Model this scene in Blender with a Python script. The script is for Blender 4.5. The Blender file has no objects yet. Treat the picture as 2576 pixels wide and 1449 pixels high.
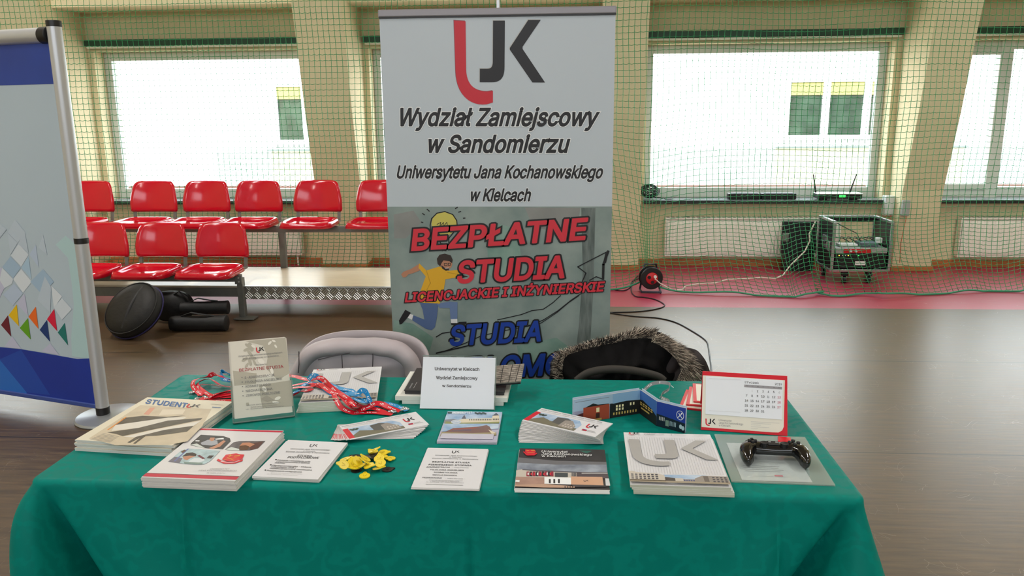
import bpy, bmesh, math, random
import numpy as np
from mathutils import Vector, Matrix

random.seed(7)
R = math.radians
sc = bpy.context.scene
col = sc.collection

# ------------------------------------------------------------------ camera, world, sun, lights, exposure
F_PX, CX, CY = 2000.0, 1288.0, 724.5
CAM = Vector((0, 0, 1.55))
def _rot(p, y, r):
    Rz = Matrix.Rotation(y, 3, 'Z'); Rx = Matrix.Rotation(-p, 3, 'X'); Ry = Matrix.Rotation(r, 3, 'Y')
    return Rz @ Rx @ Ry
CM = _rot(R(12.54), R(3.78), R(0.5))            # columns: right, forward, up
cd = bpy.data.cameras.new('camera'); cam = bpy.data.objects.new('camera', cd); col.objects.link(cam)
cd.sensor_width = 36; cd.lens = 36 * F_PX / 2576; cd.clip_start = 0.05; cd.clip_end = 200
rt, fw, up = CM.col[0], CM.col[1], CM.col[2]
cam.matrix_world = Matrix(((rt.x, up.x, -fw.x, CAM.x), (rt.y, up.y, -fw.y, CAM.y), (rt.z, up.z, -fw.z, CAM.z), (0, 0, 0, 1)))
sc.camera = cam

sc.view_settings.view_transform = 'Standard'; sc.view_settings.look = 'None'
sc.view_settings.gamma = 1; sc.view_settings.use_curve_mapping = False
sc.view_settings.exposure = 0.0
sc.cycles.use_denoising = True
sc.cycles.max_bounces = 8; sc.cycles.transparent_max_bounces = 16

w = bpy.data.worlds.new('sky'); sc.world = w; w.use_nodes = True
bg = w.node_tree.nodes['Background']; bg.inputs[0].default_value = (0.76, 0.87, 1.0, 1); bg.inputs[1].default_value = 8.0

def lamp(name, kind, loc, rot, energy, color=(1, 1, 1), sx=1, sy=1):
    l = bpy.data.lights.new(name, kind); l.energy = energy; l.color = color
    if kind == 'AREA': l.shape = 'RECTANGLE'; l.size = sx; l.size_y = sy
    o = bpy.data.objects.new(name, l); col.objects.link(o); o.location = loc; o.rotation_euler = rot
    return o
sun = lamp('sun', 'SUN', (0, 0, 20), (R(52), 0, R(-14)), 20.0, (1, 0.97, 0.94)); sun.data.angle = R(0.6)
# hall luminaires under the ceiling and the daylight of the high windows in the wall behind the photographer
for lx in (-4.5, 4.5):
    for ly, le in ((-6, 75), (0, 130), (4.5, 215)):
        lamp('ceiling_luminaire', 'AREA', (lx, ly, 6.6), (0, 0, 0), le, (1, 0.97, 0.93), 0.5, 2.4)
lamp('high_window_daylight', 'AREA', (-1, -9.7, 4.2), (R(80), 0, 0), 420, (0.90, 0.97, 1.08), 14, 2.6)

# ------------------------------------------------------------------ photograph pixel -> place
def ray(x, y): return CM @ Vector(((x - CX) / F_PX, 1, -(y - CY) / F_PX))
def pz(x, y, z=0.0):
    d = ray(x, y); return CAM + d * ((z - CAM.z) / d.z)
def py(x, y, Y):
    d = ray(x, y); return CAM + d * (Y / d.y)
def project(P):
    c = CM.transposed() @ (Vector(P) - CAM); return CX + F_PX * c.x / c.y, CY - F_PX * c.z / c.y

# ------------------------------------------------------------------ materials
def lin(c):
    return tuple(((v / 255) / 12.92 if v / 255 <= 0.04045 else ((v / 255 + 0.055) / 1.055) ** 2.4) for v in c)
MATS = {}
def mat(name, rgb, rough=0.5, metal=0.0, spec=0.5, noise=None, bump=None, coat=0.0, emit=0.0, sheen=0.0, stretch=(1, 1, 1)):
    if name in MATS: return MATS[name]
    m = bpy.data.materials.new(name); m.use_nodes = True; MATS[name] = m
    nt = m.node_tree; b = nt.nodes['Principled BSDF']; c = lin(rgb)
    b.inputs['Base Color'].default_value = (*c, 1); b.inputs['Roughness'].default_value = rough
    b.inputs['Metallic'].default_value = metal; b.inputs['Specular IOR Level'].default_value = spec
    if coat: b.inputs['Coat Weight'].default_value = coat; b.inputs['Coat Roughness'].default_value = 0.08
    if sheen: b.inputs['Sheen Weight'].default_value = sheen
    if emit: b.inputs['Emission Color'].default_value = (*c, 1); b.inputs['Emission Strength'].default_value = emit
    if noise or bump:
        tc = nt.nodes.new('ShaderNodeTexCoord'); mp = nt.nodes.new('ShaderNodeMapping'); mp.inputs['Scale'].default_value = stretch
        nt.links.new(tc.outputs['Object'], mp.inputs[0])
    if noise:
        n = nt.nodes.new('ShaderNodeTexNoise'); n.inputs['Scale'].default_value = noise[0]; n.inputs['Detail'].default_value = 6
        nt.links.new(mp.outputs[0], n.inputs['Vector'])
        r = nt.nodes.new('ShaderNodeValToRGB'); e = r.color_ramp.elements; e[0].position = 0.3; e[1].position = 0.7
        k = noise[1]; c2 = lin(noise[2]) if len(noise) > 2 else tuple(min(1, v * (1 + k)) for v in c)
        e[0].color = (*[v * (1 - k) for v in c], 1); e[1].color = (*c2, 1)
        nt.links.new(n.outputs['Fac'], r.inputs[0]); nt.links.new(r.outputs[0], b.inputs['Base Color'])
    if bump:
        n2 = nt.nodes.new('ShaderNodeTexNoise'); n2.inputs['Scale'].default_value = bump[0]; n2.inputs['Detail'].default_value = 4
        nt.links.new(mp.outputs[0], n2.inputs['Vector'])
        bu = nt.nodes.new('ShaderNodeBump'); bu.inputs['Strength'].default_value = bump[1]; bu.inputs['Distance'].default_value = bump[2]
        nt.links.new(n2.outputs['Fac'], bu.inputs['Height']); nt.links.new(bu.outputs[0], b.inputs['Normal'])
    return m
def clear(name, tint=(255, 255, 255), gloss=0.08, haze=0.0, hazecol=(220, 230, 225), grough=0.03):
    if name in MATS: return MATS[name]
    m = bpy.data.materials.new(name); m.use_nodes = True; MATS[name] = m; nt = m.node_tree; nt.nodes.clear()
    o = nt.nodes.new('ShaderNodeOutputMaterial'); t = nt.nodes.new('ShaderNodeBsdfTransparent'); g = nt.nodes.new('ShaderNodeBsdfGlossy')
    t.inputs[0].default_value = (*lin(tint), 1); g.inputs['Roughness'].default_value = grough
    lw = nt.nodes.new('ShaderNodeLayerWeight'); pw = nt.nodes.new('ShaderNodeMath'); pw.operation = 'POWER'; pw.inputs[1].default_value = 5.0; nt.links.new(lw.outputs['Facing'], pw.inputs[0])
    fr = nt.nodes.new('ShaderNodeMath'); fr.operation = 'MULTIPLY_ADD'; fr.inputs[1].default_value = 0.9; fr.inputs[2].default_value = gloss * 0.5; nt.links.new(pw.outputs[0], fr.inputs[0])
    mx = nt.nodes.new('ShaderNodeMixShader'); nt.links.new(fr.outputs[0], mx.inputs[0]); nt.links.new(t.outputs[0], mx.inputs[1]); nt.links.new(g.outputs[0], mx.inputs[2])
    last = mx
    if haze:
        d = nt.nodes.new('ShaderNodeBsdfDiffuse'); d.inputs[0].default_value = (*lin(hazecol), 1)
        m2 = nt.nodes.new('ShaderNodeMixShader'); m2.inputs[0].default_value = haze
        nt.links.new(mx.outputs[0], m2.inputs[1]); nt.links.new(d.outputs[0], m2.inputs[2]); last = m2
    nt.links.new(last.outputs[0], o.inputs[0])
    return m

# ------------------------------------------------------------------ mesh collector
class MB:
    def __init__(s): s.v = []; s.f = []; s.i = []; s.mats = []
    def m(s, mt):
        if mt not in s.mats: s.mats.append(mt)
        return s.mats.index(mt)
    def add(s, vs, fs, mt):
        k = len(s.v); s.v += [tuple(v) for v in vs]; j = s.m(mt)
        for f in fs: s.f.append(tuple(a + k for a in f)); s.i.append(j)
        return s
    def box(s, c, d, mt, rot=None):
        x, y, z = d[0] / 2, d[1] / 2, d[2] / 2
        vs = [Vector((a * x, b * y, e * z)) for e in (-1, 1) for b in (-1, 1) for a in (-1, 1)]
        if rot is not None: vs = [rot @ v for v in vs]
        c = Vector(c)
        return s.add([v + c for v in vs], [(0, 2, 3, 1), (4, 5, 7, 6), (0, 1, 5, 4), (2, 6, 7, 3), (0, 4, 6, 2), (1, 3, 7, 5)], mt)
    def beam(s, p, q, w, h, mt, upv=(0, 0, 1)):
        p, q = Vector(p), Vector(q); d = (q - p); L = d.length; d.normalize(); a = Vector(upv)
        if abs(d.dot(a)) > 0.98: a = Vector((1, 0, 0))
        x = d.cross(a).normalized(); z = x.cross(d)
        return s.box((p + q) / 2, (w, L, h), mt, Matrix((x, d, z)).transposed())
    def poly(s, pts, mt): return s.add(pts, [tuple(range(len(pts)))], mt)
    def tube(s, pts, r, mt, seg=8, closed=False, flat=1.0, caps=True):
        P = [Vector(p) for p in pts]; n = len(P); rr = r if isinstance(r, (list, tuple)) else [r] * n
        vs = []; nrm = None
        for k in range(n):
            if closed: t = (P[(k + 1) % n] - P[k - 1])
            else: t = P[min(k + 1, n - 1)] - P[max(k - 1, 0)]
            if t.length < 1e-9: t = Vector((0, 0, 1))
            t.normalize()
            if nrm is None:
                a = Vector((0, 0, 1)) if abs(t.z) < 0.9 else Vector((0, 1, 0)); nrm = t.cross(a).normalized()
            nrm = (nrm - t * nrm.dot(t)).normalized(); b = t.cross(nrm)
            for q in range(seg):
                an = 2 * math.pi * q / seg; vs.append(P[k] + nrm * (math.cos(an) * rr[k]) + b * (math.sin(an) * rr[k] * flat))
        fs = []
        for k in range(n if closed else n - 1):
            for q in range(seg):
                a, b2 = k * seg, ((k + 1) % n) * seg; fs.append((a + q, a + (q + 1) % seg, b2 + (q + 1) % seg, b2 + q))
        if caps and not closed: fs += [tuple(range(seg))[::-1], tuple((n - 1) * seg + q for q in range(seg))]
        return s.add(vs, fs, mt)
    def lathe(s, prof, mt, c=(0, 0, 0), seg=32, rot=None):
        vs = []
        for r, z in prof:
            for q in range(seg):
                a = 2 * math.pi * q / seg; v = Vector((r * math.cos(a), r * math.sin(a), z))
                vs.append((rot @ v if rot is not None else v) + Vector(c))
        fs = [(k * seg + q, k * seg + (q + 1) % seg, (k + 1) * seg + (q + 1) % seg, (k + 1) * seg + q) for k in range(len(prof) - 1) for q in range(seg)]
        fs += [tuple(range(seg))[::-1], tuple((len(prof) - 1) * seg + q for q in range(seg))]
        return s.add(vs, fs, mt)
    def grid(s, fn, nu, nv, mt, cu=False):
        vs = [fn(i / nu, j / nv) for j in range(nv + 1) for i in range(nu if cu else nu + 1)]; W = nu if cu else nu + 1
        fs = [(j * W + i, j * W + (i + 1) % W, (j + 1) * W + (i + 1) % W, (j + 1) * W + i) for j in range(nv) for i in range(nu)]
        return s.add(vs, fs, mt)
    def build(s, name, parent=None, smooth=None, bevel=0, seg=2, solid=0, sub=0, mw=None, off=None):
        me = bpy.data.meshes.new(name)
        vs = s.v if off is None else [(v[0] - off[0], v[1] - off[1], v[2] - off[2]) for v in s.v]
        me.from_pydata(vs, [], s.f)
        for mt in s.mats: me.materials.append(mt)
        me.polygons.foreach_set('material_index', s.i)
        if smooth is not None:
            me.shade_smooth()
            if smooth < 180: me.set_sharp_from_angle(angle=R(smooth))
        me.update()
        o = bpy.data.objects.new(name, me); col.objects.link(o)
        if parent is not None: o.parent = parent
        if mw is not None: o.matrix_world = mw
        elif off is not None and parent is None: o.location = off
        if solid: md = o.modifiers.new('thick', 'SOLIDIFY'); md.thickness = solid; md.offset = 0
        if bevel: md = o.modifiers.new('soft', 'BEVEL'); md.width = bevel; md.segments = seg; md.limit_method = 'ANGLE'; md.angle_limit = R(40)
        if sub: md = o.modifiers.new('sub', 'SUBSURF'); md.levels = sub; md.render_levels = sub
        return o
def tag(o, label=None, cat=None, group=None, kind=None):
    if label: o['label'] = label
    if cat: o['category'] = cat
    if group: o['group'] = group
    if kind: o['kind'] = kind
    return o
def thing(name, label, cat, loc=(0, 0, 0), rz=0.0, group=None, mw=None):
    o = bpy.data.objects.new(name, None); col.objects.link(o); o.empty_display_size = 0.05
    if mw is not None: o.matrix_world = mw
    else: o.location = loc; o.rotation_euler = (0, 0, rz)
    return tag(o, label, cat, group)
def struct(name, mb, label=None, **k):
    o = mb.build(name, **k); return tag(o, label, None, None, 'structure')
def copy_tree(src, kids):
    c = src.copy(); col.objects.link(c)
    for ch in kids:
        d = ch.copy(); d.parent = c; col.objects.link(d)
    return c

# ------------------------------------------------------------------ the hall
YW, YG = 8.05, 8.26                       # wall face, glass
XL, XR, YB, ZC = -9.0, 10.0, -10.0, 7.0
wall = mat('cream_wall_paint', (222, 210, 172), 0.85, noise=(1.5, 0.04), bump=(220, 0.12, 0.002))
white_wall = mat('white_wall_paint', (226, 222, 208), 0.85, noise=(2, 0.03))
frame_m = mat('window_frame_plastic', (206, 212, 204), 0.4)
green_m = mat('dark_green_paint', (20, 62, 38), 0.5, noise=(14, 0.12))
strip_m = mat('pale_rail_strip', (214, 214, 196), 0.5)
sill_m = mat('grey_sill_stone', (128, 136, 138), 0.22, noise=(30, 0.2))
sill_edge = mat('dark_sill_edge', (34, 46, 42), 0.5, noise=(40, 0.4))
glass_m = clear('window_glass', (252, 255, 253))

def floor_material():
    m = bpy.data.materials.new('sports_floor'); m.use_nodes = True; nt = m.node_tree; b = nt.nodes['Principled BSDF']; L = nt.links.new
    def N(t, **k):
        n = nt.nodes.new('ShaderNode' + t)
        for a, v in k.items(): setattr(n, a, v)
        return n
    tc = N('TexCoord'); sp = N('SeparateXYZ'); L(tc.outputs['Object'], sp.inputs[0])
    def noise(scale, det, vec):
        mp = N('Mapping'); mp.inputs['Scale'].default_value = vec; L(tc.outputs['Object'], mp.inputs[0])
        n = N('TexNoise'); n.inputs['Scale'].default_value = scale; n.inputs['Detail'].default_value = det; L(mp.outputs[0], n.inputs['Vector']); return n.outputs['Fac']
    def ramp(f, p0, c0, p1, c1):
        r = N('ValToRGB'); e = r.color_ramp.elements; e[0].position = p0; e[1].position = p1; e[0].color = (*lin(c0), 1); e[1].color = (*lin(c1), 1); L(f, r.inputs[0]); return r.outputs[0]
    def mix(f, a, c):
        n = N('Mix', data_type='RGBA'); L(f, n.inputs[0]) if not isinstance(f, float) else None
        if isinstance(f, float): n.inputs[0].default_value = f
        for i, q in ((6, a), (7, c)):
            if isinstance(q, tuple): n.inputs[i].default_value = (*lin(q), 1)
            else: L(q, n.inputs[i])
        return n.outputs[2]
    def mth(op, a, c=None):
        n = N('Math', operation=op)
        for i, q in ((0, a), (1, c)):
            if q is None: continue
            if isinstance(q, (int, float)): n.inputs[i].default_value = q
            else: L(q, n.inputs[i])
        return n.outputs[0]
    streak = noise(9, 6, (0.5, 6, 1)); fine = noise(60, 4, (1, 4, 1))
    grey = ramp(streak, 0.3, (66, 51, 37), 0.72, (102, 80, 54))
    grey = mix(mth('MULTIPLY', fine, 0.35), grey, (52, 42, 33))
    red = ramp(streak, 0.3, (150, 32, 58), 0.75, (170, 46, 76))
    isred = mth('GREATER_THAN', sp.outputs[1], 6.28)
    base = mix(isred, grey, red)
    # scratches
    v = N('TexVoronoi', feature='DISTANCE_TO_EDGE'); mp = N('Mapping'); mp.inputs['Scale'].default_value = (3.2, 2.2, 1); mp.inputs['Rotation'].default_value = (0, 0, 0.5)
    wn = N('TexNoise'); wn.inputs['Scale'].default_value = 1.6; L(tc.outputs['Object'], wn.inputs['Vector'])
    ad = N('Vector' + 'Math', operation='ADD'); L(tc.outputs['Object'], ad.inputs[0]); L(wn.outputs['Color'], ad.inputs[1]); L(ad.outputs[0], mp.inputs[0]); L(mp.outputs[0], v.inputs['Vector'])
    sc1 = mth('LESS_THAN', v.outputs['Distance'], 0.006); pat = mth('GREATER_THAN', noise(5, 3, (1, 1, 1)), 0.56); scr = mth('MULTIPLY', sc1, pat)
    base = mix(mth('MULTIPLY', scr, 0.22), base, (205, 196, 178))
    # black joints between the floor panels
    j = None
    for y0 in (4.905, 3.508, 2.11, 0.71):
        q = mth('LESS_THAN', mth('ABSOLUTE', mth('SUBTRACT', sp.outputs[1], y0)), 0.0045); j = q if j is None else mth('MAXIMUM', j, q)
    base = mix(j, base, (22, 20, 18))
    L(base, b.inputs['Base Color'])
    rr = mth('ADD', mth('MULTIPLY', streak, 0.16), 0.29); L(rr, b.inputs['Roughness'])
    b.inputs['Specular IOR Level'].default_value = 0.85; b.inputs['Specular Tint'].default_value = (1.0, 0.95, 0.89, 1)
    bu = N('Bump'); bu.inputs['Strength'].default_value = 0.12; bu.inputs['Distance'].default_value = 0.004; L(streak, bu.inputs['Height']); L(bu.outputs[0], b.inputs['Normal'])
    return m
struct('floor', MB().box((0.5, -0.95, -0.05), (19.2, 18.2, 0.1), floor_material()))
struct('ceiling', MB().box((0.5, -0.9, ZC + 0.05), (19.2, 18.4, 0.1), white_wall))
struct('wall_left', MB().box((XL - 0.05, -0.9, ZC / 2), (0.1, 18.4, ZC), wall))
struct('wall_right', MB().box((XR + 0.05, -0.9, ZC / 2), (0.1, 18.4, ZC), wall))
struct('wall_rear', MB().box((0.5, YB - 0.05, ZC / 2), (19.2, 0.1, ZC), white_wall))

# columns every 2.8 m; they deepen towards the top; window openings between them
COLS = [(-8.05, -7.62), (-5.24, -4.80), (-2.443, -1.990), (0.345, 0.741), (3.185, 3.556), (5.98, 6.38), (8.78, 9.2)]
Z0, Z1 = 0.655, 2.17
wb = MB(); edges = [XL]
for i, (a, b2) in enumerate(COLS[:-1]):
    wl, wr = b2 + 0.06, COLS[i + 1][0] - 0.062
    edges += [wl, wr]
edges.append(XR)
wb.box(((XL + XR) / 2, YW + 0.2, Z0 / 2), (XR - XL, 0.4, Z0), wall); wb.box(((XL + XR) / 2, YW + 0.2, (Z1 + ZC) / 2), (XR - XL, 0.4, ZC - Z1), wall)
for k in range(0, len(edges), 2):
    wb.box(((edges[k] + edges[k + 1]) / 2, YW + 0.2, (Z0 + Z1) / 2), (edges[k + 1] - edges[k], 0.4, Z1 - Z0), wall)
struct('wall_back', wb)
prof = [(7.81, 0.045), (7.80, 0.2), (7.72, 0.80), (7.55, 1.50), (7.42, 2.20), (7.32, 2.6), (6.9, 4.2), (6.6, 7.0)]
n = 0
for (a, b2) in COLS:
    n += 1; cb = MB(); vs = []; fs = []
    for (y, z) in prof: vs += [(a, y, z), (b2, y, z), (b2, YW + 0.02, z), (a, YW + 0.02, z)]
    for k in range(len(prof) - 1):
        for q in range(4): fs.append((k * 4 + q, k * 4 + (q + 1) % 4, k * 4 + 4 + (q + 1) % 4, k * 4 + 4 + q))
    fs += [(3, 2, 1, 0), tuple(len(vs) - 4 + q for q in range(4))]
    cb.add(vs, fs, wall); struct('wall_column_%d' % n, cb, bevel=0.006)
zbm = py(470, 13, 7.55).z
for k, i in enumerate(range(len(COLS) - 1)):      # concrete beam running between the columns above the windows
    xa, xb = COLS[i][1], COLS[i + 1][0]
    struct('trim_%d' % (k + 1), MB().box(((xa + xb) / 2, 7.80, zbm + 0.3), (xb - xa, 0.5, 0.6), wall))
wood = mat('baseboard_wood', (176, 108, 58), 0.45, noise=(5, 0.25), stretch=(1, 8, 12))
bb = MB(); bb.box(((XL + XR) / 2, YW - 0.012, 0.036), (XR - XL, 0.024, 0.072), wood)
for (a, b2) in COLS: bb.box(((a + b2) / 2, 7.92, 0.022), (b2 - a + 0.03, 0.26, 0.044), wood)
struct('baseboard_back', bb, bevel=0.004)

# windows 1..4 in view (left to right); openings hold a frame, panes, an inner sill and an outer ledge
pink = mat('outer_ledge_tile', (196, 150, 140), 0.7)
def window(k, xa, xb, mull):
    root = bpy.data.objects.new('window_%d' % k, None); col.objects.link(root); root['kind'] = 'structure'; root.location = ((xa + xb) / 2, YG, Z0)
    off = root.location
    f = MB(); fwid = 0.075
    f.box(((xa + xb) / 2, YG, Z1 - 0.04), (xb - xa - 0.15, 0.068, 0.08), frame_m); f.box(((xa + xb) / 2, YG, Z0 + 0.07), (xb - xa - 0.15, 0.068, 0.10), frame_m)
    zc, zh = (Z0 + Z1) / 2, Z1 - Z0
    f.box((xa + fwid / 2, YG, zc), (fwid, 0.07, zh), frame_m); f.box((xb - fwid / 2, YG, zc), (fwid, 0.07, zh), frame_m)
    if mull: f.box((mull, YG - 0.01, zc), (0.12, 0.08, zh), frame_m); f.box(((xa + mull) / 2, YG - 0.02, Z1 - 0.1), (mull - xa, 0.05, 0.06), frame_m); f.box(((xa + mull) / 2, YG - 0.02, Z0 + 0.12), (mull - xa, 0.05, 0.06), frame_m)
    f.build('window_frame', root, bevel=0.006, off=off)
    MB().box(((xa + xb) / 2, YG + 0.01, zc), (xb - xa - 0.1, 0.008, zh - 0.12), glass_m).build('pane', root, off=off)
    s = MB(); s.box(((xa + xb) / 2, (YW - 0.06 + YG) / 2, Z0 + 0.012), (xb - xa + 0.02, YG - YW + 0.10, 0.016), sill_m)
    s.box(((xa + xb) / 2, YW - 0.112, Z0 + 0.004), (xb - xa + 0.04, 0.012, 0.034), sill_edge); s.box(((xa + xb) / 2, YW - 0.055, Z0 - 0.0), (xb - xa + 0.02, 0.11, 0.01), sill_edge)
    s.build('window_sill', root, bevel=0.003, off=off)
    MB().box(((xa + xb) / 2, YG + 0.13, Z0 + 0.115), (xb - xa, 0.14, 0.04), pink).build('outer_ledge', root, off=off)
wnames = 0
for i in range(len(COLS) - 1):
    xa, xb = COLS[i][1] + 0.06, COLS[i + 1][0] - 0.062
    wnames += 1
    window(wnames, xa, xb, xa + 0.62 if i == 4 else None)
# dark green roller-blind cases over the windows
LBL = ['', 'dark green rail over the window behind the red seats', 'dark green rail over the window half hidden behind the tall white banner', 'dark green rail over the wide window behind the equipment rack', 'dark green rail over the window at the far right']
for i in range(1, 5):
    xa, xb = COLS[i][1] + 0.03, COLS[i + 1][0] - 0.03
    r = thing('blind_case', LBL[i], 'window blind', ((xa + xb) / 2, YW - 0.05, 2.215), group='blind cases above the windows')
    MB().box((0, 0, 0.03), (xb - xa, 0.10, 0.062), green_m).build('case', r, bevel=0.006)
    MB().box((0, -0.036, -0.012), (xb - xa - 0.04, 0.02, 0.018), strip_m).build('bottom_bar', r, bevel=0.003)

# white building across the yard
facade = mat('white_render', (232, 232, 236), 0.9, noise=(3, 0.02)); cream = mat('cream_render', (236, 224, 196), 0.9)
pane_m = mat('dark_window_pane', (30, 40, 36), 0.15, noise=(2.5, 0.5, (46, 62, 52))); vin = mat('white_plastic_frame', (240, 240, 240), 0.5)
blind_m = mat('yellow_green_blind', (128, 124, 66), 0.8); grey_ledge = mat('grey_metal_ledge', (120, 128, 126), 0.5)
YF = 16.0
bt = thing('building', 'white building with plastic-framed windows seen through the hall windows', 'building', (0, YF, -1))
MB().box((0, 0.6, 3.0), (40, 1.0, 8.0), facade).build('facade', bt)
MB().box((6, YG - YF + 3.2, 0.35), (90, 9, 0.1), mat('yard_paving', (168, 160, 150), 0.9)).build('yard', bt)
def fwin(x0, y0, x1, y1, cols, sill_y, drop):
    a, c = py(x0, y0, YF), py(x1, y1, YF); xl, xr, zt, zb = a.x, c.x, a.z + 1, c.z + 1
    f = MB(); t = 0.09
    f.box(((xl + xr) / 2, 0.08, zt - t / 2), (xr - xl, 0.1, t), vin); f.box(((xl + xr) / 2, 0.08, zb + t / 2), (xr - xl, 0.1, t), vin)
    for x in [xl + t / 2] + cols + [xr - t / 2]: f.box((x, 0.075, (zt + zb) / 2), (0.13, 0.11, zt - zb), vin)
    fo = f.build('window_frame', bt)
    MB().box(((xl + xr) / 2, 0.09, (zt + zb) / 2), (xr - xl, 0.02, zt - zb), pane_m).build('pane', fo)
    MB().box(((xl + xr) / 2, 0.07, zt - 0.2), (xr - xl - 0.1, 0.03, 0.26), blind_m).build('blind', fo)
    zs = py(x0, sill_y, YF).z + 1
    MB().box(((xl + xr) / 2, 0.04, zs), (xr - xl + 0.25, 0.16, 0.035), grey_ledge).build('ledge', bt)
    MB().box(((xl + xr) / 2 + 0.0, 0.085, zs - drop / 2), (xr - xl + 0.2, 0.04, drop), cream).build('wall_panel', bt)
fwin(1978, 195, 2420, 350, [py(2079, 270, YF).x, py(2182, 270, YF).x], 371, 0.9)
fwin(678, 207, 1000, 362, [py(766, 270, YF).x], 378, 0.9)

# ------------------------------------------------------------------ green ball-stop net hanging in front of the wall
net_m = mat('green_net_cord', (26, 146, 84), 0.55); rope_m = mat('green_hem_rope', (52, 140, 100), 0.7)
HEM = [(-6.5, 6.95), (-1.0, 6.95), (0.28, 6.86), (0.55, 6.92), (0.75, 6.96), (0.90, 6.74), (1.3, 6.72), (1.9, 6.60), (2.02, 6.66), (2.15, 6.74), (2.35, 6.66), (2.5, 6.78), (2.62, 6.68), (2.72, 6.62), (3.0, 6.74), (3.7, 6.90), (6.5, 7.0)]
def hem(x):
    for (a, p), (b2, q) in zip(HEM, HEM[1:]):
        if a <= x <= b2:
            t = (x - a) / (b2 - a); t = t * t * (3 - 2 * t); return p + (q - p) * t
    return 6.95
KN = [((0.735, 6.93, 0.245), 0.30, 0.80, 0.85), ((1.93, 6.66, 0.03), 0.17, 0.40, 0.7), ((2.66, 6.68, 0.03), 0.15, 0.30, 0.7)]
YN = 7.16
def net_at(X, s0):                         # s0: length of net below the top edge (3.05 m hang + slack)
    zt = 3.0 - s0; slack0 = 0.62; bot = -0.42
    yb = hem(X); far = max(0.0, min(1.0, (X + 1.2) / 1.6))
    if zt > slack0: y, z = YN, zt
    else:
        s = (slack0 - zt) / (slack0 - bot)
        z = slack0 * (1 - s) ** 1.15 + 0.012; y = YN + (yb - YN) * (s ** 1.7)
    y += 0.02 * math.sin(X * 2.1 + z * 1.3) * min(1, max(0, zt)) - 0.012 * math.sin(X * 5.3)
    d = max(0.0, 0.75 - zt)
    x = X + d * 0.035 * math.sin(X * 4.0 + 1.0) + 0.006 * math.sin(zt * 7 + X * 3) + 0.05 * max(0, 1.3 - zt) * far * (0.9 if X < 2.2 else -0.35)
    z += 0.012 * math.sin(X * 3.3 + zt * 2) * far + d * 0.05 * math.sin(X * 9 + 2) * far * (0.3 + z)
    for (g, rx, rz, k) in KN:
        dx, dz = (X + 0.05 * max(0, 1.3 - zt) - g[0]) / rx, (z - g[2]) / rz
        wgt = k * math.exp(-(dx * dx) - (dz * dz) * (1.0 if dz > 0 else 0.6))
        x += (g[0] - x) * wgt; z += (g[2] - z) * wgt * 0.30; y += (g[1] - y) * wgt * 0.6
    return Vector((x, y, max(z, 0.008)))
def net_mesh():
    c = 0.05; nx = int(12.4 / c); nz = int(3.42 / c); P = [[net_at(-6.2 + i * c, j * c) for i in range(nx + 1)] for j in range(nz + 1)]
    P = np.array(P, dtype=np.float64); r = 0.0026; V = []; Fc = []; base = 0
    def strands(L, a, b2):
        nonlocal base
        ns, nl, _ = L.shape
        offs = [np.array(a) * math.cos(q) + np.array(b2) * math.sin(q) for q in (0.5, 0.5 + 2.094, 0.5 + 4.189)]
        vs = np.stack([L + o * r for o in offs], axis=2).reshape(-1, 3); V.append(vs)
        i0 = (np.arange(ns)[:, None] * nl + np.arange(nl - 1)[None, :]).reshape(-1) * 3 + base
        for q in range(3): Fc.append(np.stack([i0 + q, i0 + (q + 1) % 3, i0 + 3 + (q + 1) % 3, i0 + 3 + q], axis=1))
        base += len(vs)
    strands(P.transpose(1, 0, 2), (1, 0, 0), (0, 0.7, 0.7))
    H = np.zeros((nz + 1, 2 * nx + 1, 3)); H[:, ::2] = P; mid = (P[:, 1:] + P[:, :-1]) / 2; mid[:, :, 2] -= 0.0045; mid[:, :, 2] = np.maximum(mid[:, :, 2], 0.007); H[:, 1::2] = mid
    strands(H, (0, 1, 0), (0, 0, 1))
    V = np.concatenate(V); Fc = np.concatenate(Fc)
    me = bpy.data.meshes.new('netting'); me.vertices.add(len(V)); me.vertices.foreach_set('co', V.reshape(-1)); me.loops.add(len(Fc) * 4); me.polygons.add(len(Fc))
    me.loops.foreach_set('vertex_index', Fc.reshape(-1)); me.polygons.foreach_set('loop_start', np.arange(len(Fc)) * 4); me.update(calc_edges=True)
    me.materials.append(net_m); return me
nt_root = thing('sports_net', 'green square-mesh safety net hanging before the windowed wall', 'net')
no = bpy.data.objects.new('netting', net_mesh()); col.objects.link(no); no.parent = nt_root
hp = [net_at(-6.2 + i * 0.05, 3.41) for i in range(249)]
MB().tube([Vector((p.x, p.y - 0.01, max(0.012, p.z + 0.004))) for p in hp], 0.0085, rope_m, 6).build('hem_rope', nt_root, smooth=60)

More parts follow.
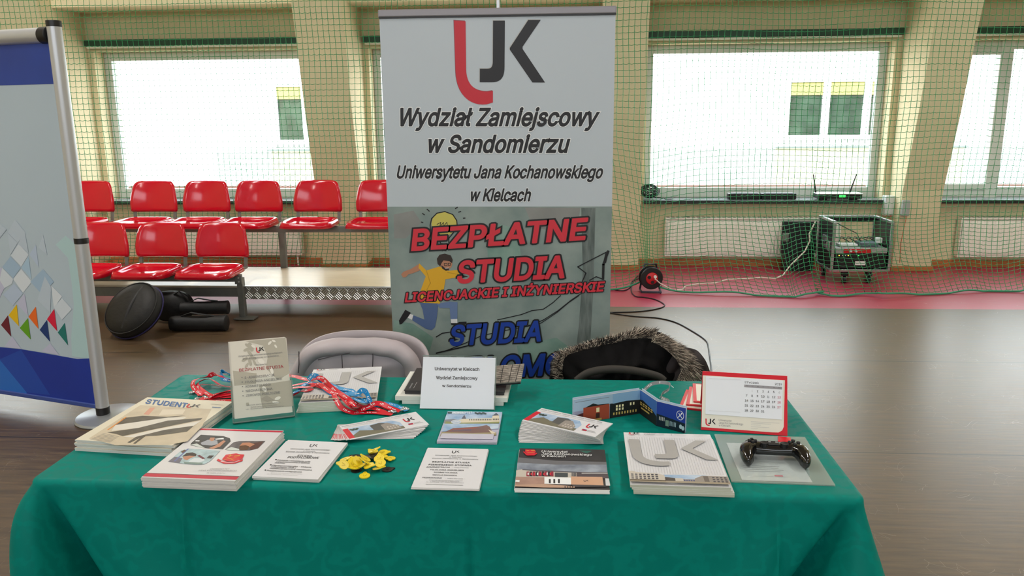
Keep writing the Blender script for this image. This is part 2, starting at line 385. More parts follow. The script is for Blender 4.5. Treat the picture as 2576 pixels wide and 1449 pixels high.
# ------------------------------------------------------------------ radiators
rad_m = mat('radiator_enamel', (242, 240, 228), 0.4)
def radiator(x0, x1, label):
    z0, z1, y = 0.112, 0.49, YW - 0.09
    r = thing('radiator', label, 'radiator', ((x0 + x1) / 2, y, z0), group='panel radiators under the windows'); L = x1 - x0; H = z1 - z0; g = MB(); N = int(L / 0.0333)
    def fn(u, v):
        zz = 0.02 + v * (H - 0.04); e = min(1, min(v, 1 - v) / 0.08); x = (u - 0.5) * (L - 0.03); rib = (0.5 + 0.5 * math.cos(2 * math.pi * u * N)) ** 0.6
        return (x, -0.012 * rib * e, zz)
    g.grid(fn, N * 6, 12, rad_m); g.box((0, 0.035, H / 2), (L, 0.06, H), rad_m)
    g.build('panel', r, smooth=50)
    t = MB(); t.box((0, 0.03, H + 0.006), (L, 0.09, 0.012), rad_m)
    for k in range(int(L / 0.05)): t.box((-L / 2 + 0.025 + k * 0.05, 0.03, H + 0.0125), (0.03, 0.07, 0.003), mat('radiator_slot', (120, 118, 108), 0.6))
    t.build('top_grille', r)
    for s in (-1, 1): MB().box((s * (L / 2 - 0.004), 0.03, H / 2), (0.012, 0.085, H), rad_m).build('side_panel', r, bevel=0.004)
    b2 = MB(); b2.tube([(L / 2 - 0.06, 0.03, 0), (L / 2 - 0.06, 0.03, -z0 + 0.0)], 0.009, rad_m); b2.build('pipe', r, smooth=60)
radiator(-4.45, -2.70, 'white ribbed radiator low on the wall behind the red seats')
radiator(1.015, 2.72, 'white ribbed radiator partly hidden by the equipment rack and its lid')
radiator(3.86, 5.6, 'white ribbed radiator at the far right, right of the column')

# ------------------------------------------------------------------ spectator bench with two rows of red seats
steel = mat('grey_bench_steel', (112, 112, 106), 0.45, metal=0.4, noise=(20, 0.08)); deck_m = mat('pale_plywood_deck', (206, 192, 164), 0.28, noise=(4, 0.08), stretch=(1, 8, 1)); alu = mat('aluminium_edge', (200, 202, 200), 0.3, metal=0.9)
def diamond_plate():
    m = mat('diamond_plate', (176, 176, 170), 0.32, metal=0.85); nt = m.node_tree; b = nt.nodes['Principled BSDF']; Lk = nt.links.new
    tc = nt.nodes.new('ShaderNodeTexCoord'); mp = nt.nodes.new('ShaderNodeMapping'); mp.inputs['Rotation'].default_value = (0, R(45), 0); mp.inputs['Scale'].default_value = (20, 20, 20); Lk(tc.outputs['Object'], mp.inputs[0])
    ck = nt.nodes.new('ShaderNodeTexChecker'); ck.inputs['Scale'].default_value = 1; Lk(mp.outputs[0], ck.inputs[0])
    w1 = nt.nodes.new('ShaderNodeTexWave'); w1.bands_direction = 'X'; w1.inputs['Scale'].default_value = 1.1; w2 = nt.nodes.new('ShaderNodeTexWave'); w2.bands_direction = 'Z'; w2.inputs['Scale'].default_value = 1.1
    Lk(mp.outputs[0], w1.inputs[0]); Lk(mp.outputs[0], w2.inputs[0])
    mx = nt.nodes.new('ShaderNodeMix'); Lk(ck.outputs['Fac'], mx.inputs[0]); Lk(w1.outputs['Fac'], mx.inputs[2]); Lk(w2.outputs['Fac'], mx.inputs[3])
    bu = nt.nodes.new('ShaderNodeBump'); bu.inputs['Strength'].default_value = 1.0; bu.inputs['Distance'].default_value = 0.006; Lk(mx.outputs[0], bu.inputs['Height']); Lk(bu.outputs[0], b.inputs['Normal'])
    return m
bx0, bxm, bx1 = -6.4, -2.47, -0.62
bench = thing('spectator_bench', 'grey steel two-tier spectator bench carrying the red seats', 'bench', (-3.2, 6.2, 0)); O = (-3.2, 6.2, 0)
MB().box(((bx0 + bx1) / 2, 6.225, 0.239), (bx1 - bx0, 0.76, 0.024), deck_m).build('footboard', bench, bevel=0.003, off=O)
rb = MB(); rb.box(((bxm + bx1) / 2, 5.842, 0.198), (bx1 - bxm, 0.008, 0.098), diamond_plate()); rb.box(((bxm + bx1) / 2, 5.842, 0.249), (bx1 - bxm, 0.02, 0.008), alu); rb.build('riser_plate', bench, off=O)
MB().box(((bx0 + bxm) / 2 - 0.02, 5.85, 0.203), (bxm - bx0, 0.04, 0.07), steel).build('fascia_beam', bench, bevel=0.003, off=O)
MB().box(((bx0 + bxm) / 2, 5.83, 0.317), (bxm - bx0, 0.06, 0.05), steel).build('seat_rail', bench, bevel=0.004, off=O)
MB().box(((bx0 + bx1) / 2, 6.59, 0.585), (bx1 - bx0, 0.05, 0.05), steel).build('seat_rail', bench, bevel=0.004, off=O)
for x in (-2.475, -4.1, -5.8):
    l = MB(); l.box((x, 5.83, 0.16), (0.045, 0.05, 0.32), steel); l.box((x - 0.005, 5.80, 0.31), (0.055, 0.012, 0.07), steel); l.box((x + 0.03, 5.80, 0.01), (0.16, 0.10, 0.012), steel)
    for dz in (0.295, 0.325): l.lathe([(0.007, 0), (0.007, 0.006)], alu, (x, 5.794, dz), 8, Matrix.Rotation(R(90), 3, 'X'))
    l.build('leg', bench, bevel=0.002, off=O)
for x in (-2.40, -4.15, -5.9, -0.9):
    l = MB(); l.box((x, 6.59, 0.40), (0.05, 0.045, 0.32), steel); l.box((x, 6.59, 0.12), (0.04, 0.04, 0.24), steel); l.build('leg', bench, off=O)
red = mat('red_seat_plastic', (200, 8, 36), 0.14, spec=0.5, coat=0.25)
def seat_proto(label):
    r = thing('stadium_seat', label, 'seat', (0, 0, 0), group='red seats on the spectator bench')
    def sup(u, v, n=5.0):                                          # square -> rounded square
        x, y = 2 * u - 1, 2 * v - 1; m = max(abs(x), abs(y)) or 1e-6; l = (abs(x) ** n + abs(y) ** n) ** (1 / n) or 1e-6; k = m / l; return x * k, y * k, m
    def pan(u, v):
        x, y, m = sup(u, v); rim = max(0, (m - 0.72) / 0.28); z = 0.012 * math.sin(min(1, m / 0.72) * math.pi / 2) ** 4 + 0.026 * math.sin(min(1, rim * 1.35) * math.pi / 2)
        if m > 0.93: z -= 0.052 * ((m - 0.93) / 0.07) ** 0.8
        return (0.222 * x, -0.03 + 0.20 * y, 0.010 + z * 0.85 + 0.004 * y)
    MB().grid(pan, 28, 28, red).build('seat_pan', r, smooth=180, solid=0.006)
    def back(u, v):
        x, y, m = sup(u, v, 6.5 if v > 0.5 else 16.0); wd = 0.214 - 0.034 * max(0, (y + 0.3)) ** 1.2 / 1.3; px2 = wd * x
        yy = 0.205 + 0.045 * (y + 1) / 2 - 0.035 * (x * x) + 0.012 * y * y
        if m > 0.92: yy -= 0.016 * ((m - 0.92) / 0.08) ** 1.2 * -1
        return (px2, yy + 0.02, 0.218 + 0.134 * y)
    MB().grid(back, 24, 24, red).build('backrest', r, smooth=180, solid=0.007)
    for s in (-1, 1):
        b = MB(); x = s * 0.182; b.beam((x, -0.16, -0.004), (x, 0.215, 0.004), 0.028, 0.012, steel); b.beam((x, 0.212, -0.002), (x, 0.238, 0.13), 0.026, 0.012, steel, (0, 1, 0)); b.beam((x, 0.236, 0.12), (x * 0.97, 0.246, 0.22), 0.024, 0.008, steel, (0, 1, 0)); b.build('bracket', r)
    return r
front = [(258, 'red seat in the front row, half behind the silver banner pole'), (406, 'red seat in the front row, second from its right end'), (558, 'red seat at the right end of the front row, above the grey bench leg')]
back = [(228, 'red seat in the back row, half behind the silver banner pole'), (386, 'red seat in the back row, second from the silver pole'), (519, 'red seat in the back row, third from the silver pole'), (650, 'red seat in the back row, fourth from the silver pole'), (799, 'red seat in the back row above the plated step, standing a little apart'), (957, 'red seat in the back row, half hidden by the tall white banner')]
proto = None
for (lst, Y, z, yb) in ((front, 5.83, 0.354, 6.06), (back, 6.59, 0.622, 6.82)):
    for (cx, lb) in lst:
        if proto is None: proto = seat_proto(lb); kids = list(proto.children); o = proto
        else: o = copy_tree(proto, kids)
        o['label'] = lb; X = py(cx, 600 if Y < 6 else 490, yb).x; o.location = (X, Y, z)

# ------------------------------------------------------------------ bags under the bench
blk = mat('black_nylon', (12, 11, 12), 0.62, noise=(12, 0.3), bump=(26, 0.35, 0.008)); blk2 = mat('black_webbing', (20, 20, 22), 0.6); violet = mat('violet_binding', (46, 40, 92), 0.6)
rbag = thing('round_bag', 'large round black padded bag lying under the bench', 'bag', (-3.06, 5.34, 0.0)); b = MB()
tilt = Matrix.Rotation(R(48), 3, 'X') @ Matrix.Rotation(R(0), 3, 'Z')
tilt = Matrix.Rotation(R(-16), 3, 'Z') @ tilt
b.lathe([(0.001, -0.075), (0.12, -0.072), (0.185, -0.055), (0.212, -0.02), (0.216, 0.02), (0.19, 0.06), (0.12, 0.082), (0.001, 0.088)], blk, (0, 0, 0.175), 40, tilt); b.build('body', rbag, smooth=60)
c = Vector((0, 0, 0.175))
MB().tube([c + tilt @ Vector((0.205 * math.cos(a), 0.205 * math.sin(a), 0.047)) for a in [2 * math.pi * k / 40 for k in range(40)]], 0.006, blk2, 6, True).build('front_piping', rbag, smooth=60)
MB().tube([c + tilt @ Vector((0.217 * math.cos(a), 0.217 * math.sin(a), -0.01)) for a in [2 * math.pi * k / 40 for k in range(40)]], 0.005, violet, 6, True).build('rear_piping', rbag, smooth=60)
MB().tube([c + tilt @ Vector((0.03, -0.17 + 0.34 * t, 0.092 - 0.03 * (2 * t - 1) ** 2)) for t in [k / 12 for k in range(13)]], 0.012, blk2, 6, flat=0.35).build('strap', rbag, smooth=60)
pk = MB()
pk.grid(lambda u, v: (0.17 * math.cos(2 * math.pi * u) * math.sin(math.pi * v) ** 0.6, 0.10 * math.sin(2 * math.pi * u) * math.sin(math.pi * v) ** 0.6, 0.12 - 0.115 * math.cos(math.pi * v)), 32, 16, blk, True)
t = thing('backpack', 'black cloth bag slumped behind the large round black bag', 'bag', (-2.98, 5.72, 0.0)); pk.build('body', t, smooth=180)
MB().tube([(0.05, -0.05, 0.22), (0.1, -0.07, 0.25), (0.15, -0.06, 0.2), (0.18, -0.05, 0.14)], 0.011, blk2, 6, flat=0.4).build('strap', t, smooth=60)
def tube_bag(x, y, z, ang, L, r, label):
    t = thing('tube_bag', label, 'bag', (x, y, z), R(ang), group='black tube bags under the bench'); rx = Matrix.Rotation(R(90), 3, 'Y')
    MB().lathe([(r * 0.9, -L / 2), (r, -L / 2 + 0.03), (r * 0.97, 0), (r, L / 2 - 0.02), (r * 0.98, L / 2)], blk, (0, 0, r), 28, rx).build('body', t, smooth=50)
    MB().lathe([(r * 1.03, L / 2 - 0.012), (r * 1.04, L / 2 + 0.004), (r * 0.95, L / 2 + 0.008)], blk2, (0, 0, r), 28, rx).build('end_cap', t, smooth=40)
    MB().tube([(-L * 0.3, 0, 2 * r), (-L * 0.1, -0.02, 2 * r + 0.03), (L * 0.15, -0.02, 2 * r + 0.012), (L * 0.3, 0, 2 * r)], 0.012, blk2, 6, flat=0.35).build('carry_strap', t, smooth=60)
tube_bag(-2.70, 5.66, 0.072, 8, 0.34, 0.05, 'upper of the two black tube bags beside the round bag')
tube_bag(-2.66, 5.46, 0.0, 4, 0.40, 0.056, 'lower of the two black tube bags, lying on the grey floor')

# ------------------------------------------------------------------ equipment rack, lid, reel, sill items
caseblk = mat('black_case_laminate', (14, 14, 16), 0.35); chrome = mat('case_chrome', (200, 204, 206), 0.25, metal=0.9); gear = mat('black_gear', (10, 11, 11), 0.45); redp = mat('red_panel', (186, 22, 30), 0.4); gearw = mat('white_gear', (220, 222, 218), 0.4)
led = mat('green_led', (60, 220, 90), 0.4, emit=2.0); ledy = mat('yellow_led', (230, 220, 70), 0.4, emit=2.0)
rk = thing('equipment_rack', 'open black flight-case rack with metal edges, red-striped mixer and green lamps', 'equipment rack', (2.66, 7.2, 0.0)); RW, RD, RZ0, RZ1 = 0.50, 0.42, 0.125, 0.56
for s in (-1, 1):
    sd = MB().box((s * RW / 2, RD / 2, (RZ0 + RZ1) / 2), (0.012, RD, RZ1 - RZ0), caseblk).build('side_panel', rk)
    e = MB(); x = s * RW / 2
    for yy in (0.0, RD): e.box((x, yy, (RZ0 + RZ1) / 2), (0.024, 0.024, RZ1 - RZ0), chrome)
    for zz in (RZ0, RZ1): e.box((x, RD / 2, zz), (0.028, RD, 0.024), chrome)
    e.build('metal_edge', sd, bevel=0.003)
    h = MB(); h.box((s * (RW / 2 + 0.01), 0.2, 0.36), (0.012, 0.13, 0.11), chrome); h.tube([(s * (RW / 2 + 0.02), 0.15, 0.36), (s * (RW / 2 + 0.035), 0.17, 0.36), (s * (RW / 2 + 0.035), 0.23, 0.36), (s * (RW / 2 + 0.02), 0.25, 0.36)], 0.008, gear); h.build('handle', sd, bevel=0.004)
    MB().box((s * (RW / 2 + 0.008), 0.09, 0.33), (0.014, 0.07, 0.09), chrome).build('latch', sd, bevel=0.004)
MB().box((0, RD / 2, RZ0 + 0.006), (RW, RD, 0.014), caseblk).build('bottom_panel', rk)
e = MB(); e.box((0, 0, RZ0), (RW, 0.022, 0.022), chrome); e.build('front_edge', rk, bevel=0.003)
e = MB(); e.box((0, RD, RZ1), (RW, 0.022, 0.022), chrome); e.box((0, RD, RZ1 - 0.03), (RW, 0.016, 0.045), caseblk); e.build('rear_edge', rk, bevel=0.003)
am = MB().box((0, 0.17, RZ0 + 0.085), (RW - 0.05, 0.33, 0.13), gear).build('amplifier', rk, bevel=0.003)
MB().box((0.0, 0.003, RZ0 + 0.065), (0.09, 0.004, 0.036), gearw).build('name_plate', am)
for (x, m2) in ((-0.19, ledy), (-0.16, gearw), (-0.135, gearw), (-0.11, ledy), (-0.02, led)): MB().box((x, 0.003, RZ0 + 0.135), (0.008, 0.004, 0.008), m2).build('indicator_lamp', am)
mx = MB().box((0, 0.16, RZ0 + 0.178), (RW - 0.05, 0.32, 0.046), mat('grey_mixer', (150, 152, 146), 0.45)).build('mixer', rk, bevel=0.003)
MB().box((-0.035, -0.002, RZ0 + 0.178), (0.24, 0.004, 0.036), redp).build('red_panel', mx)
for x in (-0.095, -0.05): MB().lathe([(0.012, 0), (0.01, 0.015)], gearw, (x, -0.003, RZ0 + 0.178), 12, Matrix.Rotation(R(90), 3, 'X')).build('dial', mx, smooth=50)
for (x, y, z, dx, dy, dz, m2, nm) in ((-0.09, 0.12, RZ0 + 0.215, 0.16, 0.1, 0.024, gearw, 'receiver'), (0.09, 0.14, RZ0 + 0.222, 0.15, 0.16, 0.036, mat('grey_unit', (86, 98, 104), 0.4), 'tape_deck'), (0.18, 0.1, RZ0 + 0.26, 0.05, 0.05, 0.045, gearw, 'plug_adapter')):
    MB().box((x, y, z), (dx, dy, dz), m2).build(nm, rk, bevel=0.004)
for k in range(6):
    a = Vector((-0.2 + 0.06 * k, 0.2, RZ0 + 0.21)); MB().tube([a, a + Vector((0.03, 0.03, 0.06)), a + Vector((0.1, 0.0, 0.05)), a + Vector((0.15, -0.05, 0.02))], 0.004, gear, 6).build('patch_cable', rk, smooth=60)
MB().tube([(-0.2, 0.3, RZ1 - 0.01), (-0.1, 0.2, 0.49), (0.0, 0.15, 0.44), (0.03, 0.12, 0.37)], 0.004, gear, 6).build('patch_cable', rk, smooth=60)
for (x, y) in ((-0.2, 0.36), (-0.12, 0.04), (0.0, 0.34), (0.1, 0.05), (0.2, 0.36)):
    l = MB(); l.box((x, y, 0.095), (0.045, 0.05, 0.05), caseblk); l.lathe([(0.034, -0.012), (0.034, 0.012)], gear, (x, y, 0.034), 18, Matrix.Rotation(R(90), 3, 'Y')); l.box((x - 0.018, y, 0.06), (0.006, 0.03, 0.06), chrome); l.box((x + 0.018, y, 0.06), (0.006, 0.03, 0.06), chrome); l.build('caster', rk, smooth=40)
ld = thing('case_lid', 'flat black case lid with grey handle leaning on the radiator left of the rack', 'lid', (2.29, 7.84, 0.17))
MB().box((0, 0, 0.155), (0.33, 0.035, 0.31), caseblk, Matrix.Rotation(R(-3), 3, 'X')).build('panel', ld, bevel=0.004); MB().box((-0.135, -0.03, 0.16), (0.06, 0.02, 0.085), mat('grey_handle', (110, 116, 108), 0.4)).build('handle', ld, bevel=0.008)
st = MB(); st.box((0, 0.0, -0.085), (0.28, 0.12, 0.17), caseblk); st.build('base', ld)

rl = thing('cable_reel', 'black and red cable reel standing on the red floor with net draped over it', 'cable reel', (0.758, 6.83, 0.0)); rx = Matrix.Rotation(R(8), 3, 'Z') @ Matrix.Rotation(R(90), 3, 'X'); cc = (0, 0, 0.128)
MB().lathe([(0.05, 0.046), (0.092, 0.044), (0.098, 0.038), (0.098, 0.03), (0.06, 0.028)], gear, cc, 40, rx).build('front_disc', rl, smooth=40)
MB().lathe([(0.06, -0.028), (0.098, -0.03), (0.098, -0.04), (0.05, -0.046)], gear, cc, 40, rx).build('rear_disc', rl, smooth=40)
MB().lathe([(0.078, -0.03), (0.082, 0), (0.078, 0.03)], blk2, cc, 32, rx).build('wound_cable', rl, smooth=60)
hb = MB().lathe([(0.001, 0.06), (0.03, 0.058), (0.05, 0.052), (0.054, 0.044), (0.054, 0.03)][::-1], redp, cc, 32, rx).build('red_hub', rl, smooth=40)
for a in (0.6, 2.7, 4.8): MB().lathe([(0.015, 0.0), (0.014, 0.012), (0.001, 0.012)], gear if a != 0.6 else gearw, Vector(cc) + rx @ Vector((0.03 * math.cos(a), 0.03 * math.sin(a), 0.052)), 14, rx).build('socket', hb, smooth=40)
MB().tube([(-0.08, -0.06, 0.012), (0.085, -0.07, 0.012), (0.088, 0.06, 0.012), (0.07, 0.06, 0.1), (0.05, 0.058, 0.235), (-0.05, 0.058, 0.235), (-0.07, 0.06, 0.1), (-0.085, 0.06, 0.012), (-0.08, -0.06, 0.012)], 0.009, mat('dark_steel_tube', (52, 56, 66), 0.35, metal=0.7), 8).build('stand', rl, smooth=60)

def cord(name, pts, r, m, label, cat='cable', onfloor=True, Z=0.0):
    P = []
    for p in pts:
        q = pz(p[0], p[1], (p[2] if len(p) > 2 else Z) + r); P.append(q)
    S = []                                                     # smooth curve through the points
    for k in range(len(P) - 1):
        p0, p1, p2, p3 = P[max(k - 1, 0)], P[k], P[k + 1], P[min(k + 2, len(P) - 1)]
        for j in range(6):
            t = j / 6; S.append(0.5 * ((2 * p1) + (p2 - p0) * t + (2 * p0 - 5 * p1 + 4 * p2 - p3) * t * t + (3 * p1 - p0 - 3 * p2 + p3) * t ** 3))
    S.append(P[-1]); o = MB().tube(S, r, m, 6).build(name, smooth=60, off=S[0]); return tag(o, label, cat)
blkc = mat('black_cable_rubber', (16, 16, 18), 0.45); whc = mat('white_cable', (222, 216, 200), 0.45)
cord('power_cord', [(1605, 694), (1594, 706), (1588, 730), (1598, 745), (1620, 748), (1650, 754), (1672, 768), (1648, 778), (1600, 784), (1530, 786)], 0.005, blkc, 'black cord looping from the cable reel back to the tall white banner')
cord('power_cord', [(1500, 780), (1545, 789), (1600, 796), (1655, 800), (1700, 811), (1742, 833), (1776, 857), (1783, 880), (1789, 925), (1790, 950)], 0.0045, blkc, 'black cord running over the grey floor towards the fur-trimmed coat')
cord('power_cord', [(1500, 724), (1535, 727), (1568, 731), (1586, 722), (1590, 708), (1607, 701)], 0.005, blkc, 'black cord running from behind the banner straight to the cable reel')
W3 = [py(x, y, Y) for (x, y, Y) in ((1648, 702, 6.76), (1662, 714, 6.78), (1695, 731, 6.84), (1716, 729, 6.84), (1726, 719, 6.92), (1758, 714, 6.96), (1800, 712, 6.98), (1830, 703, 7.05), (1880, 701, 7.06), (1915, 698, 7.08), (1950, 701, 7.06), (1970, 692, 7.12), (1988, 668, 7.14), (2025, 632, 7.16), (2037, 606, 7.17), (2036, 588, 7.17), (2052, 556, 7.19))]
tag(MB().tube(W3, 0.006, whc, 6).build('white_cable', smooth=60, off=W3[0]), 'white cable running from the cable reel up to the equipment rack', 'cable')

zs = Z0 + 0.02
cb = thing('cable_bundle', 'tangled dark green cable bundle on the left end of the window sill', 'cable bundle', (0.855, 8.03, zs)); rnd = random.Random(3)
for k in range(16):
    a0 = rnd.uniform(0, 6.28); r1, r2 = rnd.uniform(0.06, 0.1), rnd.uniform(0.05, 0.075); tx, tz = rnd.uniform(-1.5, 0.5), rnd.uniform(-1.0, 1.0)
    M3 = Matrix.Rotation(tx, 3, 'X') @ Matrix.Rotation(tz, 3, 'Z')
    MB().tube([Vector((0, 0, 0.085)) + M3 @ Vector((r1 * math.cos(a0 + t), rnd.uniform(-0.006, 0.006), r2 * math.sin(a0 + t))) for t in [2 * math.pi * q / 18 for q in range(18)]], 0.004, mat('dark_green_cable', (24, 44, 36), 0.5), 5, True).build('cable_loop', cb, smooth=60)
MB().tube([(0.0, 0, 0.12), (-0.02, 0, 0.15), (0.02, 0, 0.155), (0.06, 0, 0.12)], 0.004, blkc, 5).build('loose_end', cb, smooth=60)
MB().tube([(0.05, 0, 0.02), (0.1, -0.02, 0.02), (0.16, -0.03, 0.006), (0.22, -0.02, 0.006)], 0.004, blkc, 5).build('loose_end', cb, smooth=60)
for (xa, xb, lb) in ((1.63, 1.945, 'left one of two low black boxes end to end on the window sill'), (1.955, 2.29, 'right one of two low black boxes end to end on the window sill')):
    t = thing('black_box', lb, 'device', ((xa + xb) / 2, 8.06, zs), group='low black boxes on the sill')
    MB().box((0, 0, 0.03), (xb - xa, 0.1, 0.06), gear).build('housing', t, bevel=0.008); MB().box((0, 0, 0.061), (xb - xa - 0.05, 0.07, 0.004), mat('dark_grey_lid', (40, 42, 42), 0.5)).build('lid', t)
ro = thing('router', 'flat white-topped wireless receiver with two antennas on the window sill above the rack', 'router', (2.69, 8.03, zs))
MB().box((0, 0, 0.035), (0.42, 0.16, 0.045), gear).build('housing', ro, bevel=0.004); MB().box((0, 0, 0.060), (0.43, 0.17, 0.008), gearw).build('top_cover', ro, bevel=0.002); MB().box((0.02, -0.081, 0.038), (0.06, 0.003, 0.02), led).build('display', ro)
for x in (-0.14, 0.15): MB().box((x, 0, 0.008), (0.05, 0.1, 0.016), gear).build('foot', ro)
for (x, dx) in ((-0.2, -0.035), (0.13, 0.05)): MB().tube([(x, 0.04, 0.06), (x + dx * 0.2, 0.04, 0.1), (x + dx, 0.04, 0.24)], [0.009, 0.008, 0.005], gear, 8).build('antenna', ro, smooth=60)
jb = thing('junction_box', 'white junction box on the side of the column above the rack', 'junction box', (3.145, 7.93, 0.53)); MB().box((0, 0, 0.095), (0.09, 0.10, 0.19), gearw).build('housing', jb, bevel=0.006); MB().box((0, -0.054, 0.095), (0.076, 0.01, 0.17), gearw).build('cover', jb, bevel=0.003)
jb2 = thing('junction_box', 'grey junction box on the front of the column beside the white one', 'junction box', (3.225, 7.735, 0.55)); MB().box((0, 0, 0.075), (0.07, 0.06, 0.15), mat('grey_plastic', (166, 170, 164), 0.5)).build('housing', jb2, bevel=0.006)
for k, x in enumerate((3.12, 3.16, 3.24)):
    P = [Vector((x, 7.88 if k < 2 else 7.72, 0.54)), Vector((x - 0.02, 7.87 if k < 2 else 7.7, 0.45)), Vector((x - 0.04, 7.86 if k < 2 else 7.69, 0.30)), Vector((x - 0.02, 7.88 if k < 2 else 7.72, 0.1))]
    tag(MB().tube(P, 0.004, mat('orange_wire', (190, 110, 70), 0.5), 6).build('wire', smooth=60, off=P[0]), ['thin orange wire under the white junction box, left one', 'thin orange wire under the white junction box, right one', 'thin orange wire hanging from the grey junction box'][k], 'wire', 'wires under the junction boxes')

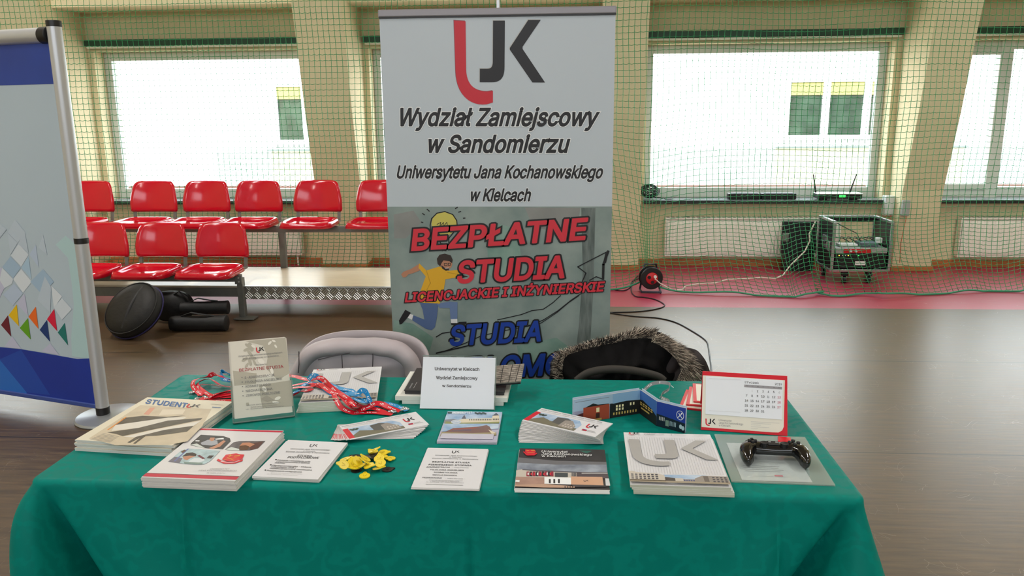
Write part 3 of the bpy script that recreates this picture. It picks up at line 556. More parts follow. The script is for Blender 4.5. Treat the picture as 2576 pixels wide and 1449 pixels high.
# ------------------------------------------------------------------ flat prints: lettering and pictures laid as thin ink layers on a surface
class Pl:
    def __init__(s, o, u, v): s.o = Vector(o); s.u = Vector(u).normalized(); s.v = Vector(v).normalized(); s.n = s.u.cross(s.v)
    def at(s, a, b, h=0): return s.o + s.u * a + s.v * b + s.n * h
    def px(s, x, y):
        d = ray(x, y); t = (s.o - CAM).dot(s.n) / d.dot(s.n); P = CAM + d * t - s.o; return (P.dot(s.u), P.dot(s.v))
    def mw(s):
        u, v, n, o = s.u, s.v, s.n, s.o
        return Matrix(((u.x, v.x, n.x, o.x), (u.y, v.y, n.y, o.y), (u.z, v.z, n.z, o.z), (0, 0, 0, 1)))
GLYPHS = {}
for _l in """A480 277 507,273 509,205 509,200 506,17 2,21 0,85 1,134 138,137 142,141 142,345 141,394 2,397 0,457 0,462 2;241 449,287 302,323 202,321 199,317 199,161 199,157 200,191 302,237 451
B456 366 462,349 478,329 491,305 501,273 507,241 509,61 508,61 1,249 0,285 2,317 8,345 18,369 32,385 47,399 66,411 90,416 114,418 134,416 158,410 186,392 218,377 234,349 253,333 259,317 262,315 266,343 278,367 294,386 318,394 338,397 354,398 370,396 398,389 422,381 442;332 198,349 170,354 154,355 138,353 114,343 94,329 79,309 67,281 60,245 57,125 58,126 230,245 231,269 229,289 225,305 219,321 208;313 429,327 410,333 394,336 374,335 358,331 342,323 326,314 314,305 306,289 296,273 290,241 285,125 286,125 450,129 452,237 452,269 449,293 442
C510 420 455,385 484,361 496,317 511,265 516,225 512,185 500,153 485,119 459,93 430,69 391,53 351,44 303,40 251,44 203,54 155,72 111,92 79,117 51,149 26,189 6,225 -3,265 -7,293 -6,317 -2,365 14,385 25,418 51,435 71,448 91,460 115,473 159,469 160,409 160,397 127,389 114,369 90,345 73,333 66,301 56,269 53,237 56,209 64,185 76,161 94,142 115,125 146,113 179,106 211,103 251,106 295,113 331,125 363,141 390,161 414,185 432,209 445,237 453,269 456,297 453,331 443,345 436,381 406,389 395,403 367,409 349,469 348,472 351,458 399,437 435
D502 386 454,352 478,317 494,273 505,225 509,61 508,61 1,217 0,269 3,313 14,353 32,384 54,410 82,433 118,449 158,458 206,462 258,458 306,448 354,433 390,413 425;345 409,365 387,378 362,390 330,397 294,399 254,397 214,390 182,379 150,365 125,341 97,317 80,289 68,253 60,217 57,125 58,125 450,129 452,221 452,257 449,289 442,317 429
E419 372 506,369 509,61 508,61 1,373 0,375 2,375 54,373 57,129 57,125 58,125 62,125 222,125 226,129 229,353 229,355 234,355 282,353 286,127 286,125 290,125 450,129 452,369 452,372 454
F410 369 507,365 509,61 508,61 1,121 0,125 2,125 218,129 221,346 222,345 278,127 278,125 282,125 450,129 452,365 452,369 454
G520 421 453,385 482,341 504,313 511,265 516,221 511,185 501,153 486,117 459,93 431,69 392,53 351,43 303,40 255,43 203,54 155,69 115,91 79,117 50,149 25,185 7,225 -3,269 -7,309 -4,345 5,377 19,405 37,432 63,451 91,466 123,475 159,478 199,477 256,284 255,283 203,285 199,413 199,415 195,413 175,407 147,396 123,383 103,365 85,345 71,321 61,297 55,269 53,237 56,209 64,181 79,161 95,143 115,126 143,114 175,106 211,103 251,106 295,113 331,125 363,141 391,161 414,182 431,209 445,233 452,265 456,297 453,329 443,345 435,369 416,377 407,401 367,409 349,473 350,468 371,460 395,437 435
H517 457 507,453 509,397 509,392 506,391 290,129 289,125 290,125 294,125 506,121 509,61 508,61 1,121 0,125 2,125 226,125 230,129 232,389 232,392 230,392 2,397 0,453 0,457 2
I300 268 508,36 509,31 506,32 453,116 452,118 446,117 58,32 56,32 1,264 0,269 2,268 56,183 58,183 450,188 452,268 453,269 454
J396 336 507,334 509,274 509,272 507,272 147,268 115,260 91,246 72,230 61,210 53,186 50,158 54,138 62,126 71,109 91,100 119,98 172,34 172,33 143,38 99,52 63,74 35,110 10,142 -2,186 -7,226 -2,262 11,294 33,318 63,332 99,336 143
K467 445 508,441 509,369 509,362 506,173 302,125 243,125 506,121 509,61 508,61 1,121 0,125 2,126 170,129 171,197 245,370 2,377 0,445 0,447 2,245 286,241 286,445 506
L393 125 507,121 509,65 509,60 506,61 1,357 0,361 2,361 54,357 57,125 58
M628 568 506,565 509,481 509,475 506,353 189,317 79,313 74,153 507,149 509,61 508,61 1,117 0,122 2,119 426,121 432,170 290,285 3,289 0,337 0,343 2,456 290,505 433,507 426,504 2,509 0,565 0,568 2
N523 461 509,405 509,401 509,399 506,399 158,403 86,401 82,363 150,137 508,61 508,61 1,121 0,125 2,125 290,121 430,202 290,386 2,389 0,461 0,463 2,463 506
O533 417 457,385 483,349 501,309 512,265 516,225 512,185 500,153 485,119 459,93 430,69 391,53 351,44 303,40 251,44 203,54 155,72 111,92 79,117 51,149 26,185 8,225 -3,269 -7,309 -3,349 7,387 27,417 51,442 79,465 117,479 155,489 199,493 255,490 303,480 351,465 391,443 427;373 414,392 391,409 363,420 331,428 295,430 255,428 211,420 175,408 143,393 117,373 95,349 76,325 63,293 55,269 53,237 55,213 62,185 76,161 94,143 115,125 143,113 175,106 211,103 251,106 295,113 331,125 363,142 391,161 415,185 433,209 444,237 453,265 456,297 453,325 446,349 433
P445 373 454,357 470,333 487,305 499,273 506,233 509,61 508,61 1,121 0,125 2,125 182,129 186,237 186,273 188,305 195,333 207,355 222,377 245,390 266,400 290,407 318,409 350,407 378,399 406,390 430;314 426,325 415,333 402,342 370,344 346,343 326,333 294,323 278,313 267,297 256,281 249,257 244,233 242,127 242,125 246,125 450,129 452,257 451,277 446,297 439
R449 376 454,357 472,333 489,305 500,273 506,233 509,61 508,61 1,121 0,125 2,125 194,129 198,237 198,245 200,353 1,421 0,427 2,315 206,315 210,333 217,353 230,376 250,390 270,402 298,407 322,409 350,407 382,400 410,389 434;325 419,333 406,341 386,344 370,344 334,339 314,333 298,325 287,313 276,297 266,281 260,257 256,129 255,125 258,125 450,129 452,257 451,297 440,313 430
S447 359 469,339 485,319 496,291 507,259 514,227 516,195 514,167 508,135 496,115 485,94 469,75 447,62 425,54 401,52 369,56 341,67 314,86 289,112 269,147 252,299 203,323 188,339 169,344 153,346 137,344 121,338 105,330 93,315 77,287 60,271 55,247 50,223 49,183 54,152 65,139 74,123 89,114 101,103 137,43 137,39 133,42 109,50 85,63 61,80 41,103 23,127 10,155 -1,191 -7,223 -9,259 -7,295 0,323 11,347 24,371 44,387 65,399 87,405 109,408 141,407 161,401 181,395 197,384 213,359 238,343 249,315 263,211 293,171 307,155 315,141 325,123 344,118 357,115 373,117 389,121 405,138 429,151 439,167 448,183 453,227 459,255 456,279 449,303 436,320 421,330 405,336 381,339 378,399 378,401 381,398 401,391 425,377 449
T449 417 507,413 509,37 509,32 506,33 453,189 452,193 450,193 2,197 0,253 0,257 2,257 450,261 452,413 452,417 454
U517 457 507,453 509,397 509,393 506,393 178,391 154,378 114,363 94,349 80,333 69,309 59,289 54,261 52,229 54,209 59,185 70,169 80,154 94,141 114,133 130,126 154,124 178,124 506,121 509,61 508,60 174,63 142,72 106,86 78,105 53,125 34,153 16,185 3,221 -6,261 -8,301 -5,333 2,361 14,392 34,417 58,433 80,445 106,454 138,457 170
V480 461 508,397 509,394 506,267 138,241 54,192 206,85 507,81 509,21 509,17 506,205 0,273 0,279 2,462 506
W686 669 507,665 509,609 509,605 509,602 506,510 146,493 62,461 198,381 506,377 509,309 509,305 506,211 146,193 63,163 194,83 506,81 509,77 509,21 509,17 506,154 2,157 0,161 0,225 0,231 2,318 322,341 425,345 426,351 390,368 322,454 2,457 0,529 0,531 2
Y472 453 507,449 509,381 508,279 342,252 294,237 260,221 294,193 342,93 506,89 509,21 509,18 506,202 210,203 206,203 2,205 0,265 0,268 2,269 208
Z438 397 507,393 509,41 508,40 454,45 452,317 453,321 450,273 385,42 46,42 2,45 0,397 0,399 2,399 54,397 57,153 57,121 55,116 58,170 130,397 462
a389 300 349,271 369,255 375,239 379,195 384,175 383,151 379,115 368,94 357,79 346,63 329,51 313,43 292,95 276,99 274,106 285,139 317,163 327,179 330,199 331,227 327,251 315,267 297,272 285,275 269,274 245,268 237,259 232,123 210,95 201,79 193,63 183,53 173,43 161,36 145,32 129,30 105,32 85,37 65,48 45,60 29,79 13,95 5,114 -3,139 -7,163 -9,199 -4,215 1,243 17,252 25,271 50,275 52,277 49,277 5,279 0,336 1,337 249,335 277,330 301,323 318,311 337;275 189,276 141,274 121,263 93,255 81,243 69,211 51,171 45,143 48,119 57,108 65,96 81,92 105,93 117,97 129,103 138,111 146,135 159,175 168,259 182
b424 335 342,314 360,286 374,258 382,230 384,206 383,186 378,170 372,137 346,118 319,114 322,114 326,114 506,110 509,54 508,54 1,110 0,112 2,112 54,114 59,118 58,146 22,170 6,190 -3,210 -7,230 -8,262 -5,290 4,314 17,334 32,353 54,370 84,381 118,388 154,390 190,388 226,381 262,369 294,354 320;295 298,306 282,315 262,323 238,327 214,327 166,324 142,316 118,304 94,294 80,278 65,262 55,242 49,222 47,198 49,178 56,162 65,147 78,136 94,125 114,118 138,114 162,114 214,118 238,125 262,134 282,147 298,162 312,178 322,202 328,222 330,242 328,261 322,281 310
c396 330 334,303 357,259 377,227 384,175 382,143 373,119 361,95 342,72 318,56 290,44 258,37 226,34 186,37 150,45 114,55 86,71 60,91 38,119 15,143 4,175 -5,207 -8,243 -5,263 0,295 14,307 22,331 43,350 70,362 102,307 116,303 114,291 88,271 66,243 52,207 46,187 49,163 55,147 65,128 82,117 98,108 118,101 142,96 186,102 234,108 258,129 294,147 311,163 321,187 328,207 330,243 325,271 310,289 290,303 263,307 263,359 276,361 278,350 306
d424 371 508,315 509,311 506,311 321,307 319,287 346,267 364,255 372,239 378,219 383,195 384,163 381,138 374,115 362,89 342,69 318,56 294,43 262,37 230,34 190,36 154,43 118,55 85,69 58,89 34,111 16,139 2,167 -6,215 -7,239 -2,267 13,287 31,306 58,311 59,313 54,313 2,315 0,367 0,372 2;278 298,290 282,300 262,306 238,312 190,306 138,299 114,290 94,278 78,263 65,247 55,223 49,207 47,183 49,163 55,145 66,132 78,117 98,109 118,101 142,96 186,98 214,102 238,109 262,119 282,130 298,147 312,163 322,183 328,207 330,231 327,247 322,259 314
e404 319 341,303 355,287 365,247 380,207 384,175 382,143 373,115 359,91 340,72 318,55 290,44 258,36 222,34 186,37 150,45 114,58 82,72 58,91 36,119 15,147 3,179 -5,211 -8,235 -7,263 -2,283 4,299 12,323 28,335 39,347 54,357 70,364 90,307 105,291 79,275 64,255 53,239 49,211 46,191 48,167 54,151 61,139 70,120 90,110 106,102 126,98 150,97 166,99 169,103 169,371 170,370 226,364 258,357 282,347 305,335 323;276 302,288 286,299 267,309 222,307 221,99 221,97 222,103 253,109 270,119 286,133 302,147 313,163 322,183 328,203 330,227 328,247 322,263 314
f254 239 522,219 527,187 530,171 529,139 520,123 512,106 498,96 486,87 470,82 450,81 382,79 379,6 378,7 328,81 326,81 2,83 0,139 0,142 2,141 326,143 328,223 327,227 328,228 330,227 379,143 380,142 422,146 446,157 462,163 467,175 471,195 474,227 469,242 518
g425 371 379,315 379,313 375,313 323,311 319,307 321,280 355,255 372,239 378,219 383,195 384,163 381,139 374,115 362,91 343,71 319,54 291,42 259,36 227,34 191,36 155,43 119,54 91,71 66,90 43,113 27,139 14,167 7,215 6,239 11,266 23,287 41,306 67,311 67,311 -5,308 -33,299 -57,283 -74,263 -86,235 -95,207 -97,171 -93,155 -88,140 -81,123 -67,103 -43,99 -42,52 -69,60 -85,81 -109,99 -123,115 -132,155 -146,207 -151,235 -149,267 -143,295 -134,315 -123,334 -109,351 -89,364 -65,370 -41,372 -9;279 299,291 283,300 263,307 243,311 219,311 167,307 143,301 123,290 103,278 87,264 75,247 66,227 61,203 59,183 61,167 65,147 75,132 87,119 103,109 123,101 147,96 191,102 239,110 263,119 283,131 299,147 313,163 322,183 328,207 330,231 327,251 320,265 311
h410 315 354,294 370,254 383,226 384,202 382,174 373,153 362,134 346,118 322,116 322,114 330,114 506,110 509,54 508,54 1,110 0,114 2,114 230,116 250,119 266,126 282,145 306,162 317,190 327,210 329,234 326,258 317,274 303,286 286,293 262,296 234,296 2,302 0,354 0,357 2,357 238,355 270,350 298,342 319,329 338
i167 114 379,53 378,54 1,110 0,114 2;115 510,104 518,86 524,70 521,54 512,46 502,41 482,46 466,54 455,70 445,86 443,102 447,114 455,122 466,126 482,125 494
j167 111 379,59 379,55 379,53 375,53 -29,51 -45,47 -61,39 -73,31 -80,19 -85,-10 -89,-9 -142,27 -141,47 -137,67 -128,79 -120,93 -105,102 -89,108 -73,114 -29,114 375;114 511,99 521,83 524,63 518,53 511,43 495,41 483,42 471,53 455,64 447,83 443,99 445,114 455,125 471,126 483,124 495
k381 359 378,286 379,282 377,123 214,118 212,114 214,114 218,114 506,110 509,54 508,54 1,110 0,114 2,114 142,154 178,294 1,366 0,370 2,203 214,203 218
l189 114 509,53 508,53 84,55 60,61 40,74 20,91 8,114 0,138 -2,162 -1,180 4,170 53,138 53,126 57,119 64,114 84
m610 526 349,514 361,500 370,478 380,458 385,414 384,382 375,353 358,338 344,327 330,318 311,303 342,286 362,270 374,246 383,222 386,206 385,186 381,174 377,146 359,130 343,114 313,112 318,111 378,54 379,54 1,110 0,114 2,114 238,118 270,127 290,135 302,146 312,170 325,198 330,218 328,238 322,254 310,264 298,272 278,274 258,274 2,278 0,334 1,336 262,345 290,362 311,374 320,386 325,418 330,438 329,457 322,471 314,485 298,493 278,496 254,496 2,502 0,554 0,557 2,557 6,557 254,555 282,550 306,542 326
n410 315 354,294 370,254 383,226 384,202 382,174 373,150 360,131 342,114 314,112 318,111 378,53 378,54 1,110 0,114 2,114 230,116 250,119 266,126 282,145 306,162 317,190 327,210 329,234 326,258 317,274 303,286 286,293 262,296 234,296 2,302 0,354 0,357 2,357 238,355 270,350 298,342 319,329 338
o415 323 341,299 360,270 374,239 382,207 384,175 382,143 373,119 361,95 342,72 318,56 290,44 258,37 226,34 186,37 150,45 114,55 86,71 60,91 38,119 15,143 4,175 -5,211 -8,243 -5,268 2,299 16,323 35,343 58,360 86,371 115,379 149,381 186,379 222,371 258,359 290,343 318;283 298,298 278,307 258,314 234,318 210,318 166,315 142,307 118,296 94,283 78,271 67,255 57,231 49,207 46,183 49,163 55,145 66,132 78,117 98,108 118,101 142,96 186,102 234,108 258,129 294,146 310,163 321,183 328,207 330,231 328,251 321,269 310
p424 334 343,314 360,286 374,258 382,230 384,206 383,186 378,170 372,138 346,118 319,114 319,112 323,112 375,110 379,54 378,54 -142,110 -143,114 -141,114 51,114 55,118 59,145 23,162 10,190 -3,210 -7,230 -8,262 -5,288 3,312 15,337 35,356 59,371 87,381 115,388 151,390 187,388 227,381 259,370 293,354 319;294 299,306 283,315 263,323 239,327 215,327 163,323 139,315 115,305 95,294 80,278 65,262 55,242 49,222 47,198 49,178 56,162 65,150 76,135 95,125 115,118 139,114 163,114 215,118 239,125 263,135 283,147 299,162 312,178 322,202 328,222 330,242 328,258 323,279 311
r259 242 384,214 385,194 383,170 376,151 366,137 354,124 338,114 321,112 326,111 378,53 378,54 1,110 0,114 2,114 238,115 254,125 282,134 294,146 306,158 314,174 321,206 326,242 322
s365 297 341,272 362,253 372,237 378,213 383,165 383,137 378,97 361,78 346,65 331,55 314,50 298,47 274,50 250,57 230,73 208,93 192,117 181,149 170,229 150,241 145,253 137,262 126,266 114,268 102,264 86,258 74,244 62,229 54,209 48,181 45,157 48,141 52,125 60,109 74,101 86,93 107,37 94,42 70,50 54,65 35,77 24,93 12,113 3,157 -7,209 -7,237 -2,261 6,281 18,297 30,311 46,323 66,329 86,331 106,328 130,321 150,306 170,288 186,261 200,137 235,125 243,114 254,111 262,109 274,112 294,120 306,133 318,149 326,165 331,185 333,213 330,229 325,241 317,255 302,269 277,321 289,323 290,323 294,319 306
t227 125 470,66 470,65 382,63 379,6 378,7 328,65 326,65 90,69 62,76 42,91 22,115 6,139 -1,167 -4,191 -3,212 2,203 51,199 53,167 50,146 54,135 63,130 70,127 82,125 326,127 328,203 328,204 374,203 379,127 380
u410 357 377,354 379,298 379,296 377,296 153,295 133,290 113,275 85,262 70,234 55,218 51,202 50,174 53,154 61,138 75,126 92,116 117,114 145,114 377,110 379,58 379,53 377,54 109,60 81,68 61,82 40,95 25,114 12,138 1,158 -3,182 -5,210 -3,234 5,258 18,278 36,294 60,297 61,298 69,298 1,302 0,356 1
w567 545 378,480 378,413 134,400 78,396 71,382 134,362 214,316 378,252 378,206 214,172 71,168 74,154 138,88 376,84 379,24 379,137 2,140 0,144 0,196 0,200 2,284 311,319 170,367 2,372 0,428 0
y389 370 378,310 379,304 377,225 157,198 71,194 64,164 157,84 377,82 379,22 379,18 377,162 -3,145 -51,138 -64,125 -79,114 -86,102 -89,61 -87,48 -139,66 -143,90 -145,126 -141,142 -134,165 -119,177 -107,188 -91,197 -75
z380 332 378,49 378,48 326,51 323,251 323,253 322,253 318,42 46,43 1,335 0,339 2,339 54,335 56,131 56,126 58,332 330
0453 346 463,324 483,293 503,261 512,229 516,193 512,161 503,129 483,105 459,85 431,69 395,57 351,50 303,48 255,50 203,57 155,69 114,85 78,106 47,129 25,157 8,193 -3,229 -7,265 -2,297 8,325 26,347 47,367 75,383 111,396 155,403 203,405 255,403 303,396 351,384 395,368 431;289 435,306 415,321 391,330 363,338 331,344 251,338 179,330 143,320 115,305 91,289 73,269 59,249 52,229 50,205 52,181 61,162 75,148 91,134 115,123 143,115 179,109 251,111 291,115 331,124 367,133 391,147 415,164 435,185 450,205 457,225 460,249 457,273 448
1453 276 506,273 509,197 508,86 426,86 366,89 360,207 446,209 448,211 446,212 58,209 55,77 55,77 1,389 0,391 2,391 50,389 55,281 55,276 58
2453 345 466,327 482,305 498,281 507,253 513,225 516,197 513,169 507,145 497,121 482,101 462,86 442,75 418,68 390,66 366,69 362,125 362,132 398,148 426,157 436,173 447,189 454,225 460,261 454,285 442,297 432,308 418,314 406,319 390,320 370,316 342,311 326,282 282,65 47,65 1,385 0,389 2,389 54,385 57,153 58,155 62,265 178,335 258,363 298,376 334,379 350,381 370,379 398,372 422,362 442
3453 372 507,369 509,73 509,70 507,70 455,73 452,287 451,287 447,157 299,157 251,161 248,229 246,253 241,277 233,305 212,316 195,328 163,329 147,328 123,323 107,314 91,305 81,293 70,277 62,257 55,237 51,217 50,185 54,165 59,149 67,125 89,113 113,109 132,45 132,48 103,57 79,72 55,87 39,109 22,133 10,161 1,189 -5,217 -7,249 -5,281 2,309 12,333 27,352 43,371 67,383 91,390 115,393 147,390 175,382 199,370 223,354 243,336 259,309 276,277 286,249 290,225 290,223 291,371 459,372 463
4453 309 508,305 509,249 509,245 506,40 158,41 105,281 104,282 2,285 0,341 0,343 2,343 102,345 105,349 105,413 106,413 163,349 163,345 163,343 166,343 314,341 318,285 318,282 314,281 164,113 163,109 166
5453 365 509,101 509,96 507,67 255,73 252,129 247,153 262,185 273,217 277,237 275,257 270,273 263,289 252,301 239,312 223,322 199,326 183,328 163,322 123,314 103,305 90,291 75,277 65,261 57,241 51,221 50,189 54,173 60,161 68,147 79,137 91,130 103,121 130,65 130,61 128,64 103,71 83,84 59,101 40,117 26,140 11,165 1,193 -5,221 -7,253 -4,281 3,309 15,333 33,351 51,369 75,381 103,388 131,391 163,390 187,386 211,372 247,359 267,345 285,329 300,297 320,273 328,253 332,229 334,197 330,177 324,149 311,137 302,135 307,152 451,365 453,366 455
6453 321 507,317 509,257 509,251 507,113 303,93 267,80 239,65 187,64 163,66 131,73 102,83 75,100 51,117 33,141 16,169 3,197 -4,225 -7,257 -4,285 3,309 13,333 30,353 51,367 71,378 95,387 127,389 155,387 187,380 215,370 239,354 263,337 280,317 294,293 304,265 312,233 314,209 311,181 301,180 303;293 241,315 211,322 195,326 175,326 139,322 119,313 99,302 83,291 71,265 56,245 50,229 48,209 50,189 56,173 64,158 75,147 87,137 103,131 119,126 139,126 179,137 211,149 230,173 251,189 258,209 264,229 265,249 263,265 258
7453 391 507,387 509,63 508,62 454,67 452,319 452,323 450,99 1,103 0,163 0,167 3,390 446
8453 345 470,325 487,305 499,281 508,257 514,229 516,197 514,169 507,145 497,125 485,105 467,89 448,79 427,73 403,70 379,73 355,80 331,94 307,109 290,129 276,152 267,147 263,133 259,117 252,89 230,65 195,58 175,53 155,52 135,55 107,62 83,73 64,90 43,113 24,137 11,165 1,197 -5,225 -7,257 -5,289 1,317 11,341 25,361 41,379 63,391 83,398 111,401 135,399 155,394 179,377 211,365 228,336 251,301 267,325 277,345 291,358 307,370 327,379 355,382 383,373 427,361 450;313 201,323 187,331 171,335 155,337 139,335 119,330 103,323 91,313 79,301 70,285 60,249 50,205 50,169 59,139 79,129 91,121 107,115 139,117 155,121 171,132 191,141 202,169 223,189 230,205 234,249 234,265 230,282 223;297 434,308 419,315 403,318 391,318 359,314 343,308 331,299 319,289 310,261 294,225 290,193 294,177 301,157 316,145 331,138 343,134 359,133 375,134 391,138 407,153 431,161 439,177 449,193 455,209 459,229 460,245 459,261 455,286 443
9453 333 478,309 494,285 506,257 513,225 516,197 513,169 506,144 494,119 478,101 459,87 438,73 410,66 378,64 350,66 322,73 292,82 270,99 246,117 229,137 214,164 202,189 197,233 195,269 208,272 206,132 2,133 1,201 1,340 206,358 238,373 270,381 294,387 322,389 346,387 378,380 406,368 434,352 458;294 434,305 422,314 406,322 390,326 370,326 330,323 314,314 294,303 278,292 266,265 250,229 243,209 245,189 251,173 258,158 270,146 282,137 298,127 330,125 350,127 370,131 390,138 406,149 424,175 446,189 453,209 459,245 459,261 455,278 446
-453 337 242,335 244,115 243,115 189,335 188,337 190
–350 349 244,5 244,0 242,1 189,349 189,350 190
.188 127 74,115 82,95 87,75 82,63 73,54 62,50 42,51 30,55 19,63 9,75 0,83 -3,95 -4,115 0,127 8,135 18,139 26,141 42,139 54,135 64
,188 135 71,71 71,67 67,39 -117,43 -119,79 -119,85 -117,136 67
:188 127 74,115 82,95 87,75 82,63 73,54 62,50 42,51 30,55 19,63 9,75 0,83 -3,95 -4,115 0,127 8,135 18,139 26,141 42,139 54,135 64;127 350,115 357,95 362,75 357,63 348,55 338,51 326,50 314,55 295,63 285,83 272,95 271,107 272,127 283,139 302,141 314,139 330
/249 234 530,231 533,183 533,177 530,15 -74,19 -76,67 -76,72 -74
@676 561 408,533 434,505 453,473 469,433 482,393 489,349 492,305 489,261 482,221 470,185 454,153 434,122 407,97 377,79 347,61 308,50 267,43 227,40 179,44 127,50 87,61 47,78 7,99 -25,122 -53,151 -77,185 -98,221 -114,261 -126,305 -133,357 -135,409 -131,465 -120,501 -108,503 -105,489 -60,413 -80,357 -85,317 -83,281 -78,245 -67,217 -55,188 -37,165 -17,145 7,128 35,115 67,105 99,100 139,98 179,100 219,105 255,114 287,130 323,144 347,165 373,189 394,213 410,245 425,273 434,309 440,349 442,385 440,421 433,449 424,477 410,501 394,521 375,541 351,555 327,567 299,575 271,579 243,581 215,579 151,571 107,565 89,557 76,545 66,533 61,517 59,505 61,493 66,485 75,476 95,474 111,473 335,421 335,419 331,419 311,417 306,401 321,385 331,369 338,349 342,305 341,281 334,257 322,237 306,220 287,206 263,197 239,190 211,188 183,190 151,195 123,204 95,215 75,233 51,253 34,273 23,297 15,329 13,353 15,373 21,401 40,413 54,421 68,433 45,452 27,465 20,477 17,517 11,541 13,561 18,578 27,593 42,605 57,616 79,622 95,631 143,635 215,633 251,627 283,617 319,603 351,584 379;393 274,403 263,412 247,417 231,421 207,421 159,412 119,405 102,393 87,381 77,369 71,349 66,329 65,309 67,293 72,277 83,266 95,257 111,246 143,243 163,242 187,246 219,252 239,259 251,271 267,285 278,297 285,313 290,333 292,365 287,381 282
(273 235 538,178 539,160 510,144 474,119 402,109 362,95 286,90 246,89 206,92 154,99 106,111 54,129 2,150 -45,178 -96,230 -96,235 -94,189 14,167 82,155 146,151 206,152 242,161 310,170 354,179 390,204 466
)273 98 538,37 538,69 466,94 390,103 354,112 310,121 242,122 206,118 146,113 114,98 54,86 17,57 -54,38 -94,42 -96,94 -96,98 -94,124 -46,144 2,160 50,174 102,182 154,184 206,183 242,173 322,154 402,141 442,114 508
|230 141 671,137 673,93 673,88 670,89 -163,137 -164,141 -162
ż380 332 378,49 378,48 326,51 323,251 323,253 322,253 318,42 46,43 1,335 0,339 2,339 54,335 56,131 56,126 58,332 330;218 510,207 519,187 524,167 518,156 510,149 502,144 482,149 466,158 454,175 445,187 443,199 444,216 454,225 466,229 482,228 494,225 502
ź380 332 378,49 378,48 326,51 323,251 323,253 322,253 318,42 46,43 1,335 0,339 2,339 54,335 56,131 56,126 58,332 330;274 526,271 529,211 529,207 526,161 430,211 430
ć396 330 334,303 357,259 377,227 384,175 382,143 373,119 361,95 342,72 318,56 290,44 258,37 226,34 186,37 150,45 114,55 86,71 60,91 38,119 15,143 4,175 -5,207 -8,243 -5,263 0,295 14,307 22,331 43,350 70,362 102,307 116,303 114,291 88,271 66,243 52,207 46,187 49,163 55,147 65,128 82,117 98,108 118,101 142,96 186,102 234,108 258,129 294,147 311,163 321,187 328,207 330,243 325,271 310,289 290,303 263,307 263,359 276,361 278,350 306;295 527,291 529,231 529,227 526,182 430,231 429
ń410 315 354,294 370,254 383,226 384,202 382,174 373,150 360,131 342,114 314,112 318,111 378,53 378,54 1,110 0,114 2,114 230,116 250,119 266,126 282,145 306,162 317,190 327,210 329,234 326,258 317,274 303,286 286,293 262,296 234,296 2,302 0,354 0,357 2,357 238,355 270,350 298,342 319,329 338;292 526,290 529,286 529,226 528,179 430,182 429,228 430
ó415 323 341,299 360,270 374,239 382,207 384,175 382,143 373,119 361,95 342,72 318,56 290,44 258,37 226,34 186,37 150,45 114,55 86,71 60,91 38,119 15,143 4,175 -5,211 -8,243 -5,268 2,299 16,323 35,343 58,360 86,371 115,379 149,381 186,379 222,371 258,359 290,343 318;283 298,298 278,307 258,314 234,318 210,318 166,315 142,307 118,296 94,283 78,271 67,255 57,231 49,207 46,183 49,163 55,145 66,132 78,117 98,108 118,101 142,96 186,102 234,108 258,129 294,146 310,163 321,183 328,207 330,231 328,251 321,269 310;295 527,291 529,231 529,227 526,182 430,231 429
ł207 124 508,65 508,65 316,62 312,7 280,6 276,7 227,63 258,64 256,64 84,66 60,74 36,85 20,103 8,127 0,171 -1,192 4,181 52,179 54,147 53,133 60,128 72,125 100,125 288,124 292,183 328,183 380,179 380,127 350,125 352
ę404 319 341,303 355,287 365,247 380,207 384,175 382,143 373,114 358,91 340,71 316,55 289,44 258,37 226,34 186,37 150,45 114,58 82,72 58,91 36,119 15,147 3,179 -5,211 -8,252 -6,234 -34,223 -58,220 -82,222 -102,231 -119,243 -131,259 -141,279 -146,299 -148,331 -143,356 -134,357 -130,340 -90,311 -97,295 -94,285 -86,281 -70,283 -58,291 -38,343 39,351 54,364 90,307 105,291 79,275 64,255 53,239 49,211 46,191 48,171 53,149 62,135 73,120 90,110 106,102 126,97 166,99 169,103 169,371 170,370 226,364 258,357 282,347 305,335 323;276 302,288 286,299 267,309 222,307 221,99 221,97 222,103 253,109 270,119 286,133 302,147 313,163 322,183 328,203 330,227 328,247 322,263 314
ą389 300 349,271 369,255 375,239 379,195 384,175 383,151 379,115 368,94 357,79 346,63 329,51 313,43 292,95 276,99 274,106 285,139 317,163 327,179 330,199 331,227 327,251 315,267 297,272 285,275 269,274 245,268 237,259 232,123 210,95 201,79 193,63 183,53 173,43 161,36 145,32 129,30 105,32 85,37 65,48 45,60 29,79 14,95 5,114 -3,139 -7,163 -9,199 -4,215 1,243 17,252 25,271 50,275 52,277 49,277 5,259 -7,246 -19,226 -47,220 -63,219 -79,221 -99,229 -115,243 -128,259 -138,275 -142,299 -145,331 -140,355 -131,356 -127,339 -86,327 -91,311 -94,295 -92,287 -87,281 -71,282 -55,287 -43,299 -31,334 -3,337 5,337 249,335 277,330 301,323 318,311 337;275 189,276 141,274 121,263 93,255 81,243 69,211 51,171 45,143 48,119 57,108 65,96 81,92 105,93 117,97 129,103 138,111 146,135 159,175 168,259 182
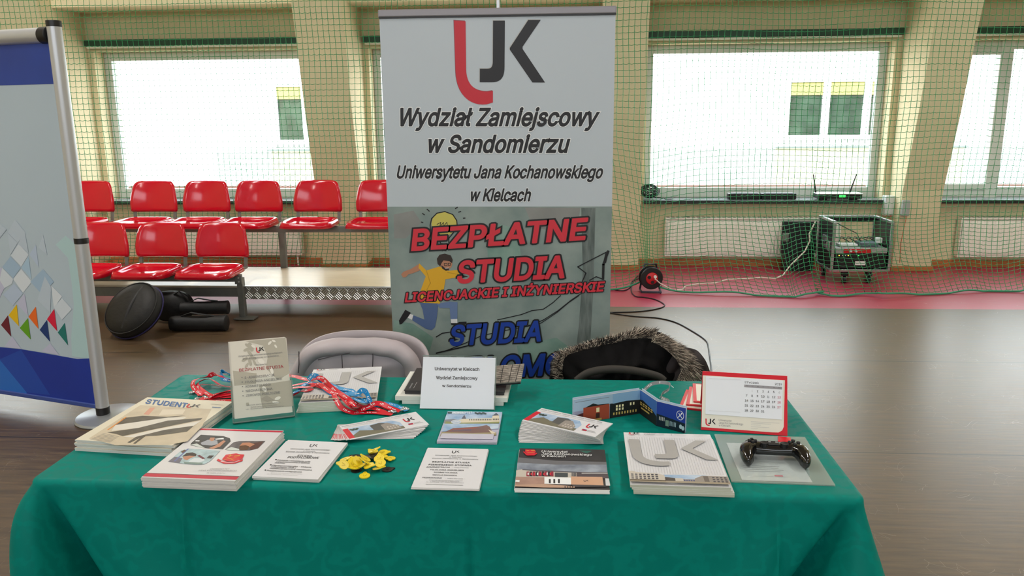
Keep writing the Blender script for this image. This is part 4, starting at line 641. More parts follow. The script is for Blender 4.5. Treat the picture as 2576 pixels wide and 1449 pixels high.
ś365 297 341,272 362,253 372,237 378,213 383,165 383,137 378,97 361,78 346,65 331,55 314,50 298,47 274,50 250,57 230,73 208,93 192,117 181,149 170,229 150,241 145,253 137,262 126,266 114,268 102,264 86,258 74,244 62,229 54,209 48,181 45,157 48,141 52,125 60,109 74,101 86,93 107,37 94,42 70,50 54,65 35,77 24,93 12,113 3,157 -7,209 -7,237 -2,261 6,281 18,297 30,311 46,323 66,329 86,331 106,328 130,321 150,306 170,288 186,261 200,137 235,125 243,114 254,111 262,109 274,112 294,120 306,133 318,149 326,165 331,185 333,213 330,229 325,241 317,255 302,269 277,321 289,323 290,323 294,319 306;273 528,209 529,206 526,160 430,165 429,211 430,274 526
Ż438 397 507,393 509,41 508,40 454,45 452,317 453,321 450,273 385,42 46,42 2,45 0,397 0,399 2,399 54,397 57,153 57,121 55,116 58,170 130,397 462;255 634,241 648,229 652,209 652,197 647,183 634,178 622,178 602,181 594,189 584,197 578,217 573,241 577,254 590,260 602,262 614
Ź438 397 507,393 509,41 508,40 454,45 452,317 453,321 450,273 385,42 46,42 2,45 0,397 0,399 2,399 54,397 57,153 57,121 55,116 58,170 130,397 462;306 658,240 658,192 558,241 558
Ć510 420 455,385 484,361 496,317 511,265 516,225 512,185 500,153 485,119 459,93 430,69 391,53 351,44 303,40 251,44 203,54 155,72 111,92 79,117 51,149 26,189 6,225 -3,265 -7,293 -6,317 -2,365 14,385 25,418 51,435 71,448 91,460 115,473 159,469 160,409 160,397 127,389 114,369 90,345 73,333 66,301 56,269 53,237 56,209 64,185 76,161 94,142 115,125 146,113 179,106 211,103 251,106 295,113 331,125 363,141 390,161 414,185 432,209 445,237 453,269 456,297 453,331 443,345 436,381 406,389 395,403 367,409 349,469 348,472 351,458 399,437 435;353 655,349 659,289 659,285 655,240 559,291 559
Ń523 461 509,405 509,401 509,399 506,399 158,403 86,401 82,363 150,137 508,61 508,61 1,121 0,125 2,125 290,121 430,202 290,386 2,389 0,461 0,463 2,463 506;350 658,284 658,236 558,285 558
Ó533 417 457,385 483,349 501,309 512,265 516,225 512,185 500,153 485,119 459,93 430,69 391,53 351,44 303,40 251,44 203,54 155,72 111,92 79,117 51,149 26,185 8,225 -3,269 -7,309 -3,349 7,387 27,417 51,442 79,465 117,479 155,489 199,493 255,490 303,480 351,465 391,443 427;373 414,392 391,409 363,420 331,428 295,430 255,428 211,420 175,408 143,393 117,373 95,349 76,325 63,293 55,269 53,237 55,213 62,185 76,161 94,143 115,125 143,113 175,106 211,103 251,106 295,113 331,125 363,142 391,161 415,185 433,209 444,237 453,265 456,297 453,325 446,349 433;353 658,289 659,241 559,291 559,354 655
Ł413 269 383,149 314,146 314,145 318,145 506,141 509,85 509,81 506,81 278,80 274,17 236,16 174,81 209,81 2,85 0,377 0,382 2,381 56,145 58,145 246,269 318
Ę419 372 506,369 509,61 508,61 1,305 -1,306 -2,287 -18,274 -34,263 -54,257 -82,260 -102,268 -118,281 -131,297 -141,317 -146,337 -148,369 -143,394 -134,395 -130,378 -90,377 -89,365 -94,349 -97,333 -94,323 -86,319 -70,321 -58,329 -42,337 -32,374 -2,375 54,373 57,129 57,125 58,125 62,125 222,125 226,129 229,353 229,355 234,355 282,353 286,127 286,125 290,125 450,129 452,369 452,372 454
Ą480 277 507,273 509,205 509,200 506,17 2,21 0,85 1,134 138,137 142,345 141,395 2,371 -22,352 -50,347 -66,345 -82,347 -102,353 -114,369 -131,385 -141,405 -146,425 -148,457 -143,482 -134,483 -130,465 -89,453 -94,433 -97,417 -92,410 -82,407 -70,409 -58,414 -46,425 -33,461 -2,462 2;241 449,287 302,323 202,321 199,317 199,161 199,157 200,191 302,237 451
Ś447 359 469,339 485,319 496,291 507,259 514,227 516,195 514,167 508,135 496,115 485,94 469,75 447,62 425,54 401,52 369,56 341,67 314,86 289,112 269,147 252,299 203,323 188,339 169,344 153,346 137,344 121,338 105,330 93,315 77,287 60,271 55,247 50,223 49,183 54,152 65,139 74,123 89,114 101,103 137,43 137,39 133,42 109,50 85,63 61,80 41,103 23,127 10,155 -1,191 -7,223 -9,259 -7,295 0,323 11,347 24,371 44,387 65,399 87,405 109,408 141,407 161,401 181,395 197,384 213,359 238,343 249,315 263,211 293,171 307,155 315,141 325,123 344,118 357,115 373,117 389,121 405,138 429,151 439,167 448,183 453,227 459,255 456,279 449,303 436,320 421,330 405,336 381,339 378,399 378,401 381,398 401,391 425,377 449;311 658,307 659,247 659,244 657,198 561,199 559,247 559""".split('\n'):
    _h, _r = _l[1:].split(' ', 1)
    GLYPHS[_l[0]] = (int(_h) / 1000, [[[tuple(int(q) / 1000 for q in t.split(' ')) for t in c.split(',')] for c in _g.split(';')] for _g in _r.split('/')])
CAPH = 0.509
_gm, _tc = {}, {}
def grow(c, off):                       # push an outline outwards: shift every edge, meet the neighbours, drop edges that turn over
    E = []
    for i in range(len(c)):
        p, q = Vector(c[i - 1]), Vector(c[i]); d = q - p
        if d.length > 1e-6: d.normalize(); E.append((p + Vector((d.y, -d.x)) * off, d, q))
    for _ in range(60):
        n = len(E)
        if n < 3: return None
        V = []
        for i in range(n):
            (p1, d1, q1), (p2, d2, _q) = E[i - 1], E[i]; cr = d1.x * d2.y - d1.y * d2.x
            if abs(cr) < 0.02: V.append((p2.x, p2.y)); continue
            t = ((p2.x - p1.x) * d2.y - (p2.y - p1.y) * d2.x) / cr; v = p1 + d1 * t; o = v - q1
            if cr > 0 and o.length > 1.7 * off: v = q1 + o.normalized() * 1.7 * off
            V.append((v.x, v.y))
        worst, wi = 0.0, -1
        for i in range(n):
            a, b2 = V[i], V[(i + 1) % n]; k = (b2[0] - a[0]) * E[i][1].x + (b2[1] - a[1]) * E[i][1].y
            if k < worst - 1e-7: worst, wi = k, i
        if wi < 0: return V
        E.pop(wi)
    return V
def glyph(ch, off):                     # one letter as a filled flat mesh, grown by off
    k = (ch, off)
    if k not in _gm:
        V, Fs = [], []
        for grp in GLYPHS[ch][1]:           # each outline with its holes is filled on its own
            cu = bpy.data.curves.new('t', 'CURVE'); cu.dimensions = '2D'; cu.fill_mode = 'FRONT'
            for c in grp:
                c = grow(c, off) if off else c
                if not c: continue
                sp = cu.splines.new('POLY'); sp.points.add(len(c) - 1); sp.use_cyclic_u = True
                for i, (x, y) in enumerate(c): sp.points[i].co = (x, y, 0, 1)
            ob = bpy.data.objects.new('t', cu); me = bpy.data.meshes.new_from_object(ob); n = len(V)
            V += [(v.co.x, v.co.y) for v in me.vertices]; Fs += [tuple(i + n for i in p.vertices) for p in me.polygons]
            bpy.data.objects.remove(ob); bpy.data.curves.remove(cu); bpy.data.meshes.remove(me)
        _gm[k] = (V, Fs)
    return _gm[k]
def glyphs(body, off, serif):
    k = (body, round(off, 4), serif)
    if k in _tc: return _tc[k]
    V, Fs, x = [], [], 0.0
    for ch in body:
        if ch not in GLYPHS: x += 0.188; continue
        v, f = glyph(ch, off); n = len(V); V += [(a + x, b) for a, b in v]; Fs += [tuple(i + n for i in t) for t in f]; x += GLYPHS[ch][0]
    if serif:
        cnt = {}
        for f in Fs:
            for a, b in zip(f, f[1:] + f[:1]): cnt[(min(a, b), max(a, b))] = cnt.get((min(a, b), max(a, b)), 0) + 1
        for (a, b), q in list(cnt.items()):
            if q != 1: continue
            (x0, y0), (x1, y1) = V[a], V[b]; wd = abs(x1 - x0)
            if abs(y0 - y1) > 0.004 or not 0.03 < wd < 0.17: continue
            lo = abs(y0 + off) < 0.012; hi = any(abs(y0 - h - off) < 0.014 for h in (0.509, 0.379, 0.53, 0.55))
            if not (lo or hi): continue
            xa, xb = min(x0, x1) - 0.04, max(x0, x1) + (0.04 if lo else 0.012); ya, yb = (y0, y0 + 0.028) if lo else (y0 - 0.028, y0)
            n = len(V); V += [(xa, ya), (xb, ya), (xb, yb), (xa, yb)]; Fs.append((n, n + 1, n + 2, n + 3))
    _tc[k] = (V, Fs); return _tc[k]
def bez(p0, p1, p2, p3, n=12): return [tuple(p0[i] * (1 - t) ** 3 + 3 * p1[i] * t * (1 - t) ** 2 + 3 * p2[i] * t * t * (1 - t) + p3[i] * t ** 3 for i in (0, 1)) for t in [k / n for k in range(n + 1)]]
LOGO_U = [(0, .008), (.126, .015)] + bez((.132, .58), (.135, .75), (.22, .845), (.37, .842)) + [(.43, .832), (.43, .972)] + bez((.36, .995), (.17, 1.02), (.022, .88), (.016, .60))
LOGO_J = [(.427, .008), (.556, .008)] + bez((.556, .55), (.556, .67), (.52, .727), (.42, .73)) + [(.284, .73), (.284, .57)] + bez((.36, .57), (.41, .57), (.427, .55), (.427, .48))
LOGO_K = [(.81, 0), (.945, 0), (.752, .31), (.752, .335), (1.005, .73), (.866, .73), (.613, .345), (.613, .325)]
class Print:
    STEP = 0.00016
    def __init__(s, pl, mb=None, base=0.0, fn=None):
        s.pl = pl; s.mb = mb or MB(); s.base = base; s.fn = fn or (lambda a, b, h: (a, b, base + h)); s.k = 1
    def L(s): s.k += 0.25; return s.STEP * s.k
    def P(s, pts, px=True): return [s.pl.px(*p) for p in pts] if px else list(pts)
    def poly(s, pts, m, px=True):
        h = s.L(); q = s.P(pts, px)
        ar = sum(q[i - 1][0] * q[i][1] - q[i][0] * q[i - 1][1] for i in range(len(q)))
        if ar < 0: q = q[::-1]
        s.mb.poly([s.fn(a, b, h) for a, b in q], m)
    def ell(s, c, rx, ry, m, px=True, n=28, rot=0): s.poly([(c[0] + rx * math.cos(t) * math.cos(rot) - ry * math.sin(t) * math.sin(rot), c[1] + rx * math.cos(t) * math.sin(rot) + ry * math.sin(t) * math.cos(rot)) for t in [2 * math.pi * k / n for k in range(n)]], m, px)
    def line(s, pts, wd, m, px=True, closed=False):
        q = s.P(pts, px); h = s.L()
        if closed: q = q + [q[0]]
        for (a, b), (c, d) in zip(q, q[1:]):
            dx, dy = c - a, d - b; l = math.hypot(dx, dy) or 1e-6; nx, ny = -dy / l * wd / 2, dx / l * wd / 2; ex, ey = dx / l * wd * 0.3, dy / l * wd * 0.3
            s.mb.poly([s.fn(*p, h) for p in ((a - nx - ex, b - ny - ey), (c - nx + ex, d - ny + ey), (c + nx + ex, d + ny + ey), (a + nx - ex, b + ny - ey))], m)
    def text(s, body, p0, p1, ph, m, bold=0.0, px=True, serif=False, halo=None, shadow=None):
        bold *= 0.8; p0, p1, ph = s.P([p0, p1, ph], px); V0, _ = glyphs(body, bold, serif); xa = min(v[0] for v in V0); xb = max(v[0] for v in V0); cap = CAPH + 2 * bold
        def put(off, mt, sh=(0, 0)):
            V, Fs = glyphs(body, off, serif); h = s.L()
            def mp(v):
                x = (v[0] - xa) / (xb - xa) + sh[0]; y = (v[1] + bold) / cap + sh[1]
                return s.fn(p0[0] + (p1[0] - p0[0]) * x + (ph[0] - p0[0]) * y, p0[1] + (p1[1] - p0[1]) * x + (ph[1] - p0[1]) * y, h)
            s.mb.add([mp(v) for v in V], Fs, mt)
        if halo: put(bold + halo[1], halo[0])
        put(bold, m)
    def logo(s, tl, tr, bl, mu, mj, px=True):
        tl, tr, bl = s.P([tl, tr, bl], px)
        for sh, m in ((LOGO_U, mu), (LOGO_J, mj), (LOGO_K, mj)):
            s.poly([(tl[0] + (tr[0] - tl[0]) * x + (bl[0] - tl[0]) * y, tl[1] + (tr[1] - tl[1]) * x + (bl[1] - tl[1]) * y) for x, y in sh], m, False)
    def quad(s, tl, tr, br, bl, px=True):          # returns f(s, t) inside a four-cornered region, t downwards
        a, b, c, d = s.P([tl, tr, br, bl], px)
        return lambda u, v: tuple((a[i] * (1 - u) + b[i] * u) * (1 - v) + (d[i] * (1 - u) + c[i] * u) * v for i in (0, 1))
    def qpoly(s, f, pts, m): s.poly([f(*p) for p in pts], m, False)
    def qrect(s, f, x0, y0, x1, y1, m): s.qpoly(f, [(x0, y0), (x1, y0), (x1, y1), (x0, y1)], m)
    def qtext(s, f, body, x0, x1, yb, yt, m, **k): s.text(body, f(x0, yb), f(x1, yb), f(x0, yt), m, px=False, **k)
    def windows(s, f, x0, y0, x1, y1, nx, ny, m, fx=0.55, fy=0.55):
        for i in range(nx):
            for j in range(ny):
                cx, cy = x0 + (x1 - x0) * (i + 0.5) / nx, y0 + (y1 - y0) * (j + 0.5) / ny; a, b = (x1 - x0) / nx * fx / 2, (y1 - y0) / ny * fy / 2; s.qrect(f, cx - a, cy - b, cx + a, cy + b, m)
def ink(name, rgb, rough=0.45, **k): return mat('ink_' + name, rgb, rough, **k)
black = ink('black', (24, 22, 24)); inkred = ink('red', (206, 30, 48)); inkblue = ink('blue', (24, 62, 160)); white_i = ink('white', (236, 238, 238)); grey_i = ink('grey', (120, 120, 122)); dgrey = ink('dark_grey', (64, 62, 64)); lgrey = ink('light_grey', (186, 186, 184))
paper = mat('white_paper', (216, 216, 219), 0.5); gloss = mat('glossy_paper', (214, 213, 215), 0.28); cream_p = mat('cream_paper', (216, 208, 186), 0.45)
def edge_mat(name, rgb, rgb2, n=420):
    m = mat(name, rgb, 0.7); nt = m.node_tree; b = nt.nodes['Principled BSDF']; tc = nt.nodes.new('ShaderNodeTexCoord'); wv = nt.nodes.new('ShaderNodeTexWave'); wv.bands_direction = 'Z'; wv.inputs['Scale'].default_value = n; wv.inputs['Distortion'].default_value = 1.5; wv.inputs['Detail Scale'].default_value = 0.02
    r = nt.nodes.new('ShaderNodeValToRGB'); r.color_ramp.elements[0].color = (*lin(rgb2), 1); r.color_ramp.elements[1].color = (*lin(rgb), 1); r.color_ramp.elements[1].position = 0.6
    nt.links.new(tc.outputs['Object'], wv.inputs[0]); nt.links.new(wv.outputs['Fac'], r.inputs[0]); nt.links.new(r.outputs[0], b.inputs['Base Color']); return m
pedge = edge_mat('paper_edge', (226, 224, 218), (164, 164, 160)); gedge = edge_mat('greenish_pad_edge', (206, 210, 192), (158, 164, 146))

# ------------------------------------------------------------------ tall roll-up banner behind the table
YBN = 3.0
ban = thing('roll_up_banner', 'tall white roll-up banner with red and black logo standing behind the table', 'banner', (-0.25, YBN, 0.0)); bo = (-0.25, YBN, 0.0)
pl = Pl((-0.25, YBN, 0), (1, 0, 0), (0, 0, 1))
(x0, zt), (x1, _), (xb0, zb_), (xb1, _) = pl.px(956, 38), pl.px(1552, 38), pl.px(987, 880), pl.px(1530, 880)
x0 = (x0 + xb0) / 2; x1 = (x1 + xb1) / 2; zt = (zt + pl.px(1552, 38)[1]) / 2
vinyl = mat('white_vinyl', (196, 205, 212), 0.42, noise=(2.0, 0.015)); wallpic = mat('printed_grey_green_wall', (120, 140, 136), 0.42, noise=(5, 0.12, (158, 170, 164))); streakm = mat('printed_dark_streak', (92, 104, 100), 0.42, noise=(9, 0.25, (124, 134, 130)), stretch=(6, 1, 1)); tealm = mat('printed_teal_patch', (110, 150, 138), 0.42, noise=(9, 0.15, (146, 172, 160))); rosem = mat('printed_warm_patch', (136, 138, 134), 0.42, noise=(7, 0.1, (150, 150, 146)))
bp = MB(); bp.box(((x0 + x1) / 2, 0.004, (zt + 0.08) / 2), (x1 - x0, 0.002, zt - 0.08), vinyl)
p = Print(pl, bp, fn=lambda a, b, h: (a, 0.0025 - h, b))
zsp = pl.px(1258, 520)[1]
p.poly([(x0, zsp), (x1, zsp), (x1, 0.085), (x0, 0.085)], wallpic, False)
p.poly([(1462, 523), (1498, 523), (1494, 700), (1486, 850), (1470, 960), (1440, 960), (1456, 820), (1466, 680)], streakm)
p.poly([(1320, 522), (1460, 523), (1455, 560), (1400, 585), (1340, 570)], rosem)
p.poly([(990, 805), (1040, 815), (1090, 850), (1080, 885), (1010, 880), (989, 860)], tealm); p.poly([(1240, 560), (1300, 575), (1310, 640), (1270, 720), (1230, 690), (1225, 610)], tealm)
p.poly([(1300, 870), (1400, 850), (1440, 880), (1400, 930), (1310, 925)], tealm); p.poly([(990, 540), (1040, 530), (1060, 560), (1020, 600), (991, 600)], rosem)
p.logo((1140.5, 48.3), (1371.5, 48.3), (1141.5, 261.5), ink('logo_shade', (150, 70, 80)), lgrey)
p.logo((1142, 50), (1373, 50), (1143, 263), inkred, black); 
hw = (white_i, 0.026)
p.text('Wydział Zamiejscowy', (997, 318), (1500, 318), (1007, 271), black, 0.031, halo=hw)
p.text('w Sandomierzu', (1070, 385), (1426, 385), (1080, 339), black, 0.031, halo=hw)
p.text('Uniwersytetu Jana Kochanowskiego', (996, 449.5), (1513, 449.5), (1003, 416), black, 0.031, halo=hw)
p.text('w Kielcach', (1179, 507), (1332, 507), (1186, 474), black, 0.031, halo=hw)
# light bulb, running man, arrow
yel = ink('bulb_yellow', (206, 194, 92)); skin = ink('skin', (186, 130, 100)); shirt = ink('shirt_yellow', (226, 172, 34)); jean = ink('jeans', (82, 104, 146)); jean2 = ink('jeans_light', (104, 126, 166)); hair = ink('hair', (52, 38, 32)); sock = ink('sock', (226, 226, 226))
Z = lambda pts: [(940 + x / 3.019, 500 + y / 3.019) for x, y in pts]
p.ell((940 + 535 / 3.019, 500 + 190 / 3.019), 32, 30, yel)
p.line(Z([(432, 250), (428, 200), (440, 150), (480, 110), (540, 98), (600, 120), (630, 165), (635, 215), (600, 265), (570, 300), (570, 380), (520, 395), (505, 330), (500, 270)]), 0.004, black)
p.line(Z([(480, 195), (510, 180), (500, 215), (530, 180), (525, 215), (555, 180), (560, 205)]), 0.0025, black)
for a, b in (((405, 80), (422, 95)), ((370, 112), (385, 122)), ((362, 178), (374, 181)), ((620, 75), (636, 65)), ((645, 102), (662, 97)), ((680, 148), (694, 147)), ((505, 340), (575, 345)), ((520, 390), (550, 395))): p.line(Z([a, b]), 0.004, black)
p.poly(Z([(345, 495), (280, 535), (225, 555), (208, 575), (222, 598), (245, 595), (262, 575), (300, 565), (350, 545)]), skin)
p.poly(Z([(495, 480), (520, 465), (580, 470), (598, 495), (590, 520), (570, 538), (545, 545), (515, 525), (500, 505)]), skin)
p.poly(Z([(345, 490), (400, 545), (500, 515), (565, 548), (645, 540), (655, 600), (620, 600), (545, 612), (530, 705), (500, 800), (350, 790), (355, 700), (395, 590), (340, 525)]), shirt)
p.line(Z([(400, 545), (430, 640), (400, 700)]), 0.003, ink('shirt_fold', (196, 146, 28))); p.line(Z([(560, 560), (640, 575)]), 0.003, ink('shirt_fold', (196, 146, 28)))
p.poly(Z([(485, 495), (480, 455), (500, 425), (540, 417), (585, 430), (600, 465), (595, 490), (575, 475), (530, 468), (515, 490), (505, 515)]), hair); p.poly(Z([(512, 505), (525, 512), (545, 530), (572, 528), (570, 542), (548, 548), (520, 530)]), hair)
p.line(Z([(535, 492), (558, 492), (558, 508), (537, 508)]), 0.0018, black, closed=True); p.line(Z([(566, 490), (584, 490), (582, 506), (566, 506)]), 0.0018, black, closed=True); p.line(Z([(545, 528), (568, 526)]), 0.0025, white_i)
p.poly(Z([(350, 790), (490, 795), (480, 900), (465, 975), (440, 998), (400, 990), (295, 925), (300, 885), (385, 918), (372, 845)]), jean); p.poly(Z([(480, 800), (575, 780), (637, 785), (635, 912), (585, 915), (577, 830), (500, 830)]), jean2)
p.poly(Z([(255, 870), (302, 882), (290, 920), (255, 902)]), sock); p.poly(Z([(585, 915), (635, 912), (636, 946), (590, 950)]), sock)
p.poly(Z([(240, 843), (282, 866), (262, 897), (215, 950), (196, 955), (192, 925), (215, 885)]), black); p.poly(Z([(585, 945), (635, 945), (650, 935), (705, 933), (706, 952), (640, 965), (590, 958)]), black)
p.line(Z([(475, 1050), (520, 1022), (600, 1010)]), 0.004, black); p.line(Z([(940, 920), (1040, 898), (1120, 880), (1200, 850), (1290, 838), (1360, 790), (1420, 735)]), 0.0035, black)
p.line(Z([(475, 1175), (560, 1150), (700, 1095), (820, 1040), (1000, 1000), (1170, 970), (1290, 920), (1400, 850), (1500, 770), (1590, 710)]), 0.0035, black); p.line(Z([(475, 1172), (640, 1135), (720, 1115)]), 0.005, black); p.line(Z([(1150, 965), (1270, 945), (1390, 865), (1480, 790), (1560, 735)]), 0.003, black)
p.line(Z([(1580, 640), (1612, 565), (1550, 517), (1660, 460), (1782, 398)]), 0.004, black); p.line(Z([(1782, 398), (1745, 500), (1742, 612)]), 0.009, black); p.line(Z([(1640, 620), (1690, 592), (1742, 612)]), 0.004, black); p.line(Z([(1770, 420), (1755, 480)]), 0.011, black)
ob = (black, 0.04); redl = ink('letter_red', (216, 46, 62))
p.text('BEZPŁATNE', (1034, 632), (1472, 604), (1040, 576), redl, 0.034, halo=ob)
p.text('STUDIA', (1148, 714), (1420, 700), (1155, 656), redl, 0.034, halo=ob)
p.text('LICENCJACKIE I INŻYNIERSKIE', (1018, 761), (1517, 733), (1022, 736), redl, 0.034, halo=(black, 0.05))
p.text('STUDIA', (1129, 871), (1361, 859), (1137, 818), inkblue, 0.034, halo=ob)
p.text('PODYPLOMOWE', (990, 964), (1526, 938), (997, 908), inkblue, 0.034, halo=ob)
bp.build('printed_panel', ban)
alum = mat('brushed_aluminium', (196, 198, 200), 0.34, metal=0.45); railm = mat('grey_rail', (150, 146, 150), 0.45, metal=0.3); dk = mat('dark_plastic', (22, 22, 24), 0.4)
MB().box(((x0 + x1) / 2, 0.004, zt + 0.012), (x1 - x0 + 0.006, 0.02, 0.026), railm).build('top_rail', ban, bevel=0.004)
MB().box(((x0 + x1) / 2, 0.004, zt - 0.003), (x1 - x0 + 0.004, 0.012, 0.005), dk).build('rail_lip', ban)
xp = pl.px(1252, 10)[0]; MB().tube([(xp, 0.03, 0.08), (xp, 0.03, zt + 0.05)], 0.0065, alum, 10).build('support_pole', ban, smooth=60); MB().box((xp, 0.02, zt + 0.035), (0.012, 0.02, 0.04), alum).build('pole_hook', ban, bevel=0.002)
MB().box(((x0 + x1) / 2, 0.02, 0.045), (x1 - x0 + 0.03, 0.09, 0.085), alum).build('cassette', ban, bevel=0.015, seg=3)
for s in (-0.3, 0.3): MB().box((s, 0.02, 0.006), (0.035, 0.34, 0.012), alum).build('foot', ban, bevel=0.004)

# ------------------------------------------------------------------ blue and white banner on silver poles at the left
BS = Vector((-2.384, 3.751, 0)); ud = Vector((0.959, -0.285, 0)).normalized()
bs = thing('banner_stand', 'silver pole stand with blue and white banner at the left edge', 'banner stand', BS)
pl = Pl(BS, ud, (0, 0, 1)); rotz = Matrix.Rotation(math.atan2(ud.y, ud.x), 3, 'Z')
loc = lambda a, b, h=0: tuple(ud * a + Vector((0, 0, b)) + pl.n * h)
ztop = 1.975
for nm, za, zb2 in (('upper_pole', 0.955, ztop - 0.02), ('lower_pole', 0.07, 0.93)): MB().tube([(0, 0, za), (0, 0, zb2)], 0.0325, alum, 28).build(nm, bs, smooth=60)
for nm, za, zb2, r in (('top_cap', ztop - 0.022, ztop + 0.006, 0.034), ('joint_collar', 0.928, 0.957, 0.0335), ('foot_collar', 0.03, 0.072, 0.0335)): MB().tube([(0, 0, za), (0, 0, zb2)], r, dk, 28).build(nm, bs, smooth=60, bevel=0.002)
MB().lathe([(0.001, 0.0), (0.168, 0.0), (0.172, 0.006), (0.165, 0.016), (0.08, 0.03), (0.04, 0.034), (0.001, 0.034)], mat('grey_base_paint', (160, 164, 168), 0.35, metal=0.5), (0.02, 0.03, 0), 48).build('base_plate', bs, smooth=40)
zr = 1.918
for nm, za, zb2, r, m_ in (('upper_pole', 0.955, ztop - 0.02, 0.0325, alum), ('lower_pole', 0.07, 0.93, 0.0325, alum), ('top_cap', ztop - 0.022, ztop + 0.006, 0.034, dk), ('joint_collar', 0.928, 0.957, 0.0335, dk), ('foot_collar', 0.03, 0.072, 0.0335, dk)): MB().tube([loc(-1.08, za), loc(-1.08, zb2)], r, m_, 28).build(nm, bs, smooth=60)
MB().lathe([(0.001, 0.0), (0.168, 0.0), (0.172, 0.006), (0.165, 0.016), (0.08, 0.03), (0.04, 0.034), (0.001, 0.034)], mat('grey_base_paint', (160, 164, 168), 0.35, metal=0.5), loc(-1.08, 0), 48).build('base_plate', bs, smooth=40)
MB().tube([loc(-1.05, zr), loc(-0.995, zr)], 0.039, dk, 28).build('tube_socket', bs, smooth=60)
MB().tube([loc(-1.0, zr), loc(-0.075, zr)], 0.036, alum, 28).build('top_tube', bs, smooth=60); MB().tube([loc(-0.08, zr), loc(-0.03, zr)], 0.039, dk, 28).build('tube_socket', bs, smooth=60, bevel=0.003)
q = lambda x, y: pl.px(x, y)
xr0, zr0 = q(236, 1026); zbot = 0.068
fab = mat('banner_fabric', (180, 196, 206), 0.5, noise=(1.5, 0.02)); nb = ink('banner_blue', (34, 66, 152), noise=(3, 0.1)); nb2 = ink('deep_blue', (24, 52, 150), noise=(3, 0.1))
fb = MB(); xR = -0.045; xL = -1.0
fb.box(loc((xL + xR) / 2, (zr + zbot) / 2), (xR - xL, 0.002, zr - zbot), fab, rotz)
p = Print(pl, fb, fn=lambda a, b, h: loc(a, b, 0.002 + h))
def bpoly(pts, m): p.poly([(min(max(a, xL), xR), b) for a, b in [q(*t) for t in pts]], m, False)
z1 = q(70, 213)[1]; p.poly([(xL, z1), (xR, z1), (xR, zr), (xL, zr)], nb, False)
tri = lambda pts: [(x / 2.196, 440 + y / 2.196) for x, y in pts]
pb = [ink('pale_%d' % k, c) for k, c in enumerate([(186, 200, 212), (160, 186, 208), (206, 216, 224), (180, 196, 216), (176, 206, 208), (190, 192, 214), (214, 222, 228), (168, 196, 216)])]
for k, t in ((4, [(310, 385), (365, 335), (432, 382), (520, 1020), (400, 1000), (395, 900), (410, 720), (398, 600), (378, 460)]), (2, [(105, 380), (160, 440), (120, 505), (62, 445)]), (1, [(60, 450), (118, 512), (75, 570), (15, 508)]), (0, [(85, 245), (145, 320), (100, 375), (45, 318)]), (7, [(120, 512), (160, 450), (176, 575)]), (3, [(165, 440), (200, 385), (216, 510)]), (6, [(75, 575), (120, 520), (178, 590), (130, 650)]), (5, [(0, 510), (15, 515), (28, 620), (0, 680)]), (5, [(95, 710), (138, 655), (158, 780)]), (6, [(285, 610), (345, 670), (300, 735)]), (0, [(240, 330), (262, 440), (215, 400)]), (2, [(0, 580), (28, 625), (70, 600), (75, 575), (15, 512)]), (0, [(100, 380), (140, 320), (160, 430)]), (0, [(45, 320), (100, 376), (60, 440)]), (1, [(170, 590), (240, 520), (300, 590), (235, 660)]), (5, [(25, 950), (70, 890), (120, 960)]), (5, [(230, 975), (280, 930), (330, 995)]), (3, [(20, 660), (80, 600), (130, 655), (75, 720)]), (2, [(300, 730), (345, 680), (400, 740), (345, 800)]), (0, [(250, 560), (285, 620), (280, 760), (210, 690)]), (0, [(0, 270), (40, 300), (0, 350)])): bpoly(tri(t), pb[k])
for c, t in (((228, 186, 24), [(95, 715), (107, 835), (50, 775)]), ((104, 24, 44), [(47, 775), (65, 893), (8, 828)]), ((232, 106, 34), [(200, 727), (215, 850), (160, 783)]), ((96, 160, 30), [(157, 790), (172, 908), (112, 845)]), ((214, 22, 62), [(302, 740), (318, 862), (262, 797)]), ((20, 54, 112), [(262, 800), (278, 920), (222, 855)]), ((24, 116, 108), [(360, 817), (378, 940), (322, 870)])): bpoly(tri(t), ink('flag_%d_%d' % (c[0], c[1]), c))
za = q(0, 440 + 950 / 2.196)[1]; zc2 = q(500 / 2.196, 440 + 1018 / 2.196)[1]
bpoly(tri([(-30, 948), (0, 950), (120, 962), (240, 982), (350, 1002), (430, 1016), (540, 1018), (540, 1284), (0, 1195), (-60, 1185)]), nb2)
p.poly([(xL, za + 0.03), (q(0, 872)[0], za + 0.005), (q(0, 872)[0], zbot), (xL, zbot)], nb2, False); bpoly(tri([(0, 1015), (150, 1192), (150, 1212), (0, 1190)]), ink('mid_blue', (36, 104, 190))); bpoly(tri([(0, 1018), (120, 965), (280, 1215), (150, 1200)]), ink('deep_blue_two', (30, 70, 164)))
fb.build('printed_fabric', bs)
MB().beam(loc(xL, zbot), loc(xR + 0.004, zbot), 0.016, 0.026, mat('blue_rail', (70, 92, 170), 0.3, metal=0.3)).build('bottom_rail', bs, bevel=0.005)
MB().tube([loc(xR, 0.07), loc(-0.01, 0.075)], 0.005, dk, 6).build('tension_strap', bs)

